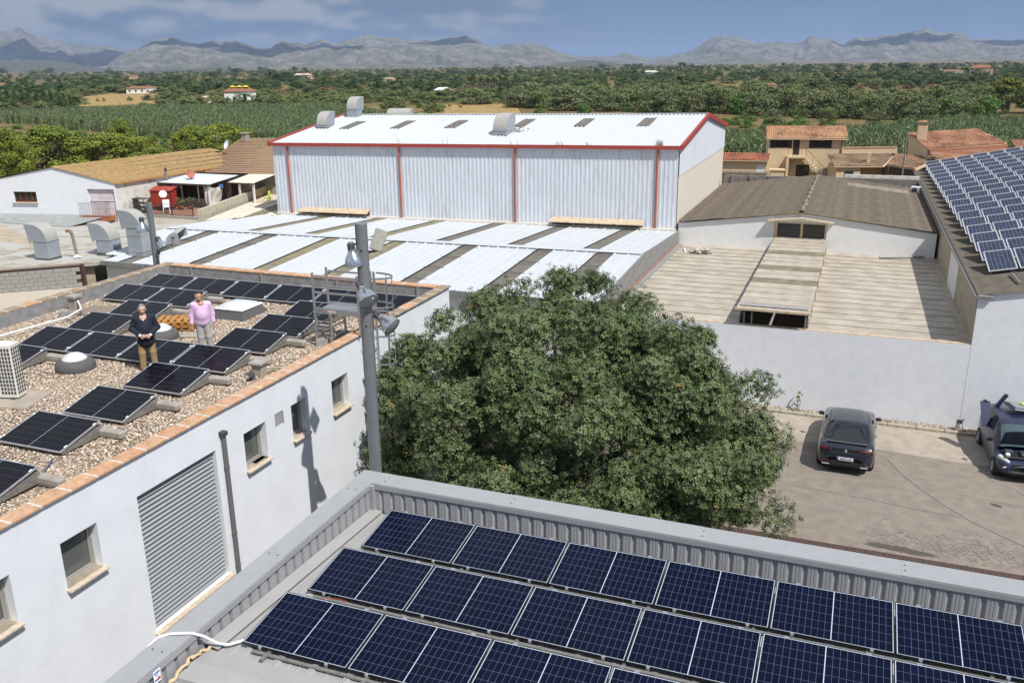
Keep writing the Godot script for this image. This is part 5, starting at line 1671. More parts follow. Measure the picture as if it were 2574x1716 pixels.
func make_solar_building() -> void:
	var b := thing("solar_roof_building", "white walled building with sloping grey roof full of solar panels", "building", Vector3(4.53, 0, -35.3), deg_to_rad(0.62))
	var slope := 0.2
	var w := MB.new()
	w.prism(PackedVector2Array([Vector2(0, -0.2), Vector2(14, -0.2), Vector2(14, 5.27 + 14 * slope), Vector2(0, 5.27)]), -0.3, 0.0)
	obj("front_wall", w, M.white_yard, b)
	for q in [[-0.02, -6.9, M.cream_old], [-6.9, -10.2, M.white_old], [-10.2, -40.0, M.cream_old]]:
		var s := MB.new()
		s.quad(Vector3(0, -0.2, q[1]), Vector3(0, -0.2, q[0]), Vector3(0, 5.26, q[0]), Vector3(0, 5.26, q[1]))
		obj("side_wall", s, q[2], b)
	var bk := MB.new()
	bk.prism(PackedVector2Array([Vector2(0, -0.2), Vector2(14, -0.2), Vector2(14, 5.27 + 14 * slope), Vector2(0, 5.27)]), -40.2, -40.0)
	obj("back_wall", bk, M.cream_old, b)
	for k in 7:
		var st := MB.new()
		var x0 := -0.05 + k * 2.0
		st.sheet(Vector3(x0, 5.30 + x0 * slope + (0.0 if k == 0 else 0.02), 0.12), Vector3(0, 0, -1), Vector3(2.1, 2.1 * slope - 0.02, 0), 40.2, wave(0.05, 5), 0.177)
		obj("roof_course", st, M.fibre_solar, b)
	var gt := MB.new()
	gt.box(Vector3(-0.06, 5.25, -20.0), Vector3(0.16, 0.12, 40.4))
	obj("gutter", gt, M.galv, b)
	var gd := MB.new()
	gd.box(Vector3(-0.055, 5.315, -20.0), Vector3(0.09, 0.012, 40.3))
	obj("gutter_channel", gd, M.black, b)
	var ge := MB.new()
	ge.cbox(Vector3(0.22, 5.26, 0.05), Vector3(0.5, 0.12, 0.2), 0.02)
	obj("gutter_end", ge, M.galv, b)
	var fr := MB.new()
	var pw := 1.0
	var pl := 1.62
	var bb := 0.035
	for q in [[Vector3(pw / 2, 0, -bb / 2), Vector3(pw, 0.04, bb)], [Vector3(pw / 2, 0, -pl + bb / 2), Vector3(pw, 0.04, bb)], [Vector3(bb / 2, 0, -pl / 2), Vector3(bb, 0.04, pl - 2 * bb)], [Vector3(pw - bb / 2, 0, -pl / 2), Vector3(bb, 0.04, pl - 2 * bb)]]:
		fr.box(q[0], q[1])
	var fm := fr.mesh()
	var gl := MB.new()
	gl.quad(Vector3(bb, 0.012, -bb), Vector3(pw - bb, 0.012, -bb), Vector3(pw - bb, 0.012, -pl + bb), Vector3(bb, 0.012, -pl + bb))
	gl.quad(Vector3(bb, 0.0, -pl + bb), Vector3(pw - bb, 0.0, -pl + bb), Vector3(pw - bb, 0.0, -bb), Vector3(bb, 0.0, -bb))
	var gm := gl.mesh()
	var lg := MB.new()
	lg.box(Vector3(0.0, -0.18, -pl + 0.12), Vector3(0.04, 0.36, 0.04))
	lg.box(Vector3(0.0, -0.06, -0.1), Vector3(0.04, 0.12, 0.04))
	var lm := lg.mesh()
	var cells := [poly_cells(1), poly_cells(2), poly_cells(3)]
	var cm := []
	for c in cells:
		var m := module_glass(c, Color(1, 1, 1))
		m.roughness = 0.25
		cm.append(m)
	var alu_frame := mt(0.62, 0.63, 0.62, 0.4, "", 1.0, 0.4)
	rng.seed = 8
	var tilt := deg_to_rad(17.0)
	for row in 18:
		var z := -39.68 + 1.55 - 2.075 * row + 35.3
		for k in 9:
			var x := 0.62 + 1.05 * k
			if row < 3 and k > 2 + row * 2:
				continue
			var y := 5.36 + slope * x + 0.10
			var t := thing("photovoltaic_module", "old blue solar panel on sloping roof, %s row from front, %s from the gutter" % [ordinal(row), ordinal(k)], "solar panel", b.transform * Vector3(x, y, z), b.rotation.y, "solar panels on the sloping grey roof")
			t.basis = b.basis * Basis(Vector3(0, 0, 1), atan(slope)) * Basis(Vector3.RIGHT, tilt)
			obj("frame", fm, alu_frame, t)
			obj("cells", gm, cm[rng.randi() % 3], t)
			var l := obj("leg", lm, M.galv, t)
			l.transform = Transform3D(Basis(Vector3.RIGHT, -tilt), Vector3(0.06, 0, 0))
	var rl := MB.new()
	rl.bar(Vector3(5.82, 5.70, -37.6), Vector3(5.9, 5.68, -36.1), 0.06, 0.05)
	obj("rail_end", rl, M.galv, b).transform = b.transform.affine_inverse()
	var ac := thing("air_conditioner", "small white air conditioner hung behind the grey gable roof corner", "air conditioner", Vector3(3.75, 4.7, -66.3), -0.3)
	var bd := MB.new()
	bd.cbox(Vector3(0, 0.3, 0), Vector3(0.6, 0.55, 0.3), 0.03)
	obj("housing", bd, M.white_old, ac)
	var fn := MB.new()
	fn.lathe(Vector3(-0.05, 0.3, 0.155), [Vector2(0.2, 0), Vector2(0.17, 0.01), Vector2(0, 0.01)], 16, Basis(Vector3.RIGHT, PI / 2))
	obj("fan_guard", fn, M.dark, ac)
	var bk2 := MB.new()
	bk2.box(Vector3(0, -0.02, 0), Vector3(0.7, 0.04, 0.4))
	obj("bracket", bk2, M.galv, ac)
func poly_cells(seed_: int) -> ImageTexture:
	var r := RandomNumberGenerator.new()
	r.seed = seed_
	var im := Image.create(256, 416, false, Image.FORMAT_RGB8)
	im.fill(Color(0.5, 0.52, 0.54))
	for i in 6:
		for k in 10:
			var t := r.randf_range(0.75, 1.35)
			var hue := r.randf_range(-0.03, 0.05)
			im.fill_rect(Rect2i(6 + i * 41, 6 + k * 40, 37, 36), Color(0.105 * t, (0.125 + hue * 0.3) * t, (0.22 + hue) * t))
			for q in 2:
				im.fill_rect(Rect2i(6 + i * 41 + 11 + q * 13, 6 + k * 40, 1, 36), Color(0.45, 0.47, 0.5))
	return ImageTexture.create_from_image(im)
func make_left() -> void:
	var b := thing("concrete_roof_building", "low building with pale concrete roof carrying sheet metal ducts", "building")
	var rf := MB.new()
	rf.plate(PackedVector2Array([Vector2(-35.75, -33.75), Vector2(-36.3, -33.3), Vector2(-41.4, -28.9), Vector2(-56, -34), Vector2(-58, -44.6), Vector2(-46.4, -46.8), Vector2(-46.4, -47.2), Vector2(-38.9, -47.2), Vector2(-37.0, -44.6), Vector2(-36.9, -39.3)]), 4.08, 0.16)
	for i in rf.v.size():
		rf.v[i].y -= 0.045 * maxf(0.0, -34.0 - rf.v[i].z)
	obj("roof", rf, M.concrete_roof, b)
	var pt := MB.new()
	for q in [[-43.5, -36.8, 2.6, 1.4, 0.5], [-41.0, -38.6, 2.2, 1.0, 0.55], [-44.6, -33.6, 2.6, 1.2, 0.6]]:
		pt.slab([Vector3(q[0], 4.088, q[1]), Vector3(q[0] + 0.5, 4.088, q[1] + q[3]), Vector3(q[0] + q[2], 4.088, q[1] + q[3] - 1.2), Vector3(q[0] + q[2] - 0.3, 4.088, q[1] - 1.1)], 0.006)
	for i in pt.v.size():
		pt.v[i].y -= 0.045 * maxf(0.0, -34.0 - pt.v[i].z)
	obj("screed_patch", pt, M.concrete_pale, b)
	for q in [[Vector3(-46, 4.1, -33.2), Vector3(-36.6, 3.92, -38.0)], [Vector3(-45, 3.86, -39.5), Vector3(-37.0, 3.72, -42.6)], [Vector3(-41.0, 4.1, -29.4), Vector3(-35.9, 4.1, -33.7)]]:
		var jb := MB.new()
		jb.bar(q[0], q[1], 0.12, 0.05)
		obj("joint_bead", jb, M.cream_old, b)
	var wl := MB.new()
	wl.plate(PackedVector2Array([Vector2(-36.1, -33.9), Vector2(-41.3, -29.3), Vector2(-55, -34.4), Vector2(-57, -44)]), 3.95, 4.2)
	obj("wall", wl, M.cream_old, b)
	var gr := MB.new()
	gr.bar(Vector3(-41.4, 4.0, -28.85), Vector3(-36.25, 4.0, -33.25), 0.1, 0.08)
	gr.bar(Vector3(-36.2, 4.06, -33.25), Vector3(-36.2, 2.9, -33.3), 0.14, 0.14)
	obj("rusty_rail", gr, mt(0.10, 0.06, 0.045, 0.9, "rust", 1.0), b)
	var bw := thing("block_wall", "grey concrete block wall under the edge of the concrete roof", "wall", Vector3(-36.25, 0, -33.12), 0.0)
	var dir := Vector3(-41.3 + 36.25, 0, -29.0 + 33.12).normalized()
	bw.rotation.y = atan2(-dir.z, dir.x)
	var bm := MB.new()
	bm.cbox(Vector3(0.2, 0.0, 0.1), Vector3(0.39, 0.19, 0.2), 0.008)
	var bmesh := bm.mesh()
	for r in 5:
		for k in 16:
			var o := obj("block", bmesh, M.block, bw)
			o.position = Vector3(k * 0.4 + (0.2 if r % 2 else 0.0), 3.02 + r * 0.2, rng.randf_range(-0.006, 0.006))
	var rw := MB.new()
	rw.box(Vector3(3.3, 1.45, 0.1), Vector3(7.0, 2.9, 0.3))
	obj("rendered_base", rw, M.cream, bw)
	duct("exhaust_duct", "left curved sheet metal duct on the concrete roof", Vector3(-38.95, 4.1, -33.75), PI / 2 + 0.1, 0.85, 0.85, 0.95, 0.42, M.duct)
	duct("exhaust_duct", "middle curved sheet metal duct beside the bent flue pipe", Vector3(-36.95, 4.1, -35.9), PI / 2 + 0.1, 0.85, 0.85, 0.75, 0.42, M.duct)
	var d3 := duct("exhaust_duct", "tall curved sheet metal duct beside the rear lamp post", Vector3(-34.45, 4.1, -35.5), PI / 2 + 0.1, 0.85, 0.75, 1.6, 0.42, M.duct)
	var bands := MB.new()
	for y in [0.35, 1.2]:
		bands.box(Vector3(0, y, 0), Vector3(0.79, 0.04, 0.89))
	obj("band", bands, M.duct_dusty, d3)
	var lh := thing("exhaust_duct", "low half round sheet metal hood on the white roof edge", "duct", Vector3(-34.6, 4.38, -38.6), deg_to_rad(-62.0))
	var hm := MB.new()
	for i in 10:
		var a0 := PI * 0.62 * i / 10.0
		var a1 := PI * 0.62 * (i + 1) / 10.0
		hm.quad(Vector3(-1.0, 0.62 * sin(a0), 0.5 * cos(a0)), Vector3(1.0, 0.62 * sin(a0), 0.5 * cos(a0)), Vector3(1.0, 0.62 * sin(a1), 0.5 * cos(a1)), Vector3(-1.0, 0.62 * sin(a1), 0.5 * cos(a1)))
	obj("hood_top", hm, M.duct_dusty, lh)
	for s in [-1.0, 1.0]:
		var ck := MB.new()
		var poly := PackedVector2Array([Vector2(-0.25, 0.0)])
		for i in 11:
			var a := PI * 0.62 * i / 10.0
			poly.append(Vector2(0.5 * cos(a), 0.62 * sin(a)))
		ck.prism(poly, s * 1.0 - 0.005, s * 1.0 + 0.005, Vector3.ZERO, Basis(Vector3(0, 0, 1), Vector3(0, 1, 0), Vector3(-1, 0, 0)))
		obj("hood_cheek", ck, M.duct, lh)
	var bsx := MB.new()
	bsx.box(Vector3(0, -0.02, 0.2), Vector3(2.1, 0.08, 0.75))
	obj("base_seal", bsx, M.galv, lh)
	var fp := thing("flue_pipe", "galvanised flue pipe with rusty elbow between the ducts", "pipe", Vector3(-37.75, 4.1, -34.45))
	var st := MB.new()
	st.tube(PackedVector3Array([Vector3(0, 0, 0), Vector3(-0.05, 0.7, 0), Vector3(-0.1, 1.18, 0)]), PackedFloat32Array([0.075]), 12)
	obj("stack", st, M.galv, fp)
	var eb := MB.new()
	eb.tube(PackedVector3Array([Vector3(-0.1, 1.18, 0), Vector3(-0.14, 1.32, 0.02), Vector3(-0.24, 1.39, 0.06), Vector3(-0.36, 1.36, 0.1)]), PackedFloat32Array([0.085]), 12)
	obj("elbow", eb, mt(0.28, 0.20, 0.15, 0.8, "rust", 3.0), fp)
	var cl := MB.new()
	cl.lathe(Vector3.ZERO, [Vector2(0.22, 0), Vector2(0.09, 0.08), Vector2(0.08, 0.12)], 14)
	obj("collar", cl, M.white_plastic, fp)
	var p2 := thing("vent_pipe", "short grey vent stub beside the low half round hood", "pipe", Vector3(-33.95, 4.25, -37.4))
	var sb := MB.new()
	sb.rod(Vector3.ZERO, Vector3(0, 0.5, 0), 0.085, 12)
	obj("stub", sb, M.galv, p2)
	var sc := MB.new()
	sc.rod(Vector3(0, 0.5, 0), Vector3(0, 0.6, 0), 0.1, 12)
	obj("cap", sc, mt(0.16, 0.11, 0.09, 0.8, "rust", 3.0), p2)
	make_workshop()
	make_terrace()
func make_workshop() -> void:
	var b := thing("workshop", "long white gabled workshop with yellow lichened roof", "building")
	var f := Vector3(-46.45, 0, -46.4)
	var u := Vector3(-8.6, 0, 1.96).normalized()
	var nrm := Vector3(-u.z, 0, u.x)
	nrm = nrm if nrm.z > 0 else -nrm
	var L := 11.5
	var ridge := 4.45
	var top := func(s: float) -> float: return lerpf(6.10, 7.16, s / ridge) if s < ridge else lerpf(7.16, 6.1, (s - ridge) / 5.6)
	var holes := [[5.9, 4.80, 7.62, 5.52], [0.15, 3.2, 2.1, 5.74]]
	var mb := MB.new()
	var cuts := [0.0, 0.15, 2.1, 3.3, ridge, 5.9, 7.62, 9.0, L]
	var at := func(s: float, y: float, d := 0.0) -> Vector3: return f + u * s + Vector3(0, y, 0) - nrm * d
	for i in cuts.size() - 1:
		var s0: float = cuts[i]
		var s1: float = cuts[i + 1]
		var lo := [1.0]
		var open := []
		for h in holes:
			if s0 >= h[0] - 0.01 and s1 <= h[2] + 0.01:
				open = h
		if open:
			mb.quad(at.call(s1, 1.0), at.call(s0, 1.0), at.call(s0, open[1]), at.call(s1, open[1]))
			mb.quad(at.call(s1, open[3]), at.call(s0, open[3]), at.call(s0, top.call(s0)), at.call(s1, top.call(s1)))
		else:
			mb.quad(at.call(s1, 1.0), at.call(s0, 1.0), at.call(s0, top.call(s0)), at.call(s1, top.call(s1)))
	for h in holes:
		mb.quad(at.call(h[2], h[1]), at.call(h[2], h[1], 0.2), at.call(h[2], h[3], 0.2), at.call(h[2], h[3]))
		mb.quad(at.call(h[0], h[1], 0.2), at.call(h[0], h[1]), at.call(h[0], h[3]), at.call(h[0], h[3], 0.2))
		mb.quad(at.call(h[2], h[3], 0.2), at.call(h[0], h[3], 0.2), at.call(h[0], h[3]), at.call(h[2], h[3]))
		mb.quad(at.call(h[2], h[1]), at.call(h[0], h[1]), at.call(h[0], h[1], 0.2), at.call(h[2], h[1], 0.2))
	obj("gable_wall", mb, M.white_yard, b)
	var sill := MB.new()
	sill.bar(at.call(5.82, 4.78, -0.04), at.call(7.7, 4.78, -0.04), 0.2, 0.06)
	obj("sill", sill, M.stone_sill, b)
	var wf := MB.new()
	for k in 5:
		wf.bar(at.call(5.9 + k * 0.43, 4.82, 0.15), at.call(5.9 + k * 0.43, 5.5, 0.15), 0.1, 0.05, nrm)
	wf.bar(at.call(5.9, 4.84, 0.15), at.call(7.62, 4.84, 0.15), 0.05, 0.09)
	var wo := obj("window", wf, mt(0.22, 0.085, 0.035, 0.6, "wood", 2.0), b)
	for k in 4:
		var pn := MB.new()
		pn.quad(at.call(6.33 + k * 0.43, 4.84, 0.17), at.call(5.9 + k * 0.43, 4.84, 0.17), at.call(5.9 + k * 0.43, 5.52, 0.17), at.call(6.33 + k * 0.43, 5.52, 0.17))
		obj("pane", pn, M.glass_dark, wo)
	var dr := MB.new()
	dr.sheet(at.call(2.1, 3.2, 0.16), -u, Vector3(0, 2.54, 0), 1.95, [Vector2(0, 0), Vector2(0.7, 0), Vector2(0.75, 0.012), Vector2(0.95, 0.012), Vector2(1, 0)], 0.1, nrm)
	obj("door", dr, mt(0.68, 0.62, 0.68, 0.7, "dirty", 0.35), b)
	var br := MB.new()
	br.bar(at.call(0.15, 4.95, 0.13), at.call(2.1, 4.95, 0.13), 0.03, 0.05)
	obj("door_rail", br, M.white_old, b)
	var sd := MB.new()
	sd.quad(f + Vector3(0, 1, 0), Vector3(-46.2, 1, -57.5), Vector3(-46.2, 6.1, -57.5), f + Vector3(0, 6.1, 0))
	obj("side_wall", sd, M.white_stained, b)
	var rf: Vector3 = at.call(ridge, 7.2, -0.1)
	var ef: Vector3 = at.call(-0.12, 6.12, -0.1)
	var eb := Vector3(-46.05, 6.12, -58.0)
	var rb := Vector3(-49.0, 7.2, -60.5)
	for k in 5:
		var t0 := k / 5.0
		var t1 := minf((k + 1) / 5.0 + 0.02, 1.0)
		var a := ef.lerp(rf, t0)
		var c := eb.lerp(rb, t0)
		var r := MB.new()
		r.sheet(a + Vector3(0, 0.02 + 0.0 * k, 0), (c - a).normalized(), ef.lerp(rf, t1) - a, a.distance_to(c), wave(0.05, 5), 0.177)
		obj("roof_course", r, M.fibre_yellow, b)
	var lf := MB.new()
	var el: Vector3 = at.call(L, 6.0, -0.1)
	lf.quad(rf, rb, rb + (el - rf), el)
	obj("roof_slope", lf, M.fibre_yellow, b)
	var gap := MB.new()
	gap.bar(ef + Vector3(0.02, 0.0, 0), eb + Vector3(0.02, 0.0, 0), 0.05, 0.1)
	obj("eave_shade_strip", gap, M.wood, b)  # strip standing in for shade under the eave, coloured wood brown
	var ln := MB.new()
	ln.slab([at.call(2.2, 4.02, 0.0), at.call(L, 4.02, 0.0), Vector3(-58, 3.72, -42.9), Vector3(-47.6, 3.72, -43.1), at.call(0.6, 4.02, -0.1)], 0.05)
	obj("lean_to_roof", ln, mt(0.38, 0.41, 0.42, 0.6, "concrete", 0.3), b)
	var lw := MB.new()
	lw.box(Vector3(-52.9, 1.9, -43.6), Vector3(10.4, 3.6, 0.2))
	obj("lean_to_wall", lw, M.white_wall, b)
	var ld := MB.new()
	ld.box(Vector3(-49.75, 2.6, -43.48), Vector3(1.15, 2.2, 0.05))
	obj("lean_to_door", ld, M.dark, b)
	var sp := MB.new()
	sp.slab([at.call(0.3, 4.0, 0), at.call(2.3, 4.0, 0), at.call(2.3, 4.0, -0.7), at.call(0.3, 4.0, -0.7)], 0.3)
	obj("brick_step", sp, mt(0.5, 0.17, 0.08, 0.9, "concrete", 1.0), b)
	var rl := thing("railing", "thin iron railing before the pale workshop door", "railing")
	for k in 20:
		var r2 := MB.new()
		var p: Vector3 = at.call(0.2 + k * 0.115, 3.95, -0.72)
		r2.rod(p, p + Vector3(0, 0.95, 0), 0.012, 5)
		obj("baluster", r2, M.dark, rl)
	var hr := MB.new()
	hr.bar(at.call(0.15, 4.9, -0.72), at.call(2.45, 4.9, -0.72), 0.03, 0.02)
	obj("handrail", hr, M.dark, rl)
func make_terrace() -> void:
	var b := thing("terrace", "raised terracotta terrace with stained parapet walls", "terrace")
	var fl := MB.new()
	fl.plate(PackedVector2Array([Vector2(-40.6, -47.3), Vector2(-46.5, -47.2), Vector2(-46.3, -57), Vector2(-40.0, -57)]), 4.0, 0.9)
	obj("floor", fl, mt(0.40, 0.20, 0.13, 0.9, "concrete", 0.8), b)
	var wl := MB.new()
	wl.box(Vector3(-43.6, 3.5, -47.2), Vector3(6.2, 0.95, 0.2))
	obj("front_wall", wl, M.cream, b)
	var cp := MB.new()
	cp.box(Vector3(-43.6, 4.0, -47.2), Vector3(6.3, 0.06, 0.28))
	obj("wall_coping", cp, M.concrete_pale, b)
	var lw := MB.new()
	lw.bar(Vector3(-39.4, 4.2, -46.0), Vector3(-41.3, 4.5, -56.5), 0.22, 1.1)
	obj("side_parapet", lw, M.stained_cream, b)
	var tar := MB.new()
	tar.bar(Vector3(-46.2, 3.1, -47.06), Vector3(-41.4, 3.06, -47.06), 0.06, 0.14)
	obj("tar_strip", tar, M.bitumen, b)
	var rail := thing("railing", "dark iron railing along the front of the terracotta terrace", "railing")
	for k in 46:
		var r := MB.new()
		r.rod(Vector3(-46.2 + k * 0.115, 4.02, -47.25), Vector3(-46.2 + k * 0.115, 4.78, -47.25), 0.011, 5)
		obj("baluster", r, M.dark, rail)
	for y in [4.08, 4.78]:
		var h := MB.new()
		h.bar(Vector3(-46.25, y, -47.25), Vector3(-40.95, y, -47.25), 0.03, 0.025)
		obj("handrail", h, M.dark, rail)
	for x in [-44.5, -42.7, -40.95]:
		var p := MB.new()
		p.box(Vector3(x, 4.42, -47.25), Vector3(0.05, 0.85, 0.05))
		obj("post", p, M.dark, rail)
	var sr := thing("sheet_roof_shed", "yellowish white sheet roof between the terrace wall and the hall", "roof")
	var rf := MB.new()
	var a := Vector3(-38.9, 4.1, -45.9)
	var a2 := Vector3(-41.0, 4.45, -57.0)
	for k in 4:
		var t0 := k / 4.0
		var st := MB.new()
		var p := a.lerp(Vector3(-35.9, 4.0, -49.8), t0)
		var q := a2.lerp(Vector3(-36.2, 4.35, -57.0), t0)
		var p2 := a.lerp(Vector3(-35.9, 4.0, -49.8), t0 + 0.25)
		st.sheet(p, (p2 - p).normalized(), q - p, p.distance_to(p2) + 0.1, [Vector2(0, 0.04), Vector2(0.05, 0.04), Vector2(0.09, 0), Vector2(0.45, 0), Vector2(0.48, 0.025), Vector2(0.52, 0.025), Vector2(0.55, 0), Vector2(0.95, 0), Vector2(1, 0.04)], p.distance_to(p2) + 0.1)
		obj("roof_sheet", st, M.strip_olive if k == 2 else M.roof_cream, sr)
	var sh := thing("tool_shed", "small red metal shed on the terrace against the old wall", "shed", Vector3(-47.25, 4.25, -52.0), 0.25)
	sh.position = Vector3(-45.2, 4.25, -49.35)
	var sw := MB.new()
	for q in [[Vector3(-0.75, 0, 0.35), Vector3(1, 0, 0), 1.5, Vector3(0, 0, 1)], [Vector3(0.75, 0, 0.35), Vector3(0, 0, -1), 0.9, Vector3(1, 0, 0)], [Vector3(-0.75, 0, -0.55), Vector3(0, 0, 1), 0.9, Vector3(-1, 0, 0)]]:
		sw.sheet(q[0], q[1], Vector3(0, 1.15, 0), q[2], [Vector2(0, 0), Vector2(0.6, 0), Vector2(0.7, 0.012), Vector2(0.9, 0.012), Vector2(1, 0)], 0.12, q[3])
	obj("wall", sw, mt(0.36, 0.045, 0.025, 0.55, "grain", 0.7), sh)
	var so := MB.new()
	so.slab([Vector3(-0.82, 1.3, -0.6), Vector3(-0.82, 1.12, 0.42), Vector3(0.82, 1.12, 0.42), Vector3(0.82, 1.3, -0.6)], 0.04)
	obj("roof", so, mt(0.42, 0.06, 0.04, 0.5, "grain", 0.7), sh)
	var hs := thing("glazed_annex", "shabby glazed terrace annex under corrugated plastic roofing", "annex")
	var fr := MB.new()
	fr.box(Vector3(-44.35, 4.3, -51.05), Vector3(4.0, 0.62, 0.14))
	obj("plinth", fr, M.concrete, hs)
	for x in [-46.3, -45.6, -44.95, -44.3, -43.5, -42.95, -42.4]:
		var ps := MB.new()
		ps.box(Vector3(x, 5.05, -51.0), Vector3(0.07, 1.4, 0.08))
		obj("mullion", ps, M.dark_brown if x == -44.3 else M.white_old, hs)
	for k in 6:
		var g := MB.new()
		var x0: float = [-46.3, -45.6, -44.95, -44.3, -43.5, -42.95][k]
		var x1: float = [-45.6, -44.95, -44.3, -43.5, -42.95, -42.4][k]
		g.box(Vector3((x0 + x1) * 0.5, 5.12, -51.04), Vector3(x1 - x0 - 0.07, 1.02, 0.01))
		obj("pane", g, M.glass_dark, hs)
	var bk := MB.new()
	bk.box(Vector3(-43.6, 4.8, -53.4), Vector3(5.6, 1.7, 0.2))
	bk.box(Vector3(-41.7, 4.8, -53.2), Vector3(2.0, 1.6, 0.2))
	obj("back_wall", bk, M.concrete, hs)
	var dk := MB.new()
	dk.box(Vector3(-41.85, 4.85, -53.05), Vector3(0.75, 1.6, 0.05))
	obj("doorway", dk, M.dark_brown, hs)
	var c1 := MB.new()
	c1.sheet(Vector3(-46.3, 5.72, -50.2), Vector3.RIGHT, Vector3(0, 0.28, -3.3), 4.5, wave(0.03, 4), 0.13)
	obj("canopy", c1, M.roof_white, hs)
	var c2 := MB.new()
	c2.sheet(Vector3(-41.9, 5.65, -52.2), Vector3.RIGHT, Vector3(-0.2, 0.3, -3.2), 2.3, wave(0.03, 4), 0.13)
	obj("canopy", c2, M.roof_cream, hs)
	var fb := MB.new()
	fb.bar(Vector3(-46.35, 5.7, -50.18), Vector3(-41.75, 5.7, -50.18), 0.06, 0.1)
	fb.bar(Vector3(-41.9, 5.62, -52.15), Vector3(-39.55, 5.62, -52.15), 0.05, 0.08)
	obj("canopy_beam", fb, M.dark_brown, hs)
	for p in [Vector3(-42.0, 4.85, -50.3), Vector3(-39.7, 4.85, -52.25), Vector3(-40.9, 4.85, -52.25)]:
		var ps := MB.new()
		ps.box(p, Vector3(0.12, 1.7, 0.12))
		obj("post", ps, M.white_old, hs)
	var tr := thing("trellis", "diagonal lattice trellis at the right end of the annex", "trellis", Vector3(-39.55, 4.05, -52.3), 1.1)
	for i in 12:
		for s in [-1.0, 1.0]:
			var x0 := -0.9 + i * 0.25
			var la := MB.new()
			var p0 := Vector2(x0, 0.0)
			var p1 := Vector2(x0 + s * 1.5, 1.5)
			if p1.x > 1.2 or p1.x < 0:
				var cx := clampf(p1.x, 0.0, 1.2)
				p1 = p0.lerp(p1, (cx - p0.x) / (p1.x - p0.x))
			if p0.x > 1.2 or p0.x < 0:
				continue
			if p0.distance_to(p1) < 0.1:
				continue
			la.bar(Vector3(p0.x, p0.y, s * 0.008), Vector3(p1.x, p1.y, s * 0.008), 0.03, 0.012, Vector3(0, 0, 1))
			obj("lath", la, M.wood, tr)
	var cs := MB.new()
	var rows := []
	for i in 13:
		var row := []
		for k in 9:
			var s := i / 12.0
			var t := k / 8.0
			row.append(Vector3(-42.35 + 1.05 * s + 0.05 * sin(t * 6.0), 5.6 - 1.35 * t * (1.0 - 0.35 * s) - 0.12 * sin(s * PI), -50.35 - 0.4 * s + 0.09 * sin(s * 9.0 + t * 4.0)))
		rows.append(row)
	for i in 12:
		for k in 8:
			cs.quad(rows[i][k + 1], rows[i + 1][k + 1], rows[i + 1][k], rows[i][k])
	tag(obj("hanging_sheet", cs, mt(0.70, 0.68, 0.63, 0.9, "dirty", 0.6)), "large white cloth hanging from the annex roof edge", "cloth")
	var bb := MB.new()
	bb.cbox(Vector3(-41.25, 5.6, -50.7), Vector3(0.32, 0.26, 0.05), 0.01)
	tag(obj("blue_box", bb, mt(0.08, 0.22, 0.48, 0.6)), "small blue box at the top corner of the hanging cloth", "box")
	var vt := MB.new()
	vt.lathe(Vector3(-39.0, 4.75, -53.0), [Vector2(0, 0.32), Vector2(0.07, 0.3), Vector2(0.1, 0.15), Vector2(0.09, -0.15), Vector2(0.11, -0.3)], 8)
	tag(obj("work_vest", vt, mt(0.5, 0.62, 0.06, 0.7)), "bright yellow work vest hanging beside the trellis", "vest")
	rng.seed = 61
	for k in 7:
		var x: float = [-45.6, -45.2, -44.7, -44.3, -43.9, -43.4, -46.0][k]
		plant_pot(Vector3(x, 4.0, [-49.6, -49.9, -49.7, -49.9, -49.6, -50.0, -48.6][k]), [0.9, 1.35, 0.7, 0.75, 0.6, 0.8, 0.6][k], k)
	var ch := thing("plastic_chair", "white plastic chair behind the terrace railing", "chair", Vector3(-43.9, 4.0, -48.1), 0.7)
	var se := MB.new()
	se.cbox(Vector3(0, 0.42, 0), Vector3(0.44, 0.04, 0.44), 0.015)
	obj("seat", se, M.white_plastic, ch)
	var ba := MB.new()
	ba.cbox(Vector3(0, 0.66, -0.22), Vector3(0.44, 0.44, 0.03), 0.012, Basis(Vector3.RIGHT, -0.2))
	obj("backrest", ba, M.white_plastic, ch)
	for q in [[-0.19, -0.19], [0.19, -0.19], [-0.19, 0.19], [0.19, 0.19]]:
		var lg := MB.new()
		lg.bar(Vector3(q[0], 0.42, q[1]), Vector3(q[0] * 1.15, 0, q[1] * 1.15), 0.04, 0.04)
		obj("leg", lg, M.white_plastic, ch)
	var rk := thing("garden_rack", "dark green metal rack beside the workshop door", "rack", Vector3(-45.9, 4.0, -47.9), -0.1)
	for q in [[-0.6, -0.25], [0.6, -0.25], [-0.6, 0.25], [0.6, 0.25], [0.0, -0.25]]:
		var lg := MB.new()
		lg.rod(Vector3(q[0], 0, q[1]), Vector3(q[0], 0.95, q[1]), 0.02, 6)
		obj("leg", lg, mt(0.01, 0.06, 0.045, 0.5), rk)
	for y in [0.35, 0.65, 0.95]:
		var sf := MB.new()
		sf.box(Vector3(0, y, 0), Vector3(1.25, 0.03, 0.55))
		obj("shelf", sf, M.dark, rk)
	dish(Vector3(-44.6, 6.2, -51.6), 0.35, 0.32, mt(0.42, 0.14, 0.08, 0.6), "small rust red satellite dish on the roof edge", 1.1)
	dish(Vector3(-44.5, 5.2, -48.6), 1.2, 0.26, M.white_plastic, "white satellite dish on a thin mast over the terrace", 0.7)
	dish(Vector3(-48.6, 7.4, -61.2), 0.7, 0.42, M.white_plastic, "white satellite dish above the brown tiled roof", -0.5)
	aerial(Vector3(-44.65, 6.3, -51.55), 1.15, "thin aerial above the red satellite dish", 0.3)
	aerial(Vector3(-49.4, 7.2, -60.8), 0.9, "spiky television aerial behind the yellow roof", 0.6)
	var sv := thing("stove_pipe", "grey stove pipe with blackened cowl at the annex roof", "pipe", Vector3(-46.1, 5.6, -50.9))
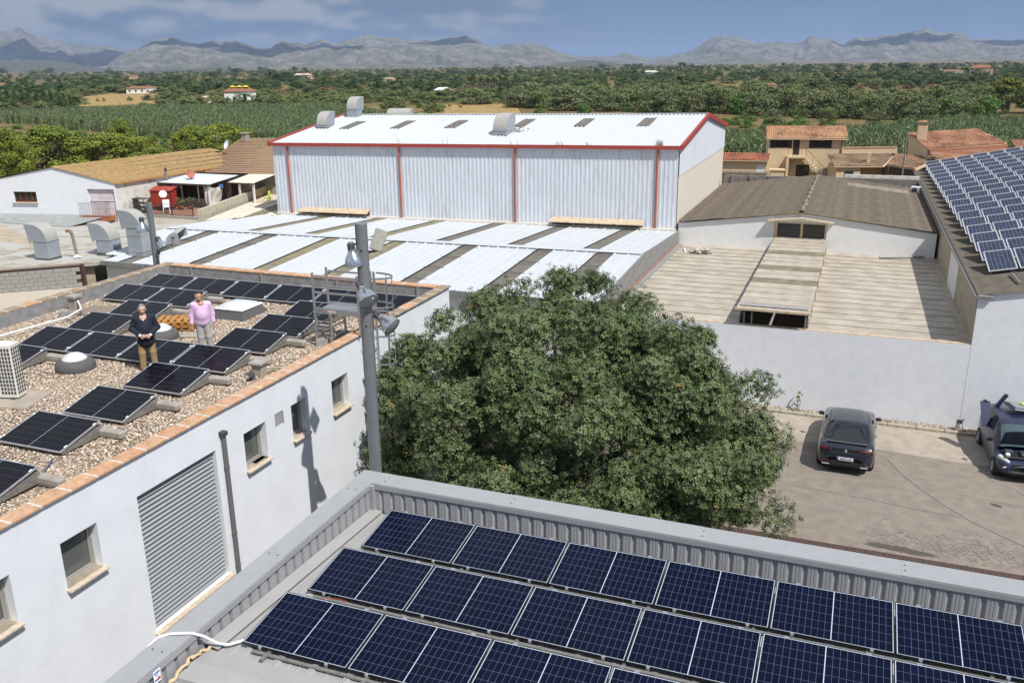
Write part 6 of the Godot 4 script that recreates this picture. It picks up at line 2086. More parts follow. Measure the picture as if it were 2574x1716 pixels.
	var sp := MB.new()
	sp.rod(Vector3.ZERO, Vector3(0, 0.85, 0), 0.07, 10)
	obj("stack", sp, M.galv, sv)
	var sc := MB.new()
	sc.lathe(Vector3(0, 0.85, 0), [Vector2(0.07, 0), Vector2(0.10, 0.05), Vector2(0.09, 0.2), Vector2(0.03, 0.28), Vector2(0, 0.29)], 10)
	obj("cowl", sc, M.dark, sv)
	var h := thing("brown_roof_house", "house with wide brown tiled roof beside the hall", "house")
	var e0 := Vector3(-47.2, 5.92, -54.5)
	var e1 := Vector3(-36.0, 5.92, -55.6)
	var r0 := Vector3(-52.4, 7.35, -67.9)
	var r1 := Vector3(-38.0, 7.35, -69.8)
	for k in 22:
		var t0 := k / 22.0
		var t1 := (k + 1.08) / 22.0
		var p := e0.lerp(r0, t0) + Vector3(0, 0.035, 0)
		var q := e1.lerp(r1, t0) + Vector3(0, 0.035, 0)
		var st := MB.new()
		st.sheet(p, (q - p).normalized(), e0.lerp(r0, t1) - p + Vector3(0, -0.02, 0), p.distance_to(q), wave(0.045, 5), 0.3)
		obj("tile_course", st, M.tile_brown, h)
	var hw := MB.new()
	hw.quad(Vector3(-47.0, 3, -54.9), Vector3(-36.3, 3, -56.0), Vector3(-36.3, 5.9, -56.0), Vector3(-47.0, 5.9, -54.9))
	hw.quad(Vector3(-52.0, 3, -67.5), Vector3(-47.0, 3, -54.9), Vector3(-47.0, 5.9, -54.9), Vector3(-52.0, 7.3, -67.5))
	obj("wall", hw, M.concrete, h)
	var chm := MB.new()
	chm.cbox(Vector3(-50.9, 7.4, -66.5), Vector3(0.5, 0.9, 0.5), 0.02)
	chm.cbox(Vector3(-50.9, 7.9, -66.5), Vector3(0.65, 0.1, 0.65), 0.02)
	obj("chimney", chm, M.concrete, h)
func plant_pot(at: Vector3, h: float, k: int) -> void:
	var t := thing("potted_plant", "%s potted plant behind the terrace railing" % ["tall bushy", "tallest thin-stemmed", "dry brown", "low red-potted", "sparse", "rightmost leafy", "small green"][k], "plant", at, 0.0, "potted plants on the terrace")
	var p := MB.new()
	p.lathe(Vector3.ZERO, [Vector2(0, 0), Vector2(0.11, 0), Vector2(0.15, 0.2), Vector2(0.17, 0.2), Vector2(0.17, 0.24), Vector2(0.14, 0.24), Vector2(0.13, 0.2), Vector2(0, 0.2)], 12)
	obj("pot", p, mt(0.45, 0.17, 0.08, 0.8, "concrete", 2.0), t)
	var l := MB.new()
	for i in 70:
		var a := rng.randf() * TAU
		var y := 0.25 + (h - 0.25) * sqrt(rng.randf())
		var r := 0.22 * rng.randf() * (0.4 + y)
		leaf(l, Vector3(cos(a) * r, y, sin(a) * r), Vector3(cos(a), rng.randf_range(-0.2, 0.9), sin(a)).normalized(), 0.11)
	obj("foliage", l, mt(0.12, 0.13, 0.035, 0.7) if k != 2 else mt(0.22, 0.15, 0.07, 0.8), t)
	var s := MB.new()
	s.tube(PackedVector3Array([Vector3(0, 0.2, 0), Vector3(0.03, h * 0.5, 0), Vector3(0, h * 0.9, 0.02)]), PackedFloat32Array([0.02, 0.014, 0.006]), 5)
	obj("stem", s, M.bark, t)
func dish(at: Vector3, mast: float, r: float, m: Material, label: String, turn: float) -> void:
	var t := thing("satellite_dish", label, "satellite dish", at, turn)
	var p := MB.new()
	p.rod(Vector3(0, -mast, 0), Vector3(0, 0, 0), 0.02, 6)
	obj("mast", p, M.galv, t)
	var d := MB.new()
	var bs := Basis(Vector3.RIGHT, deg_to_rad(65.0))
	d.lathe(Vector3(0, 0, 0.05), [Vector2(0, 0), Vector2(r * 0.4, r * 0.05), Vector2(r * 0.75, r * 0.16), Vector2(r, r * 0.3)], 18, bs)
	obj("reflector", d, m, t)
	var a := MB.new()
	a.rod(Vector3(0, -r * 0.7, 0.12), Vector3(0, -0.02, r * 1.25), 0.012, 5)
	a.cbox(Vector3(0, 0.0, r * 1.3), Vector3(0.06, 0.06, 0.1), 0.01)
	obj("feed_arm", a, M.galv, t)
func aerial(at: Vector3, h: float, label: String, turn: float) -> void:
	var t := thing("aerial", label, "aerial", at, turn)
	var p := MB.new()
	p.rod(Vector3.ZERO, Vector3(0, h, 0), 0.015, 6)
	obj("mast", p, M.galv, t)
	var bm := MB.new()
	bm.rod(Vector3(-0.55, h - 0.02, 0), Vector3(0.35, h - 0.1, 0), 0.012, 6)
	obj("boom", bm, M.galv, t)
	for i in 9:
		var e := MB.new()
		var x := -0.5 + i * 0.1
		e.rod(Vector3(x, h - 0.03 - 0.01 * i, -0.16), Vector3(x, h - 0.03 - 0.01 * i, 0.16), 0.006, 4)
		obj("element", e, M.galv, t)
func leaf(mb: MB, p: Vector3, d: Vector3, s: float) -> void:
	var side := d.cross(Vector3(0.3, 0.9, 0.2)).normalized()
	if side.length_squared() < 0.1:
		side = Vector3.RIGHT
	side = (side + d.cross(side) * rng.randf_range(-0.8, 0.8)).normalized() * s * 0.32
	mb.quad(p, p + d * s * 0.5 + side, p + d * s, p + d * s * 0.5 - side)
func bell_lamp(parent: Node3D, at: Vector3, aim: Vector3, size := 1.0) -> void:
	var up := -aim.normalized()
	var s := up.cross(Vector3(0.2, 0.1, 0.97)).normalized()
	var b := Basis(s, up, s.cross(up))
	var sh := MB.new()
	sh.lathe(at, [Vector2(0.245, -0.30), Vector2(0.25, -0.28), Vector2(0.235, -0.2), Vector2(0.2, -0.1), Vector2(0.14, 0.0), Vector2(0.10, 0.06), Vector2(0.085, 0.1)].map(func(q): return q * size), 28, b)
	var o := obj("reflector", sh, M.lamp_alu, parent)
	var rim := MB.new()
	rim.lathe(at, [Vector2(0.25, -0.295), Vector2(0.262, -0.292), Vector2(0.262, -0.308), Vector2(0.25, -0.312)].map(func(q): return q * size), 28, b)
	obj("rim", rim, M.galv, o)
	var gl := MB.new()
	gl.lathe(at, [Vector2(0.248, -0.302), Vector2(0.18, -0.33), Vector2(0.0, -0.345)].map(func(q): return q * size), 24, b)
	obj("lens", gl, M.lens, o)
	var hs := MB.new()
	hs.lathe(at, [Vector2(0.085, 0.095), Vector2(0.088, 0.12), Vector2(0.088, 0.26), Vector2(0.075, 0.30), Vector2(0.0, 0.305)].map(func(q): return q * size), 16, b)
	for k in 8:
		hs.box(at + b * (Vector3(cos(TAU * k / 8) * 0.092, 0.19, sin(TAU * k / 8) * 0.092) * size), Vector3(0.02, 0.14, 0.02) * size, b)
	obj("ballast_housing", hs, M.lamp_dark, parent)
	obj("housing_ring", ring(at + b * (Vector3(0, 0.1, 0) * size), b, 0.098 * size), M.galv, parent)
func ring(at: Vector3, b: Basis, r: float) -> MB:
	var mb := MB.new()
	mb.lathe(at, [Vector2(r, -0.015), Vector2(r + 0.006, -0.012), Vector2(r + 0.006, 0.012), Vector2(r, 0.015)], 18, b)
	return mb
func bracket(parent: Node3D, a: Vector3, b: Vector3, r := 0.02) -> void:
	var mb := MB.new()
	mb.rod(a, b, r, 8)
	obj("bracket", mb, M.lamp_dark, parent)
func make_poles() -> void:
	var at := Vector3(-9.45, 0, -15.82)
	var t := thing("lamp_post", "tall grey steel lamp post with bell floodlights beside the holm oak", "lamp post", at)
	var p := MB.new()
	p.tube(PackedVector3Array([Vector3(0, 0, 0), Vector3(0, 5, 0), Vector3(0.0, 10.40, 0)]), PackedFloat32Array([0.142, 0.135, 0.127]), 28, false)
	p.lathe(Vector3(0, 10.40, 0), [Vector2(0.127, 0), Vector2(0.12, 0.012), Vector2(0.0, 0.014)], 28)
	obj("pole", p, M.pole, t)
	var bp := MB.new()
	bp.cbox(Vector3(0, 0.02, 0), Vector3(0.5, 0.04, 0.5), 0.01)
	obj("base_plate", bp, M.pole, t)
	for y in [9.86, 8.24]:
		var h := MB.new()
		h.lathe(Vector3(0.05, y, 0.118), [Vector2(0.022, 0), Vector2(0.018, 0.01), Vector2(0, 0.01)], 10, Basis(Vector3(1, 0, 0), PI / 2) * Basis(Vector3(0, 0, 1), -0.35))
		obj("bolt_hole", h, M.black, t)
	bell_lamp(t, Vector3(-0.17, 9.78, 0.12), Vector3(0.10, -0.93, -0.05), 0.8)
	bracket(t, Vector3(-0.3, 9.95, 0.05), Vector3(-0.1, 9.97, 0.02))
	bell_lamp(t, Vector3(0.06, 9.00, 0.16), Vector3(0.62, -0.62, 0.35), 0.85)
	bracket(t, Vector3(-0.08, 9.14, 0.12), Vector3(0.05, 9.14, 0.12))
	bell_lamp(t, Vector3(0.36, 8.35, -0.08), Vector3(0.80, -0.50, 0.1), 0.85)
	bracket(t, Vector3(0.10, 8.47, -0.02), Vector3(0.34, 8.41, -0.08))
	var fl := MB.new()
	var b := Basis(Vector3(0, 1, 0), 0.5) * Basis(Vector3(0, 0, 1), -0.38) * Basis(Vector3(1, 0, 0), -0.35)
	fl.cbox(Vector3(0.31, 10.04, -0.16), Vector3(0.27, 0.46, 0.06), 0.015, b)
	for k in 5:
		fl.box(Vector3(0.31, 10.04, -0.16) + b * Vector3(-0.1 + 0.05 * k, 0, 0.036), Vector3(0.008, 0.4, 0.014), b)
	obj("floodlight", fl, mt(0.34, 0.35, 0.34, 0.5, "rust", 1.5), t)
	bracket(t, Vector3(0.1, 9.80, -0.06), Vector3(0.26, 9.82, -0.14), 0.025)
	var q := Vector3(-27.6, 0, -29.25)
	var r := thing("lamp_post", "shorter grey lamp post behind the gravel roof by the tall duct", "lamp post", q)
	var rp := MB.new()
	rp.tube(PackedVector3Array([Vector3.ZERO, Vector3(0, 8.1, 0)]), PackedFloat32Array([0.14, 0.128]), 24)
	obj("pole", rp, M.pole, r)
	bell_lamp(r, Vector3(-0.34, 7.22, 0.18), Vector3(0.02, -0.98, 0.05), 1.0)
	bracket(r, Vector3(-0.3, 7.46, 0.15), Vector3(-0.08, 7.46, 0.05))
	bell_lamp(r, Vector3(0.36, 6.45, 0.0), Vector3(0.62, -0.75, 0.1), 0.95)
	bracket(r, Vector3(0.1, 6.62, 0), Vector3(0.3, 6.6, 0))
	var cm := MB.new()
	cm.cbox(Vector3(0.26, 6.05, 0.1), Vector3(0.14, 0.16, 0.14), 0.02)
	cm.rod(Vector3(0.26, 6.0, 0.1), Vector3(0.3, 5.86, 0.18), 0.05, 12)
	obj("camera_housing", cm, M.lamp_dark, r)
	bracket(r, Vector3(0.1, 6.12, 0.03), Vector3(0.26, 6.1, 0.1))
	var s := thing("street_lamp", "thin grey street lamp behind the grey corrugated roof", "street lamp", Vector3(4.0, 0, -94.5))
	var sp := MB.new()
	sp.tube(PackedVector3Array([Vector3.ZERO, Vector3(0, 7.2, 0)]), PackedFloat32Array([0.09, 0.06]), 10)
	obj("pole", sp, M.galv, s)
	var sh := MB.new()
	sh.cbox(Vector3(0, 7.28, 0.12), Vector3(0.34, 0.12, 0.55), 0.03)
	obj("head", sh, M.galv, s)
	aerial(Vector3(6.6, 2.2, -92.0), 3.1, "television aerial standing before the ochre houses", 0.2)
func tile_roof(parent: Node3D, a: Vector3, b: Vector3, c: Vector3, d: Vector3, courses: int, m: Material, pitch := 0.24) -> void:
	for k in courses:
		var t0 := float(k) / courses
		var t1 := minf((k + 1.1) / courses, 1.0)
		var p := a.lerp(d, t0) + Vector3(0, 0.05, 0)
		var q := b.lerp(c, t0) + Vector3(0, 0.05, 0)
		var st := MB.new()
		st.sheet(p, (q - p).normalized(), a.lerp(d, t1) - p + Vector3(0, 0.02, 0), p.distance_to(q), wave(0.07, 4), pitch)
		obj("tile_course", st, m, parent)
	var dk := MB.new()
	dk.slab([a, b, c, d], 0.08)
	obj("roof_deck", dk, M.ochre, parent)
func opening(parent: Node3D, called: String, x0: float, x1: float, y0: float, y1: float, z: float, m: Material) -> MeshInstance3D:
	var mb := MB.new()
	mb.box(Vector3((x0 + x1) / 2, (y0 + y1) / 2, z - 0.02), Vector3(x1 - x0, y1 - y0, 0.08))
	return obj(called, mb, m, parent)
func make_houses() -> void:
	var shut := mt(0.035, 0.018, 0.016, 0.6)
	var h := thing("ochre_house", "two storey ochre house with outside stair and tiled roof", "house", Vector3(-9.7, 0, -105.3), deg_to_rad(9.0))
	var w := MB.new()
	pierced(w, Vector3(0, 0, 0), Vector3.RIGHT, Vector3(0, 0, 1), 8.0, -0.4, 5.35, [[0.15, 4.2, 2.5, 5.02], [4.35, 4.2, 6.75, 5.02], [2.65, 3.4, 3.35, 5.1], [3.15, 0.2, 4.6, 2.35]], 0.2)
	w.quad(Vector3(0, -0.4, -4.3), Vector3(0, -0.4, 0), Vector3(0, 5.35, 0), Vector3(0, 5.35, -4.3))
	w.tri(Vector3(0, 5.35, -4.3), Vector3(0, 5.35, 0), Vector3(0, 6.35, -2.15))
	w.quad(Vector3(8, -0.4, 0), Vector3(8, -0.4, -4.3), Vector3(8, 5.35, -4.3), Vector3(8, 5.35, 0))
	w.tri(Vector3(8, 5.35, 0), Vector3(8, 5.35, -4.3), Vector3(8, 6.35, -2.15))
	w.quad(Vector3(8, -0.4, -4.3), Vector3(0, -0.4, -4.3), Vector3(0, 5.35, -4.3), Vector3(8, 5.35, -4.3))
	obj("wall", w, M.ochre, h)
	tile_roof(h, Vector3(-0.3, 5.2, 0.45), Vector3(8.4, 5.2, 0.45), Vector3(8.4, 6.4, -2.15), Vector3(-0.3, 6.4, -2.15), 7, M.tile_roof)
	tile_roof(h, Vector3(8.4, 5.2, -4.7), Vector3(-0.3, 5.2, -4.7), Vector3(-0.3, 6.4, -2.15), Vector3(8.4, 6.4, -2.15), 4, M.tile_roof)
	for q in [[0.15, 2.5], [4.35, 6.75]]:
		var g := opening(h, "window", q[0] + 0.6, q[1] - 0.6, 4.2, 5.02, -0.14, M.glass_dark)
		var cu := MB.new()
		cu.box(Vector3((q[0] + q[1]) / 2, 4.61, -0.09), Vector3(0.06, 0.8, 0.04))
		obj("mullion", cu, M.dark_brown, g)
		opening(h, "shutter", q[0], q[0] + 0.58, 4.18, 5.04, 0.0, shut)
		opening(h, "shutter", q[1] - 0.58, q[1], 4.18, 5.04, 0.0, shut)
	opening(h, "door", 2.65, 3.35, 3.4, 5.1, -0.1, shut)
	opening(h, "window", 3.15, 4.6, 0.2, 2.35, -0.15, M.glass_dark)
	var st := MB.new()
	st.box(Vector3(3.0, 3.25, 0.6), Vector3(2.0, 0.2, 1.2))
	st.box(Vector3(2.1, 1.6, 0.6), Vector3(0.25, 3.2, 1.2))
	obj("landing", st, M.ochre, h)
	for k in 12:
		var sp := MB.new()
		sp.box(Vector3(4.1 + k * 0.26, 3.15 - k * 0.26 - 0.2, 0.7), Vector3(0.3, 0.4, 1.0))
		obj("step", sp, M.ochre, h)
	var rl := MB.new()
	rl.bar(Vector3(2.1, 4.2, 1.15), Vector3(4.0, 4.2, 1.15), 0.04, 0.04)
	rl.bar(Vector3(4.0, 4.2, 1.15), Vector3(7.1, 1.1, 1.15), 0.04, 0.04)
	for k in 5:
		rl.bar(Vector3(2.1 + k * 0.48, 3.3, 1.15), Vector3(2.1 + k * 0.48, 4.2, 1.15), 0.03, 0.03)
		rl.bar(Vector3(4.0 + k * 0.75, 3.2 - k * 0.75, 1.15), Vector3(4.0 + k * 0.75, 4.2 - k * 0.75, 1.15), 0.03, 0.03)
	obj("railing", rl, M.dark_brown, h)
	var pr := MB.new()
	pr.box(Vector3(1.0, 0.9, 1.6), Vector3(1.5, 2.0, 1.2))
	pr.box(Vector3(1.0, 1.95, 1.6), Vector3(1.7, 0.12, 1.4))
	obj("porch_block", pr, M.ochre, h)
	var dp := MB.new()
	dp.rod(Vector3(7.8, 5.2, 0.1), Vector3(7.8, 0, 0.1), 0.06, 6)
	obj("downpipe", dp, mt(0.25, 0.12, 0.06, 0.6), h)
	var g := thing("ochre_wing", "low ochre outbuilding with red tiled roof beside the hall", "house", Vector3(-15.2, 0, -101.9), deg_to_rad(4.0))
	var gw := MB.new()
	gw.box(Vector3(2.9, 1.4, -1.6), Vector3(5.8, 3.4, 3.2))
	obj("wall", gw, M.ochre, g)
	tile_roof(g, Vector3(-0.2, 3.05, 0.35), Vector3(6.0, 3.05, 0.35), Vector3(6.0, 3.65, -1.7), Vector3(-0.2, 3.65, -1.7), 6, M.tile_red)
	opening(g, "window", 4.7, 5.5, 1.7, 2.6, 0.0, M.white_old)
	var ed := MB.new()
	ed.sheet(Vector3(0, 1.62, 0.5), Vector3.RIGHT, Vector3(0, 0.2, -0.6), 6.0, wave(0.05, 4), 0.2)
	obj("porch_sheet", ed, M.fibre_grey, g)
	var gl := thing("garden_wall", "ochre garden wall with tiled top right of the tall house", "wall")
	var gm := MB.new()
	gm.bar(Vector3(-2.0, 2.0, -108.3), Vector3(3.8, 2.0, -110.6), 0.25, 4.0)
	obj("wall", gm, M.ochre, gl)
	var gt := MB.new()
	gt.sheet(Vector3(-2.0, 4.0, -108.1), Vector3(5.8, 0, -2.3).normalized(), Vector3(0, 0.12, -0.4), 6.2, wave(0.08, 4), 0.24)
	obj("tile_course", gt, M.tile_brown, gl)
	var s := thing("small_house", "small ochre house with grey-brown tiled roof and dark porch", "house")
	tile_roof(s, Vector3(-2.4, 2.75, -101.0), Vector3(2.5, 2.7, -102.9), Vector3(3.8, 3.6, -108.0), Vector3(-3.4, 3.6, -105.4), 8, M.tile_old)
	var sw := MB.new()
	sw.plate(PackedVector2Array([Vector2(-2.2, -101.4), Vector2(0.2, -102.3), Vector2(0.6, -107), Vector2(-3.2, -105.4)]), 2.7, 3.2)
	obj("wall", sw, M.ochre, s)
	var pw := MB.new()
	pw.plate(PackedVector2Array([Vector2(0.2, -103.4), Vector2(2.3, -104.2), Vector2(3.6, -108), Vector2(0.6, -107)]), 2.6, 3.0)
	obj("porch", pw, M.ochre, s)
	var ww := MB.new()
	ww.box(Vector3(-0.9, 1.95, -101.83), Vector3(0.9, 0.6, 0.1), Basis(Vector3.UP, 0.36))
	obj("window", ww, M.glass_dark, s)
	var sc := MB.new()
	sc.cbox(Vector3(0.9, 3.5, -103.6), Vector3(0.35, 1.1, 0.35), 0.02)
	obj("chimney", sc, M.ochre, s)
	var s3 := thing("small_house", "small house with dark brown tiled roof behind the olive bush", "house")
	tile_roof(s3, Vector3(2.6, 3.1, -100.8), Vector3(5.2, 3.1, -97.2), Vector3(8.0, 3.65, -104.0), Vector3(3.6, 3.75, -106.0), 7, M.tile_dark)
	var s3w := MB.new()
	s3w.plate(PackedVector2Array([Vector2(2.9, -101.2), Vector2(5.2, -98.0), Vector2(7.6, -103.8), Vector2(3.8, -105.6)]), 3.05, 3.4)
	obj("wall", s3w, M.dark_brown, s3)
	var gb := MB.new()
	gb.bar(Vector3(5.25, 3.05, -97.2), Vector3(8.0, 3.6, -103.9), 0.1, 0.22)
	obj("verge_board", gb, M.ochre, s3)
	var f := thing("farmhouse", "large ochre farmhouse with weathered orange tiles and square chimney", "house")
	tile_roof(f, Vector3(6.6, 4.6, -102.8), Vector3(14.2, 5.0, -106.6), Vector3(12.0, 5.95, -114.0), Vector3(4.6, 5.8, -108.4), 12, M.tile_weathered)
	var fw := MB.new()
	fw.plate(PackedVector2Array([Vector2(6.5, -103.2), Vector2(13.8, -106.9), Vector2(11.8, -113.5), Vector2(4.8, -108.2)]), 4.55, 5.0)
	fw.tri(Vector3(4.8, 4.55, -108.2), Vector3(6.5, 4.55, -103.2), Vector3(4.75, 5.75, -108.3))
	obj("wall", fw, M.ochre, f)
	tile_roof(f, Vector3(8.2, 3.2, -96.6), Vector3(16.5, 3.6, -98.8), Vector3(14.0, 4.6, -106.2), Vector3(6.7, 4.3, -102.2), 10, M.tile_weathered)
	var lw := MB.new()
	lw.plate(PackedVector2Array([Vector2(8.4, -97.0), Vector2(16.2, -99.0), Vector2(13.8, -105.9), Vector2(6.9, -102.3)]), 3.15, 3.6)
	lw.bar(Vector3(6.7, 4.45, -102.7), Vector3(14.2, 4.8, -106.5), 0.1, 0.3)
	obj("wall", lw, mt(0.40, 0.17, 0.09, 0.9, "plaster", 0.3), f)
	var ch := MB.new()
	ch.cbox(Vector3(5.95, 5.9, -106.5), Vector3(0.95, 1.9, 0.95), 0.03)
	obj("chimney", ch, M.ochre, f)
	for k in 4:
		var cp := MB.new()
		cp.box(Vector3(5.95 + 0.4 * (1 if k % 2 else -1), 6.95, -106.5 + 0.4 * (1 if k > 1 else -1)), Vector3(0.16, 0.28, 0.16))
		obj("chimney_post", cp, M.ochre, f)
	var cr := MB.new()
	cr.lathe(Vector3(5.95, 7.1, -106.5), [Vector2(0.85, 0), Vector2(0.55, 0.12), Vector2(0, 0.25)], 4, Basis(Vector3.UP, PI / 4))
	obj("chimney_cap", cr, M.tile_roof, f)
	var e := thing("orange_annex", "orange walled annex with flat tiled roof at the right edge", "house")
	tile_roof(e, Vector3(14.8, 4.6, -103.0), Vector3(22.0, 4.6, -103.0), Vector3(22.0, 5.2, -109), Vector3(14.8, 5.2, -109), 7, M.tile_weathered)
	var ew := MB.new()
	ew.box(Vector3(18.4, 2.2, -106), Vector3(7.0, 4.8, 5.6))
	obj("wall", ew, mt(0.45, 0.18, 0.09, 0.9, "plaster", 0.3), e)
	rng.seed = 40
	var ob := thing("olive_bush", "grey-green bush before the small brown roofed house", "bush", Vector3(3.2, 1.4, -92.0))
	var om := crown(clump_set(16, 3.2, 1.9, 0.1, 0.35, 0.6), 130, 0.12, [Color(0.12, 0.13, 0.075), Color(0.09, 0.105, 0.055)])
	obj("crown", om, vmat(0.7), ob)
	var ot := MB.new()
	ot.rod(Vector3(0, -1.6, 0), Vector3(0, 0.8, 0), 0.1, 6)
	obj("trunk", ot, M.bark, ob)
func far_house(called: String, label: String, x: float, z: float, w: float, h: float, wall: Material, roof: Material, turn := 0.0, hip := true) -> void:
	var t := thing(called, label, "house", Vector3(x, -4.5, z), turn)
	var d := w * 0.55
	var mb := MB.new()
	mb.box(Vector3(0, h * 0.36, 0), Vector3(w, h * 0.8, d))
	mb.box(Vector3(w * 0.3, h * 0.3, d * 0.5), Vector3(w * 0.35, h * 0.6, d * 0.3))
	obj("wall", mb, wall, t)
	var rf := MB.new()
	var e := h * 0.76
	var o := w * 0.04
	var r := w * 0.22 if hip else -o
	var A := [Vector3(-w / 2 - o, e, d / 2 + o), Vector3(w / 2 + o, e, d / 2 + o), Vector3(w / 2 - r, h, 0), Vector3(-w / 2 + r, h, 0), Vector3(w / 2 + o, e, -d / 2 - o), Vector3(-w / 2 - o, e, -d / 2 - o)]
	rf.quad(A[0], A[1], A[2], A[3])
	rf.quad(A[4], A[5], A[3], A[2])
	rf.tri(A[1], A[4], A[2])
	rf.tri(A[5], A[0], A[3])
	obj("roof", rf, roof, t)
	for k in 5:
		var g := MB.new()
		var front := d * 0.65 + 0.06 if k > 2 else d * 0.5 + 0.06
		g.box(Vector3(-w * 0.4 + k * w * 0.19, h * 0.36, front), Vector3(w * 0.06, h * 0.26, 0.1))
		obj("window", g, M.dark, t)
func pylon(label: String, x: float, z: float, h: float) -> void:
	var t := thing("pylon", label, "pylon", Vector3(x, -4.5, z), 0.3)
	var at := func(k: int, y: float) -> Vector3:
		var w := lerpf(1.7, 0.35, y / h)
		return Vector3(w * [1, -1, -1, 1][k % 4], y, w * [1, 1, -1, -1][k % 4])
	for k in 4:
		var lg := MB.new()
		lg.bar(at.call(k, 0.0), at.call(k, h), 0.14, 0.14)
		obj("leg", lg, M.galv, t)
	var br := MB.new()
	for i in 9:
		for k in 4:
			br.bar(at.call(k, h * i / 9.0), at.call(k + 1, h * (i + 1) / 9.0), 0.07, 0.07)
			br.bar(at.call(k + 1, h * i / 9.0), at.call(k, h * (i + 1) / 9.0), 0.07, 0.07)
	obj("bracing", br, M.galv, t)
	for y in [0.84, 0.93]:
		var ar := MB.new()
		ar.bar(Vector3(-2.6, h * y, 0), Vector3(2.6, h * y, 0), 0.16, 0.16)
		obj("cross_arm", ar, M.galv, t)
func far_car(label: String, at: Vector3, turn: float, van := 0.0) -> void:
	var t := thing("parked_car" if van < 2.0 else "lorry", label, "car" if van < 2.0 else "lorry", at, turn)
	var b := MB.new()
	var l := 4.2 if van < 1.0 else (5.0 if van < 2.0 else 8.0)
	var hh := 0.85 if van < 1.0 else (1.9 if van < 2.0 else 2.6)
	b.cbox(Vector3(0, 0.35 + hh * 0.5, 0), Vector3(l, hh, 1.8 if van < 2.0 else 2.4), 0.15)
	obj("body", b, M.white_plastic, t)
	var c := MB.new()
	if van < 1.0:
		c.cbox(Vector3(-0.2, 1.35, 0), Vector3(2.2, 0.5, 1.6), 0.2)
	else:
		c.cbox(Vector3(l * 0.5 + 0.5, 0.95, 0), Vector3(1.4, 1.3, 1.8), 0.2)
	obj("cab", c, M.glass_dark, t)
	for k in 4:
		var w := MB.new()
		w.lathe(Vector3(l * 0.3 * (1 if k % 2 else -1), 0.34, 0.85 * (1 if k > 1 else -1)), [Vector2(0, -0.1), Vector2(0.34, -0.1), Vector2(0.34, 0.1), Vector2(0, 0.1)], 10, Basis(Vector3.RIGHT, PI / 2))
		obj("wheel", w, M.rubber, t)
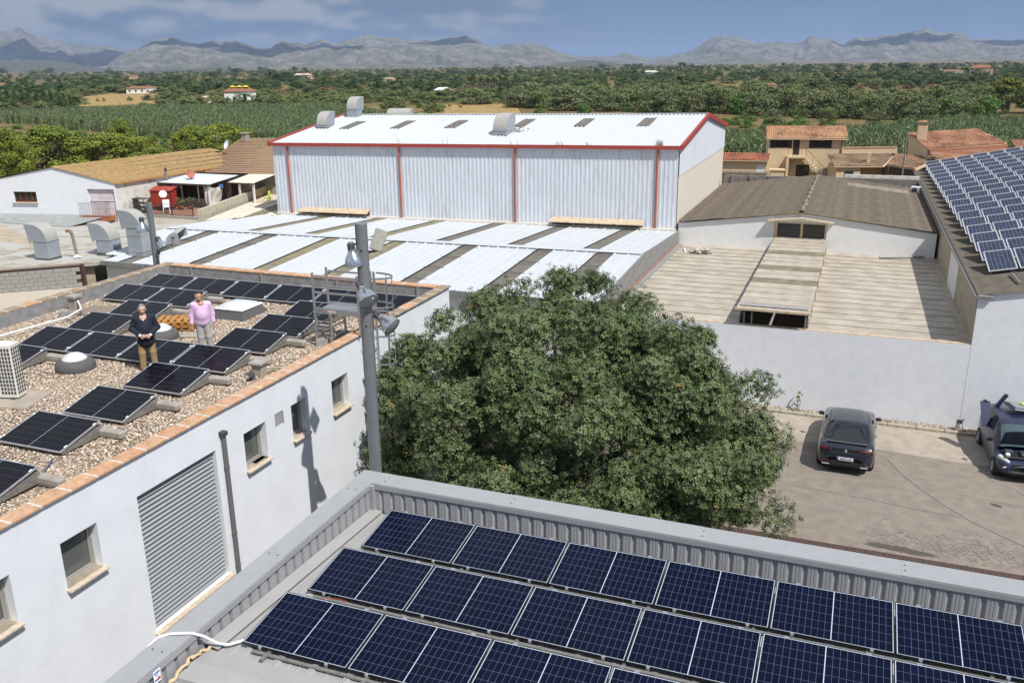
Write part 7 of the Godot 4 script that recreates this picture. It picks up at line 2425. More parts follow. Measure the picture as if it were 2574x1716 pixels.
func make_far() -> void:
	var wh := mt(0.72, 0.70, 0.64, 0.9)
	var pk := mt(0.55, 0.40, 0.31, 0.9)
	var oc := mt(0.55, 0.42, 0.27, 0.9)
	var rt := mt(0.42, 0.24, 0.15, 0.9, "tile", 0.2)
	var rows := [["farm_house", "long white farmhouse with shallow tiled roof beyond the hay field", -501, -540, 22.2, 4.5, wh, rt, 0.72], ["villa", "cream villa with terraces by the dark palms", -286, -373, 14.9, 7.5, wh, rt, 0.65], ["brick_hut", "small tan brick outbuilding left of the white van", -334, -403, 11.9, 2.8, pk, pk, 0.68], ["far_house", "far pinkish house before the dark wood", -829, -1008, 17.7, 5.1, pk, rt, 0.68], ["far_house", "far ochre house under the left mountain", -1111, -1182, 15.3, 5.9, oc, rt, 0.75], ["far_house", "far pale pink apartment block left of centre", -696, -1041, 25.1, 7.7, pk, pk, 0.58], ["far_house", "orange house at the left edge", -830, -698, 8.8, 4.3, oc, rt, 0.86], ["farm_house", "white gabled farmhouse among the cypresses", -220, -465, 9.1, 5.1, wh, wh, 0.3], ["barn", "low tile roofed barn beside the white gable", -248, -547, 8.9, 2.6, oc, rt, 0.42], ["far_house", "far tan building left of the palm row", -525, -964, 14.3, 3.4, oc, oc, 0.5], ["far_house", "far white house on the right horizon", -298, -1339, 22.3, 5.3, wh, wh, 0.22], ["far_house", "long porch house among palms at the right", 84, -1102, 22.1, 6.0, wh, rt, -0.08], ["mansion", "large pink mansion among palms at the right", 109, -1074, 21.3, 10.1, pk, rt, -0.1], ["far_house", "flat ochre house left of the white lorry", -57, -595, 9.5, 4.1, oc, rt, 0.1], ["far_house", "tiny ochre house behind the white oleanders", -38, -1122, 12.2, 4.2, oc, rt, 0.03], ["far_house", "far pink house left of the dark tree group", -748, -976, 11.6, 5.0, pk, rt, 0.65]]
	for q in rows:
		far_house(q[0], q[1], q[2], q[3], q[4], q[5] * 1.15, q[6], q[7], q[8])
	for k in 3:
		var ps := thing("parasol", "%s yellow parasol on the cream villa's roof terrace" % ["left", "middle", "right"][k], "parasol", Vector3(-288.5 + k * 2.6, 2.2, -371 - k * 1.6), 0.0, "yellow parasols on the villa")
		var c := MB.new()
		c.lathe(Vector3(0, 1.9, 0), [Vector2(1.7, 0), Vector2(0.9, 0.45), Vector2(0, 0.75)], 8)
		obj("canopy", c, mt(0.75, 0.48, 0.03, 0.8), ps)
		var p := MB.new()
		p.rod(Vector3(0, 0, 0), Vector3(0, 2.5, 0), 0.05, 5)
		obj("pole", p, M.white_plastic, ps)
	pylon("lattice pylon rising over the plain right of centre", -58, -806, 24.2)
	pylon("lattice pylon below the left mountain", -888, -800, 25.9)
	pylon("lattice pylon behind the red oleanders", -493, -739, 18.4)
	pylon("lattice pylon beside the row of palms", -300, -778, 22.2)
	far_car("white van at the edge of the reed bed", Vector3(-290, -4.5, -357), 1.1, 1.0)
	far_car("white lorry behind the thicket at the right", Vector3(-41, -4.5, -627), 0.05, 2.0)
	far_car("white car left of the white lorry", Vector3(-78, -4.5, -580), 0.1)
	far_car("pale car right of the white lorry", Vector3(-18, -4.5, -595), 0.1)
	far_car("white car beside the long white farmhouse", Vector3(-486, -4.5, -552), 0.6)
	for q in [["street lamp beyond the pines", -105, -122, 7.5], ["lamp post by the hay bale field", -246, -442, 5.4], ["wooden pole at the reed bed edge", -270, -300, 5.2]]:
		var t := thing("street_lamp", q[0], "street lamp", Vector3(q[1], land_height(Vector2(q[1], q[2]).length()), q[2]))
		var p := MB.new()
		p.tube(PackedVector3Array([Vector3(0, 0, 0), Vector3(0, q[3], 0)]), PackedFloat32Array([0.1, 0.07]), 6)
		obj("pole", p, M.galv, t)
		var hd := MB.new()
		hd.cbox(Vector3(-0.4, q[3], 0), Vector3(0.9, 0.14, 0.25), 0.03)
		obj("head", hd, M.galv, t)
	for q in [[-172, -370, "left"], [-163, -362, "middle"], [-205, -352, "lone"]]:
		var hb := MB.new()
		hb.lathe(Vector3(q[0], -3.6, q[1]), [Vector2(0, -0.6), Vector2(0.65, -0.6), Vector2(0.7, 0), Vector2(0.65, 0.6), Vector2(0, 0.6)], 14, Basis(Vector3.RIGHT, PI / 2))
		tag(obj("hay_bale", hb, mt(0.5, 0.37, 0.19, 0.95, "field", 0.5)), "%s round hay bale on the mown field" % q[2], "hay bale", "hay bales")
	var f := FastNoiseLite.new()
	f.seed = 3
	f.frequency = 1.0 / 420.0
	var cm := mt(0.85, 0.86, 0.88, 1.0)
	for q in [[-47.0, 11500.0, 1500.0], [-43.0, 12300.0, 900.0], [-36.5, 8900.0, 620.0], [-33.0, 8900.0, 480.0], [-40.5, 9300.0, 420.0], [-25.5, 9300.0, 420.0], [1.0, 10300.0, 620.0], [-1.6, 10500.0, 300.0], [6.5, 10600.0, 520.0]]:
		var a := deg_to_rad(q[0])
		var g: Vector3 = Vector3(sin(a), 0, -cos(a)) * q[1]
		var cy := 1900.0
		var c := g + TO_SUN * cy
		var mb := MB.new()
		for i in 16:
			var th := TAU * i / 16
			var r0: float = q[2] * (0.75 + 0.45 * f.get_noise_2d(c.x + cos(th) * q[2], c.z + sin(th) * q[2]) + 0.18 * sin(i * 2.3))
			var th1 := TAU * (i + 1) / 16
			var i1 := (i + 1) % 16
			var r1: float = q[2] * (0.75 + 0.45 * f.get_noise_2d(c.x + cos(TAU * i1 / 16) * q[2], c.z + sin(TAU * i1 / 16) * q[2]) + 0.18 * sin(i1 * 2.3))
			var p0 := c + Vector3(cos(th) * r0, 0, sin(th) * r0)
			var p1 := c + Vector3(cos(th1) * r1, 0, sin(th1) * r1)
			mb.tri(c + Vector3(0, q[2] * 0.4, 0), p1, p0)
			mb.tri(c + Vector3(0, -q[2] * 0.05, 0), p0, p1)
		struct("cloud", mb, cm)
const PLANTS := {
	"bush": [-160.5, -328.9, 7.9, 8.5, -170.6, -395.2, 8, 18.5, -186.6, -345.7, 5.5, 9.7, -234.2, -379.6, 5.7, 13.1, -165.6, -417.4, 3.7, 4.5, -215.3, -338.9, 4.4, 7.8, -192.7, -348.8, 4.7, 4.6, -277.4, -374.3, 2.9, 9.7, -254.4, -361.5, 5.5, 14.2, -255.6, -377, 6.4, 16.2, -256.1, -393.6, 6.6, 15.2, -219.9, -358.8, 5.6, 12.3, -310.1, -425.7, 4.9, 10.1, -293.6, -471.2, 6.9, 14.4, -359.1, -443, 4.3, 10.8, -479.4, -458.3, 4.8, 5.9, -499, -484.4, 5.5, 5.2, -384.5, -418.8, 4.2, 8.7, -394.2, -413.6, 2.7, 3.5, -410.1, -405.8, 2.1, 2.2, -406, -406.2, 2.1, 2.2, -345.8, -444.1, 3.9, 8, -393.7, -452, 3.1, 8.4, -392.5, -464.3, 3.2, 8.5, -412.7, -462.9, 2.8, 7.7, -82.4, -1883.9, 10.4, 17.5, -156.3, -2117.5, 14.1, 25.2, -551.7, -768.6, 6.4, 19.1, -555, -3118.3, 13.7, 27.8, 122.2, -1420.3, 9.2, 13.6, -1102.6, -2952.3, 14.8, 37.7, -252.9, -2121.2, 10.4, 16.4, 156.5, -2031.6, 8.5, 19.7, -270.9, -1298.5, 8.1, 21.4, -2525, -2574.5, 22.2, 39, -392.9, -869.6, 6.3, 21.7, 123.4, -2161.9, 11.1, 22.4, -390.9, -738, 6.3, 21, -57.2, -1164.9, 6.4, 12.5, -646.5, -874.1, 6.8, 25, 120, -1014.5, 6, 9, -863.9, -1032.3, 8.2, 21.8, -461.8, -1301.4, 8.1, 13.2, -506.8, -807.5, 9.8, 12.3, -514.6, -861.4, 11.2, 17.4, -2.7, -990.2, 6.8, 16.9, -431.2, -981.3, 8.6, 23.6, -916.2, -2101.5, 11.4, 29.8, -396.9, -1044.7, 7, 17.4, -398.9, -2701.2, 12.7, 26.9, 49.3, -855.1, 5.6, 13.3, -65.3, -1621.1, 11.9, 22.6, -350.8, -1528.4, 7.6, 27.5, -2092.1, -1867.8, 19, 25.2, -551.5, -820.2, 6.9, 18.9, -306.3, -903.8, 7.7, 20.9, -253, -794.8, 7.1, 15, -442.3, -968.4, 8.1, 18.3, -77.7, -820.1, 7.9, 9.5, -862.3, -1338, 13.8, 19, -1476.3, -2170.7, 19.7, 33.1, 84.3, -1535.1, 10.3, 16.5, -73, -850.4, 6.5, 17.6, -303.7, -2497.5, 11.4, 29.9, -869, -1873.9, 11.7, 30.9, 20.4, -787.4, 7.1, 12.2, -874.3, -1046.1, 10.2, 21.6, -1019.8, -1261.7, 8.7, 28.8, 104.8, -865.4, 6, 12.5, 107.1, -1258.6, 9.8, 13.7, -2977.3, -2663.8, 16.6, 62.1, -13.4, -1094.2, 9, 13.2, -6410.6, -5682, 58.6, 119.6, -68.2, -1736.9, 7.4, 19.4, -19.4, -1155.8, 6.7, 10.4, -1202.9, -2988.8, 20.7, 34.2, -151.1, -802.9, 8.7, 13.5, -375.1, -1659.4, 7.8, 29.1, -456.6, -1400.5, 9.2, 17.2, -1431.7, -1285, 11.5, 36.8, -5532.4, -5327, 40.5, 63.9],
	"bush_green": [-115.4, -328.2, 3.4, 5.2, -97.6, -327.9, 4.2, 5.7, -40.7, -334.3, 8.3, 10.8, 22.8, -310.4, 7, 11.4, 32.8, -299.9, 8.6, 10.3, -31.1, -263.3, 2.7, 3.9, -17.1, -263.2, 3.9, 7.1, 10.8, -288.3, 1.9, 5.7],
	"conifer": [-355.9, -297, 8.8, 5, -349, -295, 11.4, 5, -346.9, -297, 10.4, 5, -340.8, -295.7, 11.6, 5, -336.9, -296.1, 11, 4.9, -338.8, -301.4, 9.3, 5, -335.9, -302.4, 11.2, 5, -324.9, -295.9, 10.4, 4.9, -326.8, -301.3, 9.1, 5, -324.1, -302, 8.5, 5, -314.4, -296.1, 8.1, 4.8, -317.5, -300.7, 6.2, 4.9],
	"conifer_round": [-281.1, -472, 11.3, 8.5, -265.5, -473.1, 11.2, 9.8, -244.8, -463.2, 10.3, 7.7, -232.8, -464.1, 11.5, 8.5, -171.5, -429.2, 7.7, 6.9, -173.3, -448.1, 8.2, 5.6],
	"dark_tree": [12.1, -1379.3, 16.1, 22.1, 46, -1442.5, 16.2, 22.9, -44.6, -1588.9, 16.9, 17.2, -107.9, -1870.7, 12.6, 27.8, 88.4, -1506.8, 14, 18, 30.7, -1542.4, 16.8, 8.2, -326, -944.7, 11.3, 9.9, -434.2, -1155.9, 9.7, 24.3, -662.1, -1104.7, 10, 16.7, -665.7, -1160.7, 9.8, 19.5, -645.7, -918.8, 15.4, 21.5, -657.6, -920.5, 14.6, 18, -631.6, -916.7, 14.5, 17.8, -794.7, -791.9, 12.9, 20.2, -821.8, -944.3, 12.9, 11.6, -516.4, -1305.9, 15, 16.1, -352.8, -1250.3, 14.2, 8.5, -334.1, -1383.2, 15.5, 9.3, -273.2, -1357.9, 15, 6.7, -725, -1119, 11.3, 6.4, -707.5, -1115, 12.2, 14.9, 242.8, -1859.9, 12.9, 10.8, -14.5, -1570.3, 11.5, 14.5, 23.1, -725, 7.9, 14.3, 38.2, -768.7, 6.7, 8.1, -127.8, -944.4, 9.5, 16.8, -104.6, -1019.2, 11.6, 9.7, -114.2, -980.1, 7.5, 15.7, -899.4, -1108.8, 13.8, 22.3, -110.1, -857.6, 6.9, 14.5, -1603, -2078.6, 18.6, 44.9, -2924.3, -2662.6, 17.6, 33.9, 132.1, -1488.2, 8.4, 18.3, -1073.7, -1503.9, 15.7, 25.7, -1928.6, -1983, 13.3, 37.3, 84.3, -2076.6, 11.6, 12.8, -295.3, -1221.7, 9, 24.2, -7.9, -929.5, 5.1, 17, -113.8, -1249.3, 6.4, 15.9, -921.7, -1046.6, 10, 24.1, 129.2, -1237.6, 7.7, 18.5, -910.5, -3344.8, 12.4, 22.2, -778, -894.9, 12, 24.5, -428, -2433.3, 10.8, 33.1, -3117.8, -2631.8, 28.1, 42.9, -3246.9, -2976.7, 27.6, 36.7, -689.6, -2905.6, 17.9, 38.6, -2179.1, -2984, 19.9, 47.5, -677.1, -1479.8, 8.7, 22.2, 71.8, -1012.3, 6.4, 15.4, -840.9, -3028.2, 20.5, 24.8, -809.5, -1207.6, 11.9, 17.3, -1324.2, -1991, 17.9, 19.7, -504.6, -2197.3, 8.9, 15.9, -751.2, -3020.1, 16.4, 31.3, -657.5, -948.8, 12.1, 18.9],
	"oleander_red": [-355.9, -535, 4, 6.2, -350, -535.2, 4.7, 8.3, -343, -535.5, 4.8, 8.2, -338.4, -538.6, 4.4, 6.2, -344.1, -535.4, 4.6, 6.2, -342.7, -544.6, 5, 7.3, -336.5, -620.1, 3.1, 5.8, -298, -619.7, 3.7, 6.8, -269.4, -612.1, 3.4, 5.5, -244.3, -584.7, 3.2, 9.4, -235.3, -584.7, 3.2, 8.3, -224.7, -598.1, 3, 4.2, -3.9, -632.6, 2.7, 5.9, 5.2, -632.4, 2.3, 4.8, 14.2, -632.2, 3.7, 7.7, 24.3, -641.8, 3.9, 8.8, 34.9, -641.5, 3.4, 8.7, 77, -663.8, 4, 6.8, -380.9, -525.1, 2.8, 10.3, -370.1, -525.5, 3.3, 7.2],
	"oleander_white": [13.6, -771.5, 4, 8.2, 36.6, -778.6, 2.9, 8.2, 47.2, -777.4, 3.7, 11.7, 57.7, -776.1, 3.7, 11.6, 101, -866.6, 3.9, 14, 90.9, -868.4, 3.1, 7.7],
	"olive": [-315.8, -266.5, 3.9, 4.5, -312.7, -267.1, 4.2, 4.5, -309.6, -267.6, 4, 4.5, -306.5, -268.2, 4.3, 4.5, -303.4, -268.7, 4, 4.5, -300.3, -269.3, 3.9, 4.5, -297.3, -269.8, 4.1, 4.5, -294.3, -270.3, 3.9, 4.5, -291.2, -270.9, 4, 4.5],
	"olive_tree": [-138.3, -369.6, 9.9, 16.6, -142.5, -383.5, 9.6, 16.8, -149.7, -415, 10.5, 19.8, -128.1, -363.9, 7.6, 13, -128.6, -376.1, 9.5, 14.6, -136.3, -411.8, 9.3, 17, -111, -346.2, 10.3, 16.5, -120.4, -377.8, 10.3, 17.4, -124.9, -413, 8.1, 14.8, -105.8, -356.6, 9.5, 11.8, -107.2, -371.1, 7.5, 14.2, -116.7, -411, 9.4, 15.3, -93, -345, 10, 13.5, -95.9, -363.3, 7.1, 14.4, -97.4, -394.1, 7.9, 13.2, -84.2, -351.3, 8, 15.7, -87.9, -371.5, 8.7, 16.4, -91.9, -394.8, 10.1, 13.8, -73.1, -338, 9.7, 15.5, -76.7, -364.9, 8.1, 16.7, -81.4, -398.3, 10.5, 12.5, -65.2, -335, 10.4, 13.3, -68.1, -365.7, 10.3, 11.2, -69.4, -392.6, 9.1, 13.8, -57.8, -336.1, 9.2, 11.5, -58.8, -352.7, 10.7, 14.3, -60.6, -393.1, 10.4, 13.2, -49.2, -336.1, 10.3, 13.1, -47.2, -347.1, 8.3, 10.8, -50.3, -376.2, 9.6, 12.5, -39.5, -355.2, 9.9, 12.3, -42.1, -384.3, 10.6, 14, -32.8, -323.8, 9.3, 13.9, -34.4, -353.5, 10.9, 15.5, -29.6, -374.7, 10.7, 11.1, -23.7, -324.1, 9.9, 12, -21.9, -339.1, 10.1, 10.4, -25, -373.9, 10.2, 15.9, -15.5, -315.8, 9, 11.3, -16.2, -348, 8.1, 12.7, -12.7, -367.6, 9.2, 11.2, -9.7, -312.3, 9.6, 10.6, -8.3, -343.8, 9.9, 11, -4.9, -366.5, 7.5, 13, -3.4, -315.2, 9.4, 10.2, -1.2, -335.8, 8.4, 13.6, -0.3, -354.1, 6.9, 14.9, 2.3, -309.1, 8.3, 9.4, 5.8, -339.8, 8.2, 11.3, 8.4, -360.7, 7.2, 10.2, 11.1, -309.1, 8.5, 10.3, 13.9, -329.7, 7.8, 12.1, 15.7, -353.6, 8.2, 11.4, 16.1, -304.1, 6.5, 10.7, 18.1, -325.5, 7.9, 9.6, 23, -356.9, 9.8, 13.8, 26.7, -321, 8.4, 10.2, 31, -346.2, 8.6, 10.2, 27.1, -302, 6.6, 11, 33.6, -325.4, 7.4, 9, 37.1, -349.5, 8.6, 12.3, 2.9, -273.6, 5.5, 5.5, -23.7, -264.9, 5.8, 6.4, -9.4, -271, 6, 6, 8.4, -1737.4, 7.5, 13.6, -239.4, -1008.1, 5.9, 12.6, -131.8, -1242.3, 6.5, 12.3, -699.4, -998.1, 7.7, 14.3, -182.8, -1033, 9.6, 11.6, -680.4, -963.4, 9.9, 26.7, 130.8, -1403.4, 8.1, 17.4, -397, -1033.8, 8.6, 24.4, -463.9, -1373.2, 11, 13.2, -190.3, -1463.3, 8.5, 20.1, -3935.7, -5046.6, 27.9, 50.1, -689.9, -814.3, 8.9, 18.1, -481.5, -1265, 8, 15.6, 144.3, -1253.5, 8.7, 19.8, 29.4, -1298.1, 9.8, 22.1, -1285.3, -1613.3, 18.1, 22.9, -167.4, -1645.4, 7.4, 25.5, -943.8, -2064.1, 13.8, 38, 6.1, -1624.2, 8.7, 22.1, 115.1, -925.3, 6, 18.2, -636.6, -855.3, 8.9, 16.9, -1342.6, -1839.5, 15.1, 22],
	"palm": [-255, -583.9, 9.9, 3.6, -240.6, -555.2, 10.3, 3.4, -237.5, -550.6, 11.6, 3.4, -240, -561.3, 10.5, 3.4, -239.6, -565, 11, 3.4, -232.5, -551.9, 10.3, 3.4, -232.1, -553.2, 11.1, 3.4, -237.9, -572, 8.9, 3.5, -228.9, -553.5, 10.2, 3.4, -235.1, -572.5, 11.1, 3.5, -231.8, -568.9, 11.1, 3.4, -224.1, -552.7, 9.9, 3.3, -234.5, -582.7, 9, 3.5, -227, -568.4, 11.1, 3.4, -224.9, -567.6, 9.2, 3.4, -219, -556.2, 9.9, 3.4, -215.9, -551.7, 10.2, 3.3, -224.1, -577.7, 10.5, 3.5, -265, -348.3, 6.7, 5.6, -259.9, -353.4, 5.6, 4.9, -561.5, -1081.8, 13.7, 8, -229.2, -1208.2, 18, 6, -224.9, -1206.7, 17.4, 5.9, -106.5, -1289, 15.6, 4.9, 7.8, -883.6, 11.6, 5.4, -21.8, -828.4, 8.6, 6.4, 54.5, -817.4, 9.4, 4.4, 133.5, -1084.7, 15.9, 5.7, -200.5, -1198.4, 13.1, 7.8, -38.3, -803.2, 7.8, 5, 84.1, -935, 10.6, 6.9, 93.8, -932.8, 8.6, 6.3, 113.9, -1003, 11.2, 5.9, -545.3, -1078.1, 11.3, 3.9, -620.5, -998.7, 11.8, 3, -611.9, -997.1, 12.6, 3],
	"pine": [-106.3, -89.1, 7.7, 4.7, -108, -96.2, 7.6, 8.9, -101.9, -101.5, 6.2, 8.5, -109.9, -112.3, 8.3, 3.7, -102, -109, 5.5, 4, -87.7, -95.3, 4.3, 5.3, -95.5, -112, 6.9, 5.9, -88.8, -111.4, 7.1, 7.8, -111.8, -89.3, 8.1, 6.3, -108.6, -103, 5.2, 4.6],
	"pine_dark": [45.2, -351.3, 12.7, 17.1, 54.3, -357.7, 11, 13.6],
}
func crown(clumps: Array, per: int, size: float, tones: Array, flat := 0.0) -> ArrayMesh:
	var mb := MB.new()
	for cl in clumps:
		var clump_tone: Color = tones[rng.randi() % tones.size()]  # leaf tone picked at random for each clump
		for i in per:
			var d := Vector3(rng.randfn(), rng.randfn() * 0.9 + 0.35, rng.randfn()).normalized()
			var p: Vector3 = cl[0] + Vector3(d.x * cl[1].x, d.y * cl[1].y, d.z * cl[1].z) * rng.randf_range(0.55, 1.06)
			var nn := (d + Vector3(rng.randf_range(-1, 1), rng.randf_range(-1, 1), rng.randf_range(-1, 1)) * 0.75 + Vector3(0, flat, 0)).normalized()
			var s := nn.cross(Vector3(rng.randf_range(-1, 1), rng.randf_range(-1, 1), rng.randf_range(-1, 1))).normalized()
			var u := nn.cross(s)
			var k := size * rng.randf_range(0.6, 1.25)
			mb.col = clump_tone.lerp(tones[rng.randi() % tones.size()], 0.5) * rng.randf_range(0.75, 1.25)
			mb.quad(p - s * k * 0.5, p + u * k * 0.32 + nn * k * 0.08, p + s * k * 0.55, p - u * k * 0.32)
	return mb.mesh()
func clump_set(n: int, w: float, h: float, y0: float, r0: float, r1: float, dome := true) -> Array:
	var a := []
	for i in n:
		var ang := rng.randf() * TAU
		var t := sqrt(rng.randf())
		var y := rng.randf()
		var reach := w * 0.5 * t * (sqrt(maxf(0.05, 1.0 - pow(maxf(y - 0.35, 0.0) / 0.65, 2.0))) if dome else 1.0)
		var r := rng.randf_range(r0, r1)
		a.append([Vector3(cos(ang) * reach, y0 + y * (h - y0 - r), sin(ang) * reach), Vector3(r, r * 0.75, r)])
	if y0 < 0.1:
		for i in 8:
			var r := (r0 + r1) * 0.5
			a.append([Vector3(cos(i * 0.8) * w * 0.34, r * 0.5 + 0.05 * h * (i % 3), sin(i * 0.8) * w * 0.34), Vector3(r, r * 0.8, r)])
	return a
func trunk_mesh(h: float, r: float, forks := 4) -> ArrayMesh:
	var mb := MB.new()
	mb.tube(PackedVector3Array([Vector3(0, -0.5, 0), Vector3(0.02, h * 0.3, 0.01), Vector3(-0.03, h * 0.6, 0.03)]), PackedFloat32Array([r, r * 0.8, r * 0.5]), 7)
	for i in forks:
		var a := TAU * i / forks + rng.randf()
		mb.tube(PackedVector3Array([Vector3(0, h * 0.32, 0), Vector3(cos(a) * h * 0.15, h * 0.55, sin(a) * h * 0.15), Vector3(cos(a) * h * 0.3, h * 0.8, sin(a) * h * 0.3)]), PackedFloat32Array([r * 0.5, r * 0.35, r * 0.12]), 5)
	return mb.mesh()
func plant_protos() -> Dictionary:
	rng.seed = 1234
	var P := {}
	var olive := [Color(0.132, 0.160, 0.058), Color(0.186, 0.208, 0.079), Color(0.101, 0.136, 0.048), Color(0.155, 0.160, 0.069)]
	var green := [Color(0.085, 0.176, 0.027), Color(0.124, 0.224, 0.031), Color(0.070, 0.136, 0.023)]
	var dark := [Color(0.054, 0.096, 0.023), Color(0.078, 0.119, 0.031), Color(0.046, 0.080, 0.021)]
	var pine := [Color(0.190, 0.232, 0.020), Color(0.145, 0.191, 0.020), Color(0.240, 0.268, 0.027), Color(0.110, 0.154, 0.019)]
	var pine_d := [Color(0.109, 0.136, 0.016), Color(0.171, 0.192, 0.021), Color(0.078, 0.104, 0.015)]
	var mixed := [Color(0.109, 0.151, 0.037), Color(0.147, 0.183, 0.053), Color(0.093, 0.128, 0.037), Color(0.186, 0.183, 0.063)]
	var make := func(kind: String, n: int, f: Callable) -> void:
		var l := []
		for i in n:
			l.append(f.call())
		P[kind] = l
	make.call("pine", 4, func(): return [crown(clump_set(46, 0.92, 0.98, 0.12, 0.10, 0.18), 230, 0.034, pine, 0.3), trunk_mesh(0.8, 0.035), "crown"])
	make.call("pine_dark", 2, func(): return [crown(clump_set(34, 0.86, 0.98, 0.15, 0.10, 0.16), 120, 0.05, pine_d, 0.3), trunk_mesh(0.8, 0.03), "crown"])
	make.call("olive_tree", 4, func(): return [crown(clump_set(26, 0.84, 0.98, 0.08, 0.12, 0.2), 90, 0.055, olive if rng.randf() < 0.7 else mixed), trunk_mesh(0.7, 0.03), "crown"])
	make.call("olive", 2, func(): return [crown(clump_set(16, 0.8, 0.98, 0.2, 0.15, 0.22), 70, 0.08, [Color(0.115, 0.13, 0.095), Color(0.09, 0.105, 0.075)]), trunk_mesh(0.7, 0.03), "crown"])
	make.call("bush", 4, func(): return [crown(clump_set(20, 0.84, 0.98, 0.05, 0.13, 0.22), 80, 0.07, mixed), trunk_mesh(0.5, 0.03), "crown"])
	make.call("bush_green", 3, func(): return [crown(clump_set(22, 0.84, 0.98, 0.05, 0.13, 0.2), 90, 0.06, green), trunk_mesh(0.5, 0.03), "crown"])
	make.call("dark_tree", 4, func(): return [crown(clump_set(18, 0.82, 0.98, 0.15, 0.14, 0.22), 80, 0.075, dark), trunk_mesh(0.6, 0.03), "crown"])
	make.call("conifer", 3, func():
		var a := []
		for i in 26:
			var y := i / 26.0
			var w := 0.46 * (1.0 - pow(y, 1.6)) + 0.04
			var t := rng.randf() * TAU
			a.append([Vector3(cos(t) * w * 0.55, 0.05 + 0.9 * y, sin(t) * w * 0.55), Vector3(w * 0.55, 0.07, w * 0.55)])
		return [crown(a, 70, 0.06, dark, -0.2), trunk_mesh(0.6, 0.03, 2), "crown"])
	P["conifer_round"] = P["conifer"]
	for kind in ["oleander_red", "oleander_white"]:
		make.call(kind, 2, func():
			var fl := [Color(0.33, 0.09, 0.085), Color(0.25, 0.07, 0.07), Color(0.07, 0.10, 0.035)] if kind == "oleander_red" else [Color(0.62, 0.62, 0.58), Color(0.5, 0.52, 0.46), Color(0.07, 0.10, 0.035)]
			return [crown(clump_set(18, 0.86, 0.98, 0.05, 0.13, 0.2), 70, 0.075, fl), trunk_mesh(0.4, 0.03), "crown"])
	make.call("palm", 3, func():
		var mb := MB.new()
		for i in 34:
			var a := rng.randf() * TAU
			var lift := rng.randf_range(-0.5, 1.0)
			var col: Color = [Color(0.12, 0.15, 0.04), Color(0.08, 0.11, 0.03), Color(0.16, 0.17, 0.05)][i % 3]
			mb.col = col if lift > -0.3 else Color(0.16, 0.13, 0.07)
			var last := Vector3(0, 0.9, 0)
			for k in 5:
				var t := (k + 1) / 5.0
				var q := Vector3(cos(a) * 0.5 * t, 0.9 + 0.09 * lift * sin(t * PI * 0.8) - 0.10 * t * t * (1.4 - lift), sin(a) * 0.5 * t)
				var s := Vector3(-sin(a), 0, cos(a)) * 0.09 * sin(PI * clampf(t * 0.85 + 0.1, 0, 1))
				mb.quad(last - s, q - s, q, last)
				mb.quad(last, q, q + s + Vector3(0, -0.02, 0), last + s + Vector3(0, -0.02, 0))
				last = q
		var tm := MB.new()
		tm.tube(PackedVector3Array([Vector3(0, -0.1, 0), Vector3(0.03, 0.45, 0.01), Vector3(0, 0.9, 0)]), PackedFloat32Array([0.1, 0.075, 0.085]), 7)
		return [mb.mesh(), tm.mesh(), "fronds"])
	return P
func nth(k: int) -> String:
	return str(k) + ("th" if k % 100 in [11, 12, 13] else ["th", "st", "nd", "rd", "th", "th", "th", "th", "th", "th"][k % 10])
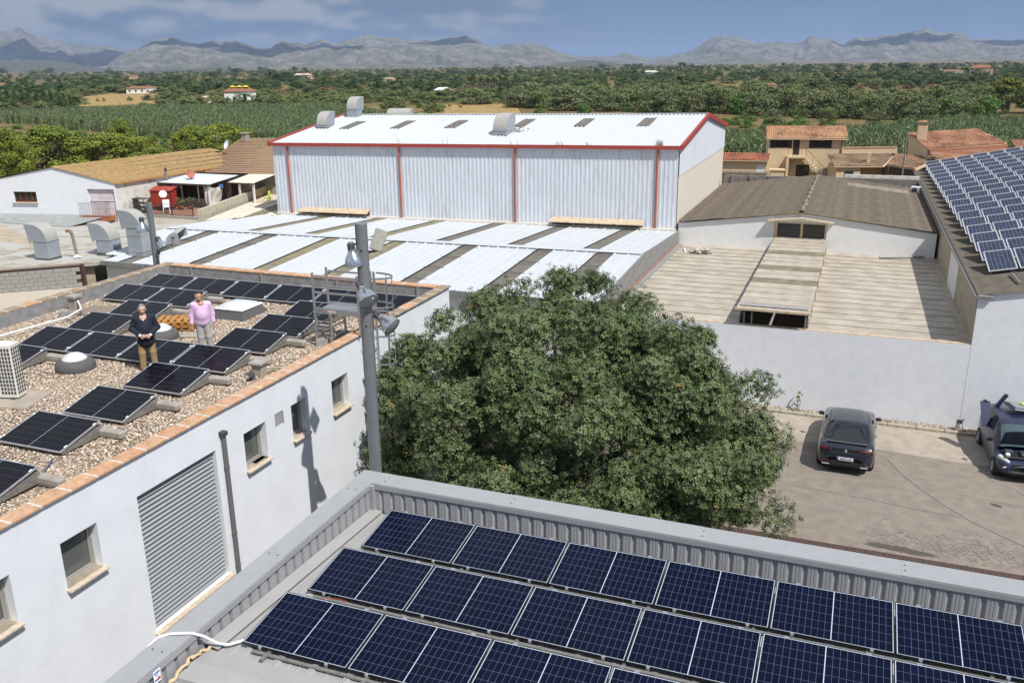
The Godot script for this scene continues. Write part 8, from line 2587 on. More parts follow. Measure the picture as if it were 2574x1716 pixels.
func make_plants() -> void:
	var P := plant_protos()
	M.leaf_far = vmat(0.75)
	M.leaf_far.backlight_enabled = true
	M.leaf_far.backlight = Color(0.12, 0.14, 0.05)
	M.bark_far = mt(0.16, 0.13, 0.10, 0.95)
	var words := {
		"pine": ["pine_tree", "bright yellow-green umbrella pine behind the yellow roofed workshop", "tree", "pines behind the workshop"],
		"pine_dark": ["pine_tree", "large dark golden pine at the right edge of the thicket", "tree", ""],
		"olive_tree": ["olive_tree", "grey-green bushy tree of the thicket", "tree", "trees of the thicket"],
		"olive": ["olive_tree", "small silvery olive in the row before the dark conifers", "tree", "olives in the row at the left"],
		"bush": ["shrub_tree", "rounded mid green tree on the plain", "tree", "rounded trees on the plain"],
		"bush_green": ["leafy_bush", "fresh green bush at the foot of the thicket", "bush", "fresh green bushes"],
		"dark_tree": ["dark_tree", "dark evergreen tree far out on the plain", "tree", "dark trees far out"],
		"conifer": ["conifer_tree", "tall dark conifer in the grove at the left edge", "tree", "conifers of the left grove"],
		"conifer_round": ["cypress_tree", "broad dark cypress behind the hay field", "tree", "cypresses behind the hay field"],
		"oleander_red": ["oleander_bush", "dusky red flowering oleander out on the plain", "bush", "red oleanders"],
		"oleander_white": ["oleander_bush", "white flowering oleander on the plain at the right", "bush", "white oleanders"],
		"palm": ["palm_tree", "palm standing out on the plain", "palm", "palms on the plain"]}
	var own := {
		"pine": ["leftmost umbrella pine with bare grey trunk", "broadest umbrella pine above the white gable", "umbrella pine left of the yellow roof ridge", "tall narrow pine rising behind the others", "small pine left of the street lamp", "low flat pine just over the yellow roof", "pine to the left of the aerials", "pine behind the satellite dish and brown roof", "pine crown cut by the left edge", "pine between the broad crowns at the left"],
		"pine_dark": ["large golden green pine at the right edge", "pine crown beyond the right edge"]}
	for kind in PLANTS:
		var a: Array = PLANTS[kind]
		var w: Array = words[kind]
		var order := range(a.size() / 4)
		order.sort_custom(func(p, q): return atan2(a[p * 4], -a[p * 4 + 1]) < atan2(a[q * 4], -a[q * 4 + 1]))
		for i in a.size() / 4:
			var x: float = a[i * 4]
			var z: float = a[i * 4 + 1]
			var h: float = a[i * 4 + 2]
			var wd: float = a[i * 4 + 3]
			var pr: Array = P[kind][i % P[kind].size()]
			var label: String = own[kind][i] if own.has(kind) else "%s, %s from the left" % [w[1], nth(order.find(i) + 1)]
			var t := thing(w[0], label, w[2], Vector3(x, land_height(Vector2(x, z).length()), z), rng.randf() * TAU, w[3])
			if kind == "palm":
				wd *= 1.5
			if kind == "pine":
				wd *= 1.25
			t.scale = Vector3(wd * 1.08, h, wd * 1.08)
			obj(pr[2], pr[0], M.leaf_far, t)
			var tr := obj("trunk", pr[1], M.bark_far, t)
			if kind == "palm":
				tr.scale = Vector3(0.65, 1, 0.65)
	scatter("far_wood", "dark green wood and scrub covering the far plain", P["dark_tree"][0][0], 1500, 1, 620.0, 4200.0, Vector2(8, 16), Vector2(5, 9))
	scatter("far_wood", "olive green scrub between the far fields", P["bush"][0][0], 3200, 2, 430.0, 3600.0, Vector2(6, 13), Vector2(3.0, 6.5))
	scatter("scrub", "low green scrub on the near plain", P["bush_green"][1][0], 420, 3, 210.0, 430.0, Vector2(2.5, 6), Vector2(1.2, 3.0))
	make_reeds()
	make_fields()
func inside_field(p: Vector2) -> bool:
	for f in FIELDS:
		if Geometry2D.is_point_in_polygon(p, PackedVector2Array(f)):
			return true
	return false
func scatter(called: String, label: String, m: Mesh, n: int, seed_: int, r0: float, r1: float, w: Vector2, h: Vector2) -> void:
	rng.seed = 500 + seed_
	var f := FastNoiseLite.new()
	f.seed = seed_
	f.frequency = 1.0 / 160.0
	var list := []
	var guard := 0
	while list.size() < n and guard < n * 12:
		guard += 1
		var r := r0 * pow(r1 / r0, rng.randf())
		var az := deg_to_rad(rng.randf_range(-56.0, 13.0))
		var p := Vector2(sin(az) * r, -cos(az) * r)
		if f.get_noise_2d(p.x, p.y) < -0.08 or inside_field(p):
			continue
		var s := rng.randf_range(w.x, w.y)
		list.append(Transform3D(Basis(Vector3.UP, rng.randf() * TAU).scaled_local(Vector3(s, rng.randf_range(h.x, h.y), s * rng.randf_range(0.7, 1.3))), Vector3(p.x, land_height(r) - 0.2, p.y)))
	var mm := MultiMesh.new()
	mm.transform_format = MultiMesh.TRANSFORM_3D
	mm.mesh = m
	mm.instance_count = list.size()
	for i in list.size():
		mm.set_instance_transform(i, list[i])
	var mi := MultiMeshInstance3D.new()
	mi.name = numbered(called)
	mi.multimesh = mm
	mi.material_override = M.leaf_far
	mi.set_meta("kind", "stuff")
	tag(mi, label, "scrub" if called == "scrub" else "wood")
	add_child(mi)
const FIELDS := [[Vector2(-480, -458), Vector2(-516, -520), Vector2(-492, -540), Vector2(-438, -502), Vector2(-336, -367), Vector2(-332, -333), Vector2(-319, -304)], [Vector2(-363, -347), Vector2(-344, -366), Vector2(-339, -399), Vector2(-310, -370), Vector2(-297, -334), Vector2(-310, -299)], [Vector2(-149, -312), Vector2(-182, -386), Vector2(-170, -400), Vector2(-152, -399), Vector2(-121, -324), Vector2(-87, -323)], [Vector2(-216, -332), Vector2(-214, -367), Vector2(-176, -351), Vector2(-149, -312), Vector2(-197, -304)], [Vector2(-308, -261), Vector2(-299, -276), Vector2(-305, -306), Vector2(-283, -270), Vector2(-284, -242)], [Vector2(-129, -737), Vector2(-123, -814), Vector2(-84, -734), Vector2(-72, -586), Vector2(-103, -618)]]
func make_fields() -> void:
	var hay := mt(0.50, 0.44, 0.33, 0.95, "field", 0.03)
	var grass := mt(0.30, 0.28, 0.17, 0.95, "field", 0.04)
	for i in FIELDS.size():
		var mb := MB.new()
		mb.plate(PackedVector2Array(FIELDS[i]), -4.4, 0.3)
		struct("field", mb, grass if i in [3, 4, 5] else hay)
func make_reeds() -> void:
	rng.seed = 77
	var mb := MB.new()
	for i in 26:
		var a := rng.randf() * TAU
		var p := Vector3(cos(a), 0, sin(a)) * sqrt(rng.randf()) * 0.6
		var lean := Vector3(rng.randf_range(-0.3, 0.3), 0, rng.randf_range(-0.3, 0.3))
		var h := rng.randf_range(0.6, 1.0)
		mb.col = [Color(0.30, 0.38, 0.17), Color(0.24, 0.32, 0.14), Color(0.38, 0.40, 0.22)][i % 3]
		var s := Vector3(cos(a + 1.0), 0, sin(a + 1.0)) * 0.028
		mb.quad(p - s, p + s, p + lean * 0.5 + Vector3(0, h, 0) + s * 0.4, p + lean * 0.5 + Vector3(0, h, 0) - s * 0.4)
		for k in 6:
			var y := h * (0.3 + 0.125 * k)
			var b := rng.randf() * TAU
			var d := Vector3(cos(b), 0.45, sin(b)) * 0.36
			var q := p + lean * 0.5 * y + Vector3(0, y, 0)
			mb.quad(q, q + d * 0.5 + s * 1.2, q + d + Vector3(0, -0.08, 0), q + d * 0.5 - s * 1.2)
	var m := mb.mesh()
	var beds := [
		["wide grey-green reed bed beyond the pines", PackedVector2Array([Vector2(-300, -240), Vector2(-262, -228), Vector2(-168, -190), Vector2(-110, -178), Vector2(-118, -240), Vector2(-205, -330), Vector2(-280, -300)]), 15000, Vector2(2.6, 4.4)],
		["reed bed left of the ochre house", PackedVector2Array([Vector2(-36, -118), Vector2(-4, -128), Vector2(-6, -205), Vector2(-44, -190)]), 3200, Vector2(3.0, 4.6)],
		["reed bed behind the tiled roofs at the right", PackedVector2Array([Vector2(-4, -124), Vector2(60, -118), Vector2(70, -250), Vector2(24, -262), Vector2(-6, -205)]), 11000, Vector2(3.2, 5.2)]]
	for b in beds:
		var mm := MultiMesh.new()
		mm.transform_format = MultiMesh.TRANSFORM_3D
		mm.use_colors = true
		mm.mesh = m
		mm.instance_count = b[2]
		var box := Rect2(b[1][0], Vector2.ZERO)
		for p in b[1]:
			box = box.expand(p)
		var k := 0
		while k < b[2]:
			var p := Vector2(rng.randf_range(box.position.x, box.end.x), rng.randf_range(box.position.y, box.end.y))
			if not Geometry2D.is_point_in_polygon(p, b[1]):
				continue
			var s := rng.randf_range(0.9, 1.6)
			mm.set_instance_transform(k, Transform3D(Basis(Vector3.UP, rng.randf() * TAU).scaled_local(Vector3(s, rng.randf_range(b[3].x, b[3].y), s)), Vector3(p.x, land_height(p.length()) - 0.1, p.y)))
			mm.set_instance_color(k, Color(1, 1, 1) * rng.randf_range(0.75, 1.25))
			k += 1
		var mi := MultiMeshInstance3D.new()
		mi.name = numbered("reed_bed")
		mi.multimesh = mm
		mi.material_override = M.leaf_far
		mi.set_meta("kind", "stuff")
		tag(mi, b[0], "reeds")
		add_child(mi)
func make_oak() -> void:
	rng.seed = 2024
	var t := thing("holm_oak", "large dark green holm oak with dense domed crown in the yard", "tree", Vector3(-7.0, 0, -22.5))
	var tr := MB.new()
	tr.tube(PackedVector3Array([Vector3(0, -0.3, 0), Vector3(0.05, 0.8, 0), Vector3(-0.05, 1.7, 0.05), Vector3(0, 2.4, 0)]), PackedFloat32Array([0.42, 0.33, 0.3, 0.24]), 12)
	obj("trunk", tr, M.bark, t)
	var c := Vector3(0, 3.62, -0.1)
	var R := Vector3(5.55, 3.95, 5.1)
	var clumps := []
	var guard := 0
	while clumps.size() < 420 and guard < 20000:
		guard += 1
		var d := Vector3(rng.randfn(), rng.randfn() * 0.8 + 0.25, rng.randfn()).normalized()
		if d.y < -0.7:
			continue
		var k := rng.randf_range(0.72, 1.0) if rng.randf() < 0.85 else rng.randf_range(0.35, 0.7)
		k *= 1.0 + 0.10 * sin(d.x * 7.0 + 1.3) * sin(d.z * 6.0) + 0.05 * sin(d.y * 11.0 + d.x * 9.0)
		if d.x > 0.1 and d.y > 0.15:
			k *= 1.0 - 0.13 * minf(1.0, d.x * d.y * 3.0)
		elif d.x > 0.4:
			k *= 1.05
		var p := c + Vector3(d.x * R.x, d.y * R.y, d.z * R.z) * k
		if p.x < -5.05 or p.y < 0.5:
			continue
		clumps.append([p, rng.randf_range(0.42, 0.85), d])
	for i in 60:
		var az := rng.randf_range(-0.4, 1.9)
		var d := Vector3(sin(az), rng.randf_range(-0.6, 0.05), cos(az))
		clumps.append([c + Vector3(d.x * R.x, d.y * R.y, d.z * R.z) * rng.randf_range(0.62, 0.88), rng.randf_range(0.5, 0.85), d.normalized()])
	for i in 26:
		var q: Array = clumps[i * 12]
		var lm := MB.new()
		var e: Vector3 = q[0]
		var mid := Vector3(e.x * 0.4, lerpf(2.0, e.y, 0.55) + 0.2, e.z * 0.4)
		lm.tube(PackedVector3Array([Vector3(0, 1.7 + 0.03 * i * 0.8, 0), mid, e.lerp(mid, 0.12), e]), PackedFloat32Array([0.13, 0.075, 0.03, 0.012]), 6)
		obj("limb", lm, M.bark, t)
	var sp := MB.new()
	for i in 9:
		var a := i * 2.4
		var d := Vector3(cos(a), rng.randf_range(0.1, 1.0), sin(a)).normalized()
		var p := Vector3(0, -0.05 + 0.012 * i, 0) + d * 0.01
		var s := d.cross(Vector3.UP).normalized() * 0.017
		var l := rng.randf_range(0.05, 0.072)
		var drop := Vector3(0, -0.008, 0)
		sp.col = Color(1, 1, 1) * rng.randf_range(0.75, 1.2)
		sp.quad(p, p + d * l * 0.5 + s, p + d * l + drop, p + d * l * 0.5 - s)
	var n := 82000
	var big := MB.new()
	var tones := [Color(0.108, 0.146, 0.059), Color(0.141, 0.174, 0.080), Color(0.091, 0.124, 0.050), Color(0.166, 0.190, 0.099), Color(0.124, 0.166, 0.058)]
	var nv := sp.v.size()
	var col := PackedColorArray()
	col.resize(nv)
	for i in n:
		var q: Array = clumps[rng.randi() % clumps.size()]
		var d: Vector3 = (Vector3(rng.randfn(), rng.randfn(), rng.randfn()).normalized() + q[2] * 0.45 + Vector3(0, 0.2, 0)).normalized()
		var rr: float = q[1] * (pow(rng.randf(), 0.4) if rng.randf() < 0.97 else rng.randf_range(1.0, 1.3))
		var p: Vector3 = q[0] + d * Vector3(rr, rr * 0.8, rr)
		var up: Vector3 = (d + Vector3(rng.randf_range(-1, 1), rng.randf_range(-0.5, 1), rng.randf_range(-1, 1)) * 0.6).normalized()
		var b := Basis(Quaternion(Vector3.UP, up)) * Basis(Vector3.UP, rng.randf() * TAU)
		var at := big.v.size()
		big.v.append_array(Transform3D(b.scaled_local(Vector3.ONE * rng.randf_range(1.0, 1.6)), p) * sp.v)
		big.n.append_array(Transform3D(b, Vector3.ZERO) * sp.n)
		big.uv.append_array(sp.uv)
		var tone: Color = tones[(int(q[0].x * 3.1 + q[0].z * 5.7) % 3 + 3) % 3].lerp(tones[rng.randi() % 5], 0.6)
		if rng.randf() < 0.008:
			tone = Color(0.22, 0.17, 0.06)
		col.fill(tone * rng.randf_range(0.75, 1.25))
		big.c.append_array(col)
		for k in sp.ix:
			big.ix.append(at + k)
	var lm2 := vmat(0.6)
	lm2.metallic_specular = 0.3
	lm2.backlight_enabled = true
	lm2.backlight = Color(0.10, 0.13, 0.04)
	obj("crown", big, lm2, t)
func nets(mb: MB, bones: Array, cell: float, blend: float) -> void:
	var lo := Vector3.INF
	var hi := -Vector3.INF
	for q in bones:
		var r: float = maxf(q[2], q[3]) + blend + cell
		lo = lo.min(q[0] - Vector3.ONE * r).min(q[1] - Vector3.ONE * r)
		hi = hi.max(q[0] + Vector3.ONE * r).max(q[1] + Vector3.ONE * r)
	var nx := int((hi.x - lo.x) / cell) + 2
	var ny := int((hi.y - lo.y) / cell) + 2
	var nz := int((hi.z - lo.z) / cell) + 2
	var f := PackedFloat32Array()
	f.resize(nx * ny * nz)
	f.fill(1.0)
	for q in bones:
		var a: Vector3 = q[0]
		var ab: Vector3 = q[1] - a
		var l2 := maxf(ab.length_squared(), 1e-9)
		var r: float = maxf(q[2], q[3]) + blend * 1.5 + cell * 2.0
		var m0: Vector3 = (a.min(q[1]) - Vector3.ONE * r - lo) / cell
		var m1: Vector3 = (a.max(q[1]) + Vector3.ONE * r - lo) / cell
		for k in range(maxi(0, int(m0.z)), mini(nz, int(m1.z) + 1)):
			for j in range(maxi(0, int(m0.y)), mini(ny, int(m1.y) + 1)):
				for i in range(maxi(0, int(m0.x)), mini(nx, int(m1.x) + 1)):
					var p := lo + Vector3(i, j, k) * cell
					var t := clampf((p - a).dot(ab) / l2, 0.0, 1.0)
					var d: float = p.distance_to(a + ab * t) - lerpf(q[2], q[3], t)
					var id := (k * ny + j) * nx + i
					var o := f[id]
					var h := maxf(blend - absf(o - d), 0.0) / blend
					f[id] = minf(o, d) - h * h * blend * 0.25
	var at := {}
	var first := mb.v.size()
	for k in nz - 1:
		for j in ny - 1:
			for i in nx - 1:
				var id := (k * ny + j) * nx + i
				var s := 0
				var sum := Vector3.ZERO
				var c := 0
				var vals := [f[id], f[id + 1], f[id + nx], f[id + nx + 1], f[id + nx * ny], f[id + nx * ny + 1], f[id + nx * ny + nx], f[id + nx * ny + nx + 1]]
				for q in 8:
					if vals[q] < 0.0:
						s += 1
				if s == 0 or s == 8:
					continue
				for e in [[0, 1], [2, 3], [4, 5], [6, 7], [0, 2], [1, 3], [4, 6], [5, 7], [0, 4], [1, 5], [2, 6], [3, 7]]:
					var u: float = vals[e[0]]
					var w: float = vals[e[1]]
					if (u < 0.0) != (w < 0.0):
						var t := u / (u - w)
						sum += Vector3(e[0] & 1, (e[0] >> 1) & 1, e[0] >> 2).lerp(Vector3(e[1] & 1, (e[1] >> 1) & 1, e[1] >> 2), t)
						c += 1
				var g := Vector3(vals[1] + vals[3] + vals[5] + vals[7] - vals[0] - vals[2] - vals[4] - vals[6], vals[2] + vals[3] + vals[6] + vals[7] - vals[0] - vals[1] - vals[4] - vals[5], vals[4] + vals[5] + vals[6] + vals[7] - vals[0] - vals[1] - vals[2] - vals[3])
				at[id] = mb.put(lo + (Vector3(i, j, k) + sum / c) * cell, g.normalized())
	for id in at:
		var i: int = id % nx
		var j: int = (id / nx) % ny
		var k: int = id / (nx * ny)
		for ax in 3:
			var st: int = [1, nx, nx * ny][ax]
			var du: int = [nx, nx * ny, 1][ax]
			var dv: int = [nx * ny, 1, nx][ax]
			if [j, k, i][ax] == 0 or [k, i, j][ax] == 0:
				continue
			var inside := f[id] < 0.0
			if inside == (f[id + st] < 0.0):
				continue
			if not (at.has(id - du) and at.has(id - dv) and at.has(id - du - dv)):
				continue
			var a: int = at[id - du - dv]
			var b: int = at[id - dv]
			var c: int = at[id]
			var d: int = at[id - du]
			if inside:
				mb.ix.append_array([a, c, b, a, d, c])
			else:
				mb.ix.append_array([a, b, c, a, c, d])
func v3(x: float, y: float, z: float) -> Vector3:
	return Vector3(x, y, z)
func hand_bones(w: Vector3, d: Vector3, up: Vector3, side: float, curl: float) -> Array:
	d = d.normalized()
	var s := d.cross(up).normalized() * side
	up = s.cross(d).normalized() * side
	var a := []
	for k in 4:
		a.append([w + d * 0.01, w + d * 0.085 + s * (k - 1.5) * 0.021, 0.022, 0.013])
		var l: float = [0.066, 0.075, 0.070, 0.054][k]
		var k0 := w + d * 0.09 + s * (k - 1.5) * 0.022
		var k1 := k0 + (d * cos(curl * 0.6) - up * sin(curl * 0.6)) * l * 0.5
		var k2 := k1 + (d * cos(curl * 1.5) - up * sin(curl * 1.5)) * l * 0.55
		a.append([k0, k1, 0.0105, 0.0095])
		a.append([k1, k2, 0.0095, 0.008])
	var t0 := w + d * 0.025 - s * 0.03
	var t1 := t0 + (d * 0.6 - s * 0.7).normalized() * 0.045
	a.append([t0, t1, 0.014, 0.011])
	a.append([t1, t1 + (d * 0.9 - up * 0.35).normalized() * 0.032, 0.011, 0.008])
	return a
func person(label: String, at: Vector3, turn: float, tilt: float, pose: Dictionary, mats: Dictionary, stout: float) -> void:
	var t := thing("person", label, "person", at, turn)
	var sh: Array = pose.shoulder
	var el: Array = pose.elbow
	var wr: Array = pose.wrist
	var hip: Array = pose.hip
	var kn: Array = pose.knee
	var an: Array = pose.ankle
	var hd: Vector3 = pose.head
	var b := MB.new()
	var bones := [[v3(0, 0.95, 0), v3(0, 1.38, 0), 0.12 * stout, 0.13], [v3(0, 1.40, 0), hd + v3(0, -0.06, -0.01), 0.06, 0.055]]
	for k in 2:
		bones.append_array([[v3(0, 1.38, 0), sh[k], 0.07, 0.05], [sh[k], el[k], 0.045, 0.036], [el[k], wr[k], 0.036, 0.026], [v3(0, 0.95, 0), hip[k], 0.1, 0.08], [hip[k], kn[k], 0.075, 0.05], [kn[k], an[k], 0.05, 0.035]])
	nets(b, bones, 0.02, 0.03)
	var bs := Basis(Vector3(0, 0, 1), tilt)
	var hb := [[v3(0, 0.035, -0.02), v3(0, 0.035, 0.005), 0.088, 0.083], [v3(0, -0.045, 0.03), v3(0, -0.075, 0.04), 0.058, 0.042], [v3(0, 0.01, 0.085), v3(0, -0.028, 0.108), 0.013, 0.018], [v3(-0.082, 0.0, -0.005), v3(-0.084, -0.03, 0.0), 0.018, 0.012], [v3(0.082, 0.0, -0.005), v3(0.084, -0.03, 0.0), 0.018, 0.012], [v3(-0.045, 0.03, 0.07), v3(0.045, 0.03, 0.07), 0.02, 0.02], [v3(0, -0.1, 0.0), v3(0, -0.2, -0.02), 0.055, 0.06], [v3(-0.03, -0.035, 0.06), v3(0.03, -0.035, 0.06), 0.03, 0.03]]
	nets(b, hb.map(func(q): return [hd + bs * q[0], hd + bs * q[1], q[2], q[3]]), 0.008, 0.018)
	for k in 2:
		nets(b, hand_bones(wr[k], pose.hand[k], pose.back[k], [1.0, -1.0][k], pose.curl), 0.006, 0.006)
	obj("body", b, mats.skin, t)
	var fc := MB.new()
	for s in [-1.0, 1.0]:
		fc.lathe(hd + bs * v3(s * 0.032, 0.008, 0.077), [Vector2(0.012, 0), Vector2(0.008, 0.006), Vector2(0, 0.008)], 8, Basis(Vector3.RIGHT, PI / 2))
		fc.bar(hd + bs * v3(s * 0.018, 0.036, 0.09), hd + bs * v3(s * 0.05, 0.034, 0.078), 0.01, 0.007)
	obj("eyes", fc, mats.brow, t)
	var mo := MB.new()
	mo.bar(hd + bs * v3(-0.024, -0.058, 0.089), hd + bs * v3(0.024, -0.058, 0.089), 0.012, 0.012)
	obj("mouth", mo, mats.mouth, t)
	var hr := MB.new()
	nets(hr, mats.hairs.map(func(q): return [hd + bs * q[0], hd + bs * q[1], q[2], q[3]]), 0.01, 0.02)
	obj("hair", hr, mats.hair, t)
	var g := MB.new()
	var gb := [[v3(0, mats.hem, 0.0), v3(0, 1.15, 0.02), 0.165 * stout, 0.175 * stout], [v3(-0.05, mats.hem, 0), v3(-0.07, 1.3, 0), 0.14 * stout, 0.135], [v3(0.05, mats.hem, 0), v3(0.07, 1.3, 0), 0.14 * stout, 0.135], [v3(0, 1.1, 0.05 * stout), v3(0, 1.3, 0.02), 0.15 * stout, 0.13], [v3(-0.09, 1.38, -0.01), v3(0.09, 1.38, -0.01), 0.09, 0.09]]
	for k in 2:
		gb.append_array([[v3(0.05 * [1, -1][k], 1.4, 0), sh[k], 0.08, mats.sleeve * 1.05], [sh[k], el[k], mats.sleeve, mats.sleeve * 0.85], [el[k], (wr[k] as Vector3).lerp(el[k], mats.cuff), mats.sleeve * 0.85, mats.sleeve * 0.75]])
	nets(g, gb, 0.018, 0.045)
	obj(mats.top_name, g, mats.top, t)
	var tr := MB.new()
	var tb := [[v3(-0.07, 0.93, 0), v3(0.07, 0.93, 0), 0.135 * stout, 0.135 * stout]]
	for k in 2:
		tb.append_array([[hip[k], kn[k], 0.115, 0.082], [kn[k], (an[k] as Vector3) + v3(0, 0.0, 0), 0.085, 0.075]])
	nets(tr, tb, 0.018, 0.035)
	obj("trousers", tr, mats.legs, t)
	for k in 2:
		var so := MB.new()
		nets(so, [[an[k] + v3(0, -0.05, -0.02), an[k] + v3(0.01, -0.065, 0.15), 0.045, 0.038]], 0.015, 0.02)
		obj("shoe", so, M.black, t)
	if mats.has("shirt"):
		var s2 := MB.new()
		s2.col = Color(1, 1, 1)
		nets(s2, [[v3(0, 1.42, 0.055), v3(0, 1.12, 0.135 * stout + 0.035), 0.062, 0.03], [v3(-0.05, 1.46, 0.03), v3(-0.03, 1.40, 0.09), 0.03, 0.018], [v3(0.05, 1.46, 0.03), v3(0.03, 1.40, 0.09), 0.03, 0.018]], 0.012, 0.02)
		obj("shirt", s2, mats.shirt, t)
		for k in 2:
			var cf := MB.new()
			var e: Vector3 = (wr[k] as Vector3).lerp(el[k], 0.04)
			nets(cf, [[e, (wr[k] as Vector3).lerp(el[k], 0.14), 0.045, 0.048]], 0.012, 0.01)
			obj("shirt_cuff", cf, mats.shirt, t)
	else:
		var cl := MB.new()
		for s in [-1.0, 1.0]:
			nets(cl, [[v3(s * 0.06, 1.47, 0.0), v3(s * 0.035, 1.40, 0.105), 0.026, 0.016]], 0.012, 0.01)
		obj("collar", cl, mats.top, t)
		var bl := MB.new()
		bl.lathe(v3(0, 0.915, 0.0), [Vector2(0.152 * stout, -0.018), Vector2(0.158 * stout, 0), Vector2(0.152 * stout, 0.018)], 24, Basis().scaled(v3(1.28, 1, 0.98)))
		obj("belt", bl, M.black, t)
func make_people() -> void:
	var hair_grey := [[v3(0, 0.075, -0.03), v3(0, 0.075, 0.0), 0.072, 0.06], [v3(0, 0.03, -0.06), v3(0, -0.03, -0.06), 0.068, 0.05], [v3(-0.075, 0.04, -0.02), v3(-0.078, -0.005, -0.02), 0.026, 0.018], [v3(0.075, 0.04, -0.02), v3(0.078, -0.005, -0.02), 0.026, 0.018], [v3(-0.04, 0.085, 0.03), v3(0.04, 0.085, 0.03), 0.028, 0.028]]
	person("person in navy blazer and tan trousers holding glasses among the roof panels", Vector3(-16.5, GRAVEL, -16.78), deg_to_rad(42.0), 0.05, {
		"shoulder": [v3(0.205, 1.40, -0.01), v3(-0.205, 1.40, -0.01)], "elbow": [v3(0.315, 1.13, 0.0), v3(-0.315, 1.13, 0.0)], "wrist": [v3(0.125, 1.0, 0.235), v3(-0.115, 1.01, 0.245)],
		"hip": [v3(0.10, 0.90, 0), v3(-0.10, 0.90, 0)], "knee": [v3(0.12, 0.50, 0.02), v3(-0.13, 0.50, 0.03)], "ankle": [v3(0.135, 0.10, 0), v3(-0.15, 0.10, 0.01)], "head": v3(0.0, 1.62, 0.03),
		"hand": [v3(-0.8, -0.05, 0.4), v3(0.8, -0.05, 0.4)], "back": [v3(0.4, 0.3, 1), v3(-0.4, 0.3, 1)], "curl": 1.0},
		{"skin": M.skin, "brow": mt(0.06, 0.05, 0.045, 0.8), "mouth": mt(0.55, 0.42, 0.38, 0.6), "hair": mt(0.26, 0.25, 0.24, 0.9, "grain", 20.0), "hairs": hair_grey, "top_name": "blazer", "top": mt(0.012, 0.015, 0.028, 0.85, "grain", 4.0), "hem": 0.80, "sleeve": 0.072, "cuff": 0.12, "legs": mt(0.40, 0.26, 0.12, 0.9, "grain", 3.0), "shirt": mt(0.62, 0.70, 0.82, 0.8)}, 1.18)
	var gs := thing("eyeglasses", "folded eyeglasses held by the person in the navy blazer", "glasses", Vector3(-16.5, GRAVEL, -16.78), deg_to_rad(42.0))
	for s in [-1.0, 1.0]:
		var g := MB.new()
		g.lathe(v3(s * 0.022, 0.985, 0.30), [Vector2(0.02, -0.002), Vector2(0.023, 0), Vector2(0.02, 0.002)], 12, Basis(Vector3.RIGHT, PI / 2))
		obj("rim", g, M.chrome, gs)
		var a := MB.new()
		a.rod(v3(s * 0.03, 0.98, 0.30), v3(s * 0.06, 0.95, 0.25), 0.003, 5)
		obj("temple", a, M.dark, gs)
	var hair_dark := [[v3(0, 0.07, -0.03), v3(0, 0.075, 0.0), 0.07, 0.058], [v3(0, 0.03, -0.06), v3(0, -0.02, -0.06), 0.064, 0.046], [v3(-0.07, 0.045, -0.02), v3(-0.076, 0.0, -0.015), 0.022, 0.014], [v3(0.07, 0.045, -0.02), v3(0.076, 0.0, -0.015), 0.022, 0.014]]
	person("person in pink shirt and pale grey trousers standing behind the long panel row", Vector3(-16.02, GRAVEL, -18.36), deg_to_rad(42.0), 0.12, {
		"shoulder": [v3(0.195, 1.39, 0), v3(-0.195, 1.40, 0)], "elbow": [v3(0.275, 1.10, -0.02), v3(-0.27, 1.10, -0.02)], "wrist": [v3(0.27, 0.82, 0.05), v3(-0.28, 0.82, 0.05)],
		"hip": [v3(0.09, 0.90, 0), v3(-0.09, 0.90, 0)], "knee": [v3(0.115, 0.50, 0.03), v3(-0.09, 0.50, 0.02)], "ankle": [v3(0.13, 0.10, 0.0), v3(-0.10, 0.10, 0)], "head": v3(-0.035, 1.60, 0.03),
		"hand": [v3(0.02, -1, 0.1), v3(-0.02, -1, 0.1)], "back": [v3(1, 0, 0.25), v3(-1, 0, 0.25)], "curl": 0.5},
		{"skin": mt(0.42, 0.22, 0.14, 0.5), "brow": M.black, "mouth": mt(0.6, 0.5, 0.46, 0.5), "hair": mt(0.025, 0.02, 0.018, 0.7), "hairs": hair_dark, "top_name": "shirt", "top": mt(0.74, 0.50, 0.72, 0.85, "plaster", 3.0), "hem": 0.93, "sleeve": 0.066, "cuff": 0.30, "legs": mt(0.48, 0.46, 0.42, 0.9, "grain", 3.0)}, 1.0)
func loft(mb: MB, rows: Array, from := 0, to := -1, c0 := 0, c1 := -1) -> void:
	if to < 0:
		to = rows.size() - 1
	var full := []
	for r in rows:
		var l := []
		for p in r[1]:
			l.append(Vector3(p.x, p.y, r[0]))
		for i in range(r[1].size() - 2, -1, -1):
			l.append(Vector3(-r[1][i].x, r[1][i].y, r[0]))
		full.append(l)
	var n: int = full[0].size()
	if c1 < 0:
		c1 = n - 1
	var ids := []
	for i in range(from, to + 1):
		var row := PackedInt32Array()
		for k in range(c0, c1 + 1):
			var a: Vector3 = full[mini(i + 1, rows.size() - 1)][k] - full[maxi(i - 1, 0)][k]
			var b: Vector3 = full[i][mini(k + 1, n - 1)] - full[i][maxi(k - 1, 0)]
			var nn := a.cross(b)
			row.append(mb.put(full[i][k], nn.normalized() if nn.length() > 1e-9 else Vector3.UP))
		ids.append(row)
	for i in ids.size() - 1:
		for k in c1 - c0:
			mb.ix.append_array([ids[i][k], ids[i][k + 1], ids[i + 1][k + 1], ids[i][k], ids[i + 1][k + 1], ids[i + 1][k]])
func section(w: float, yb: float, yt: float) -> Array:
	var m := lerpf(yb, yt, 0.5)
	return [Vector2(0, yb), Vector2(w * 0.82, yb), Vector2(w * 0.96, yb + 0.06), Vector2(w, m - 0.06), Vector2(w, m + 0.06), Vector2(w * 0.97, yt - 0.10), Vector2(w * 0.90, yt - 0.02), Vector2(w * 0.6, yt + 0.012), Vector2(0, yt + 0.025)]
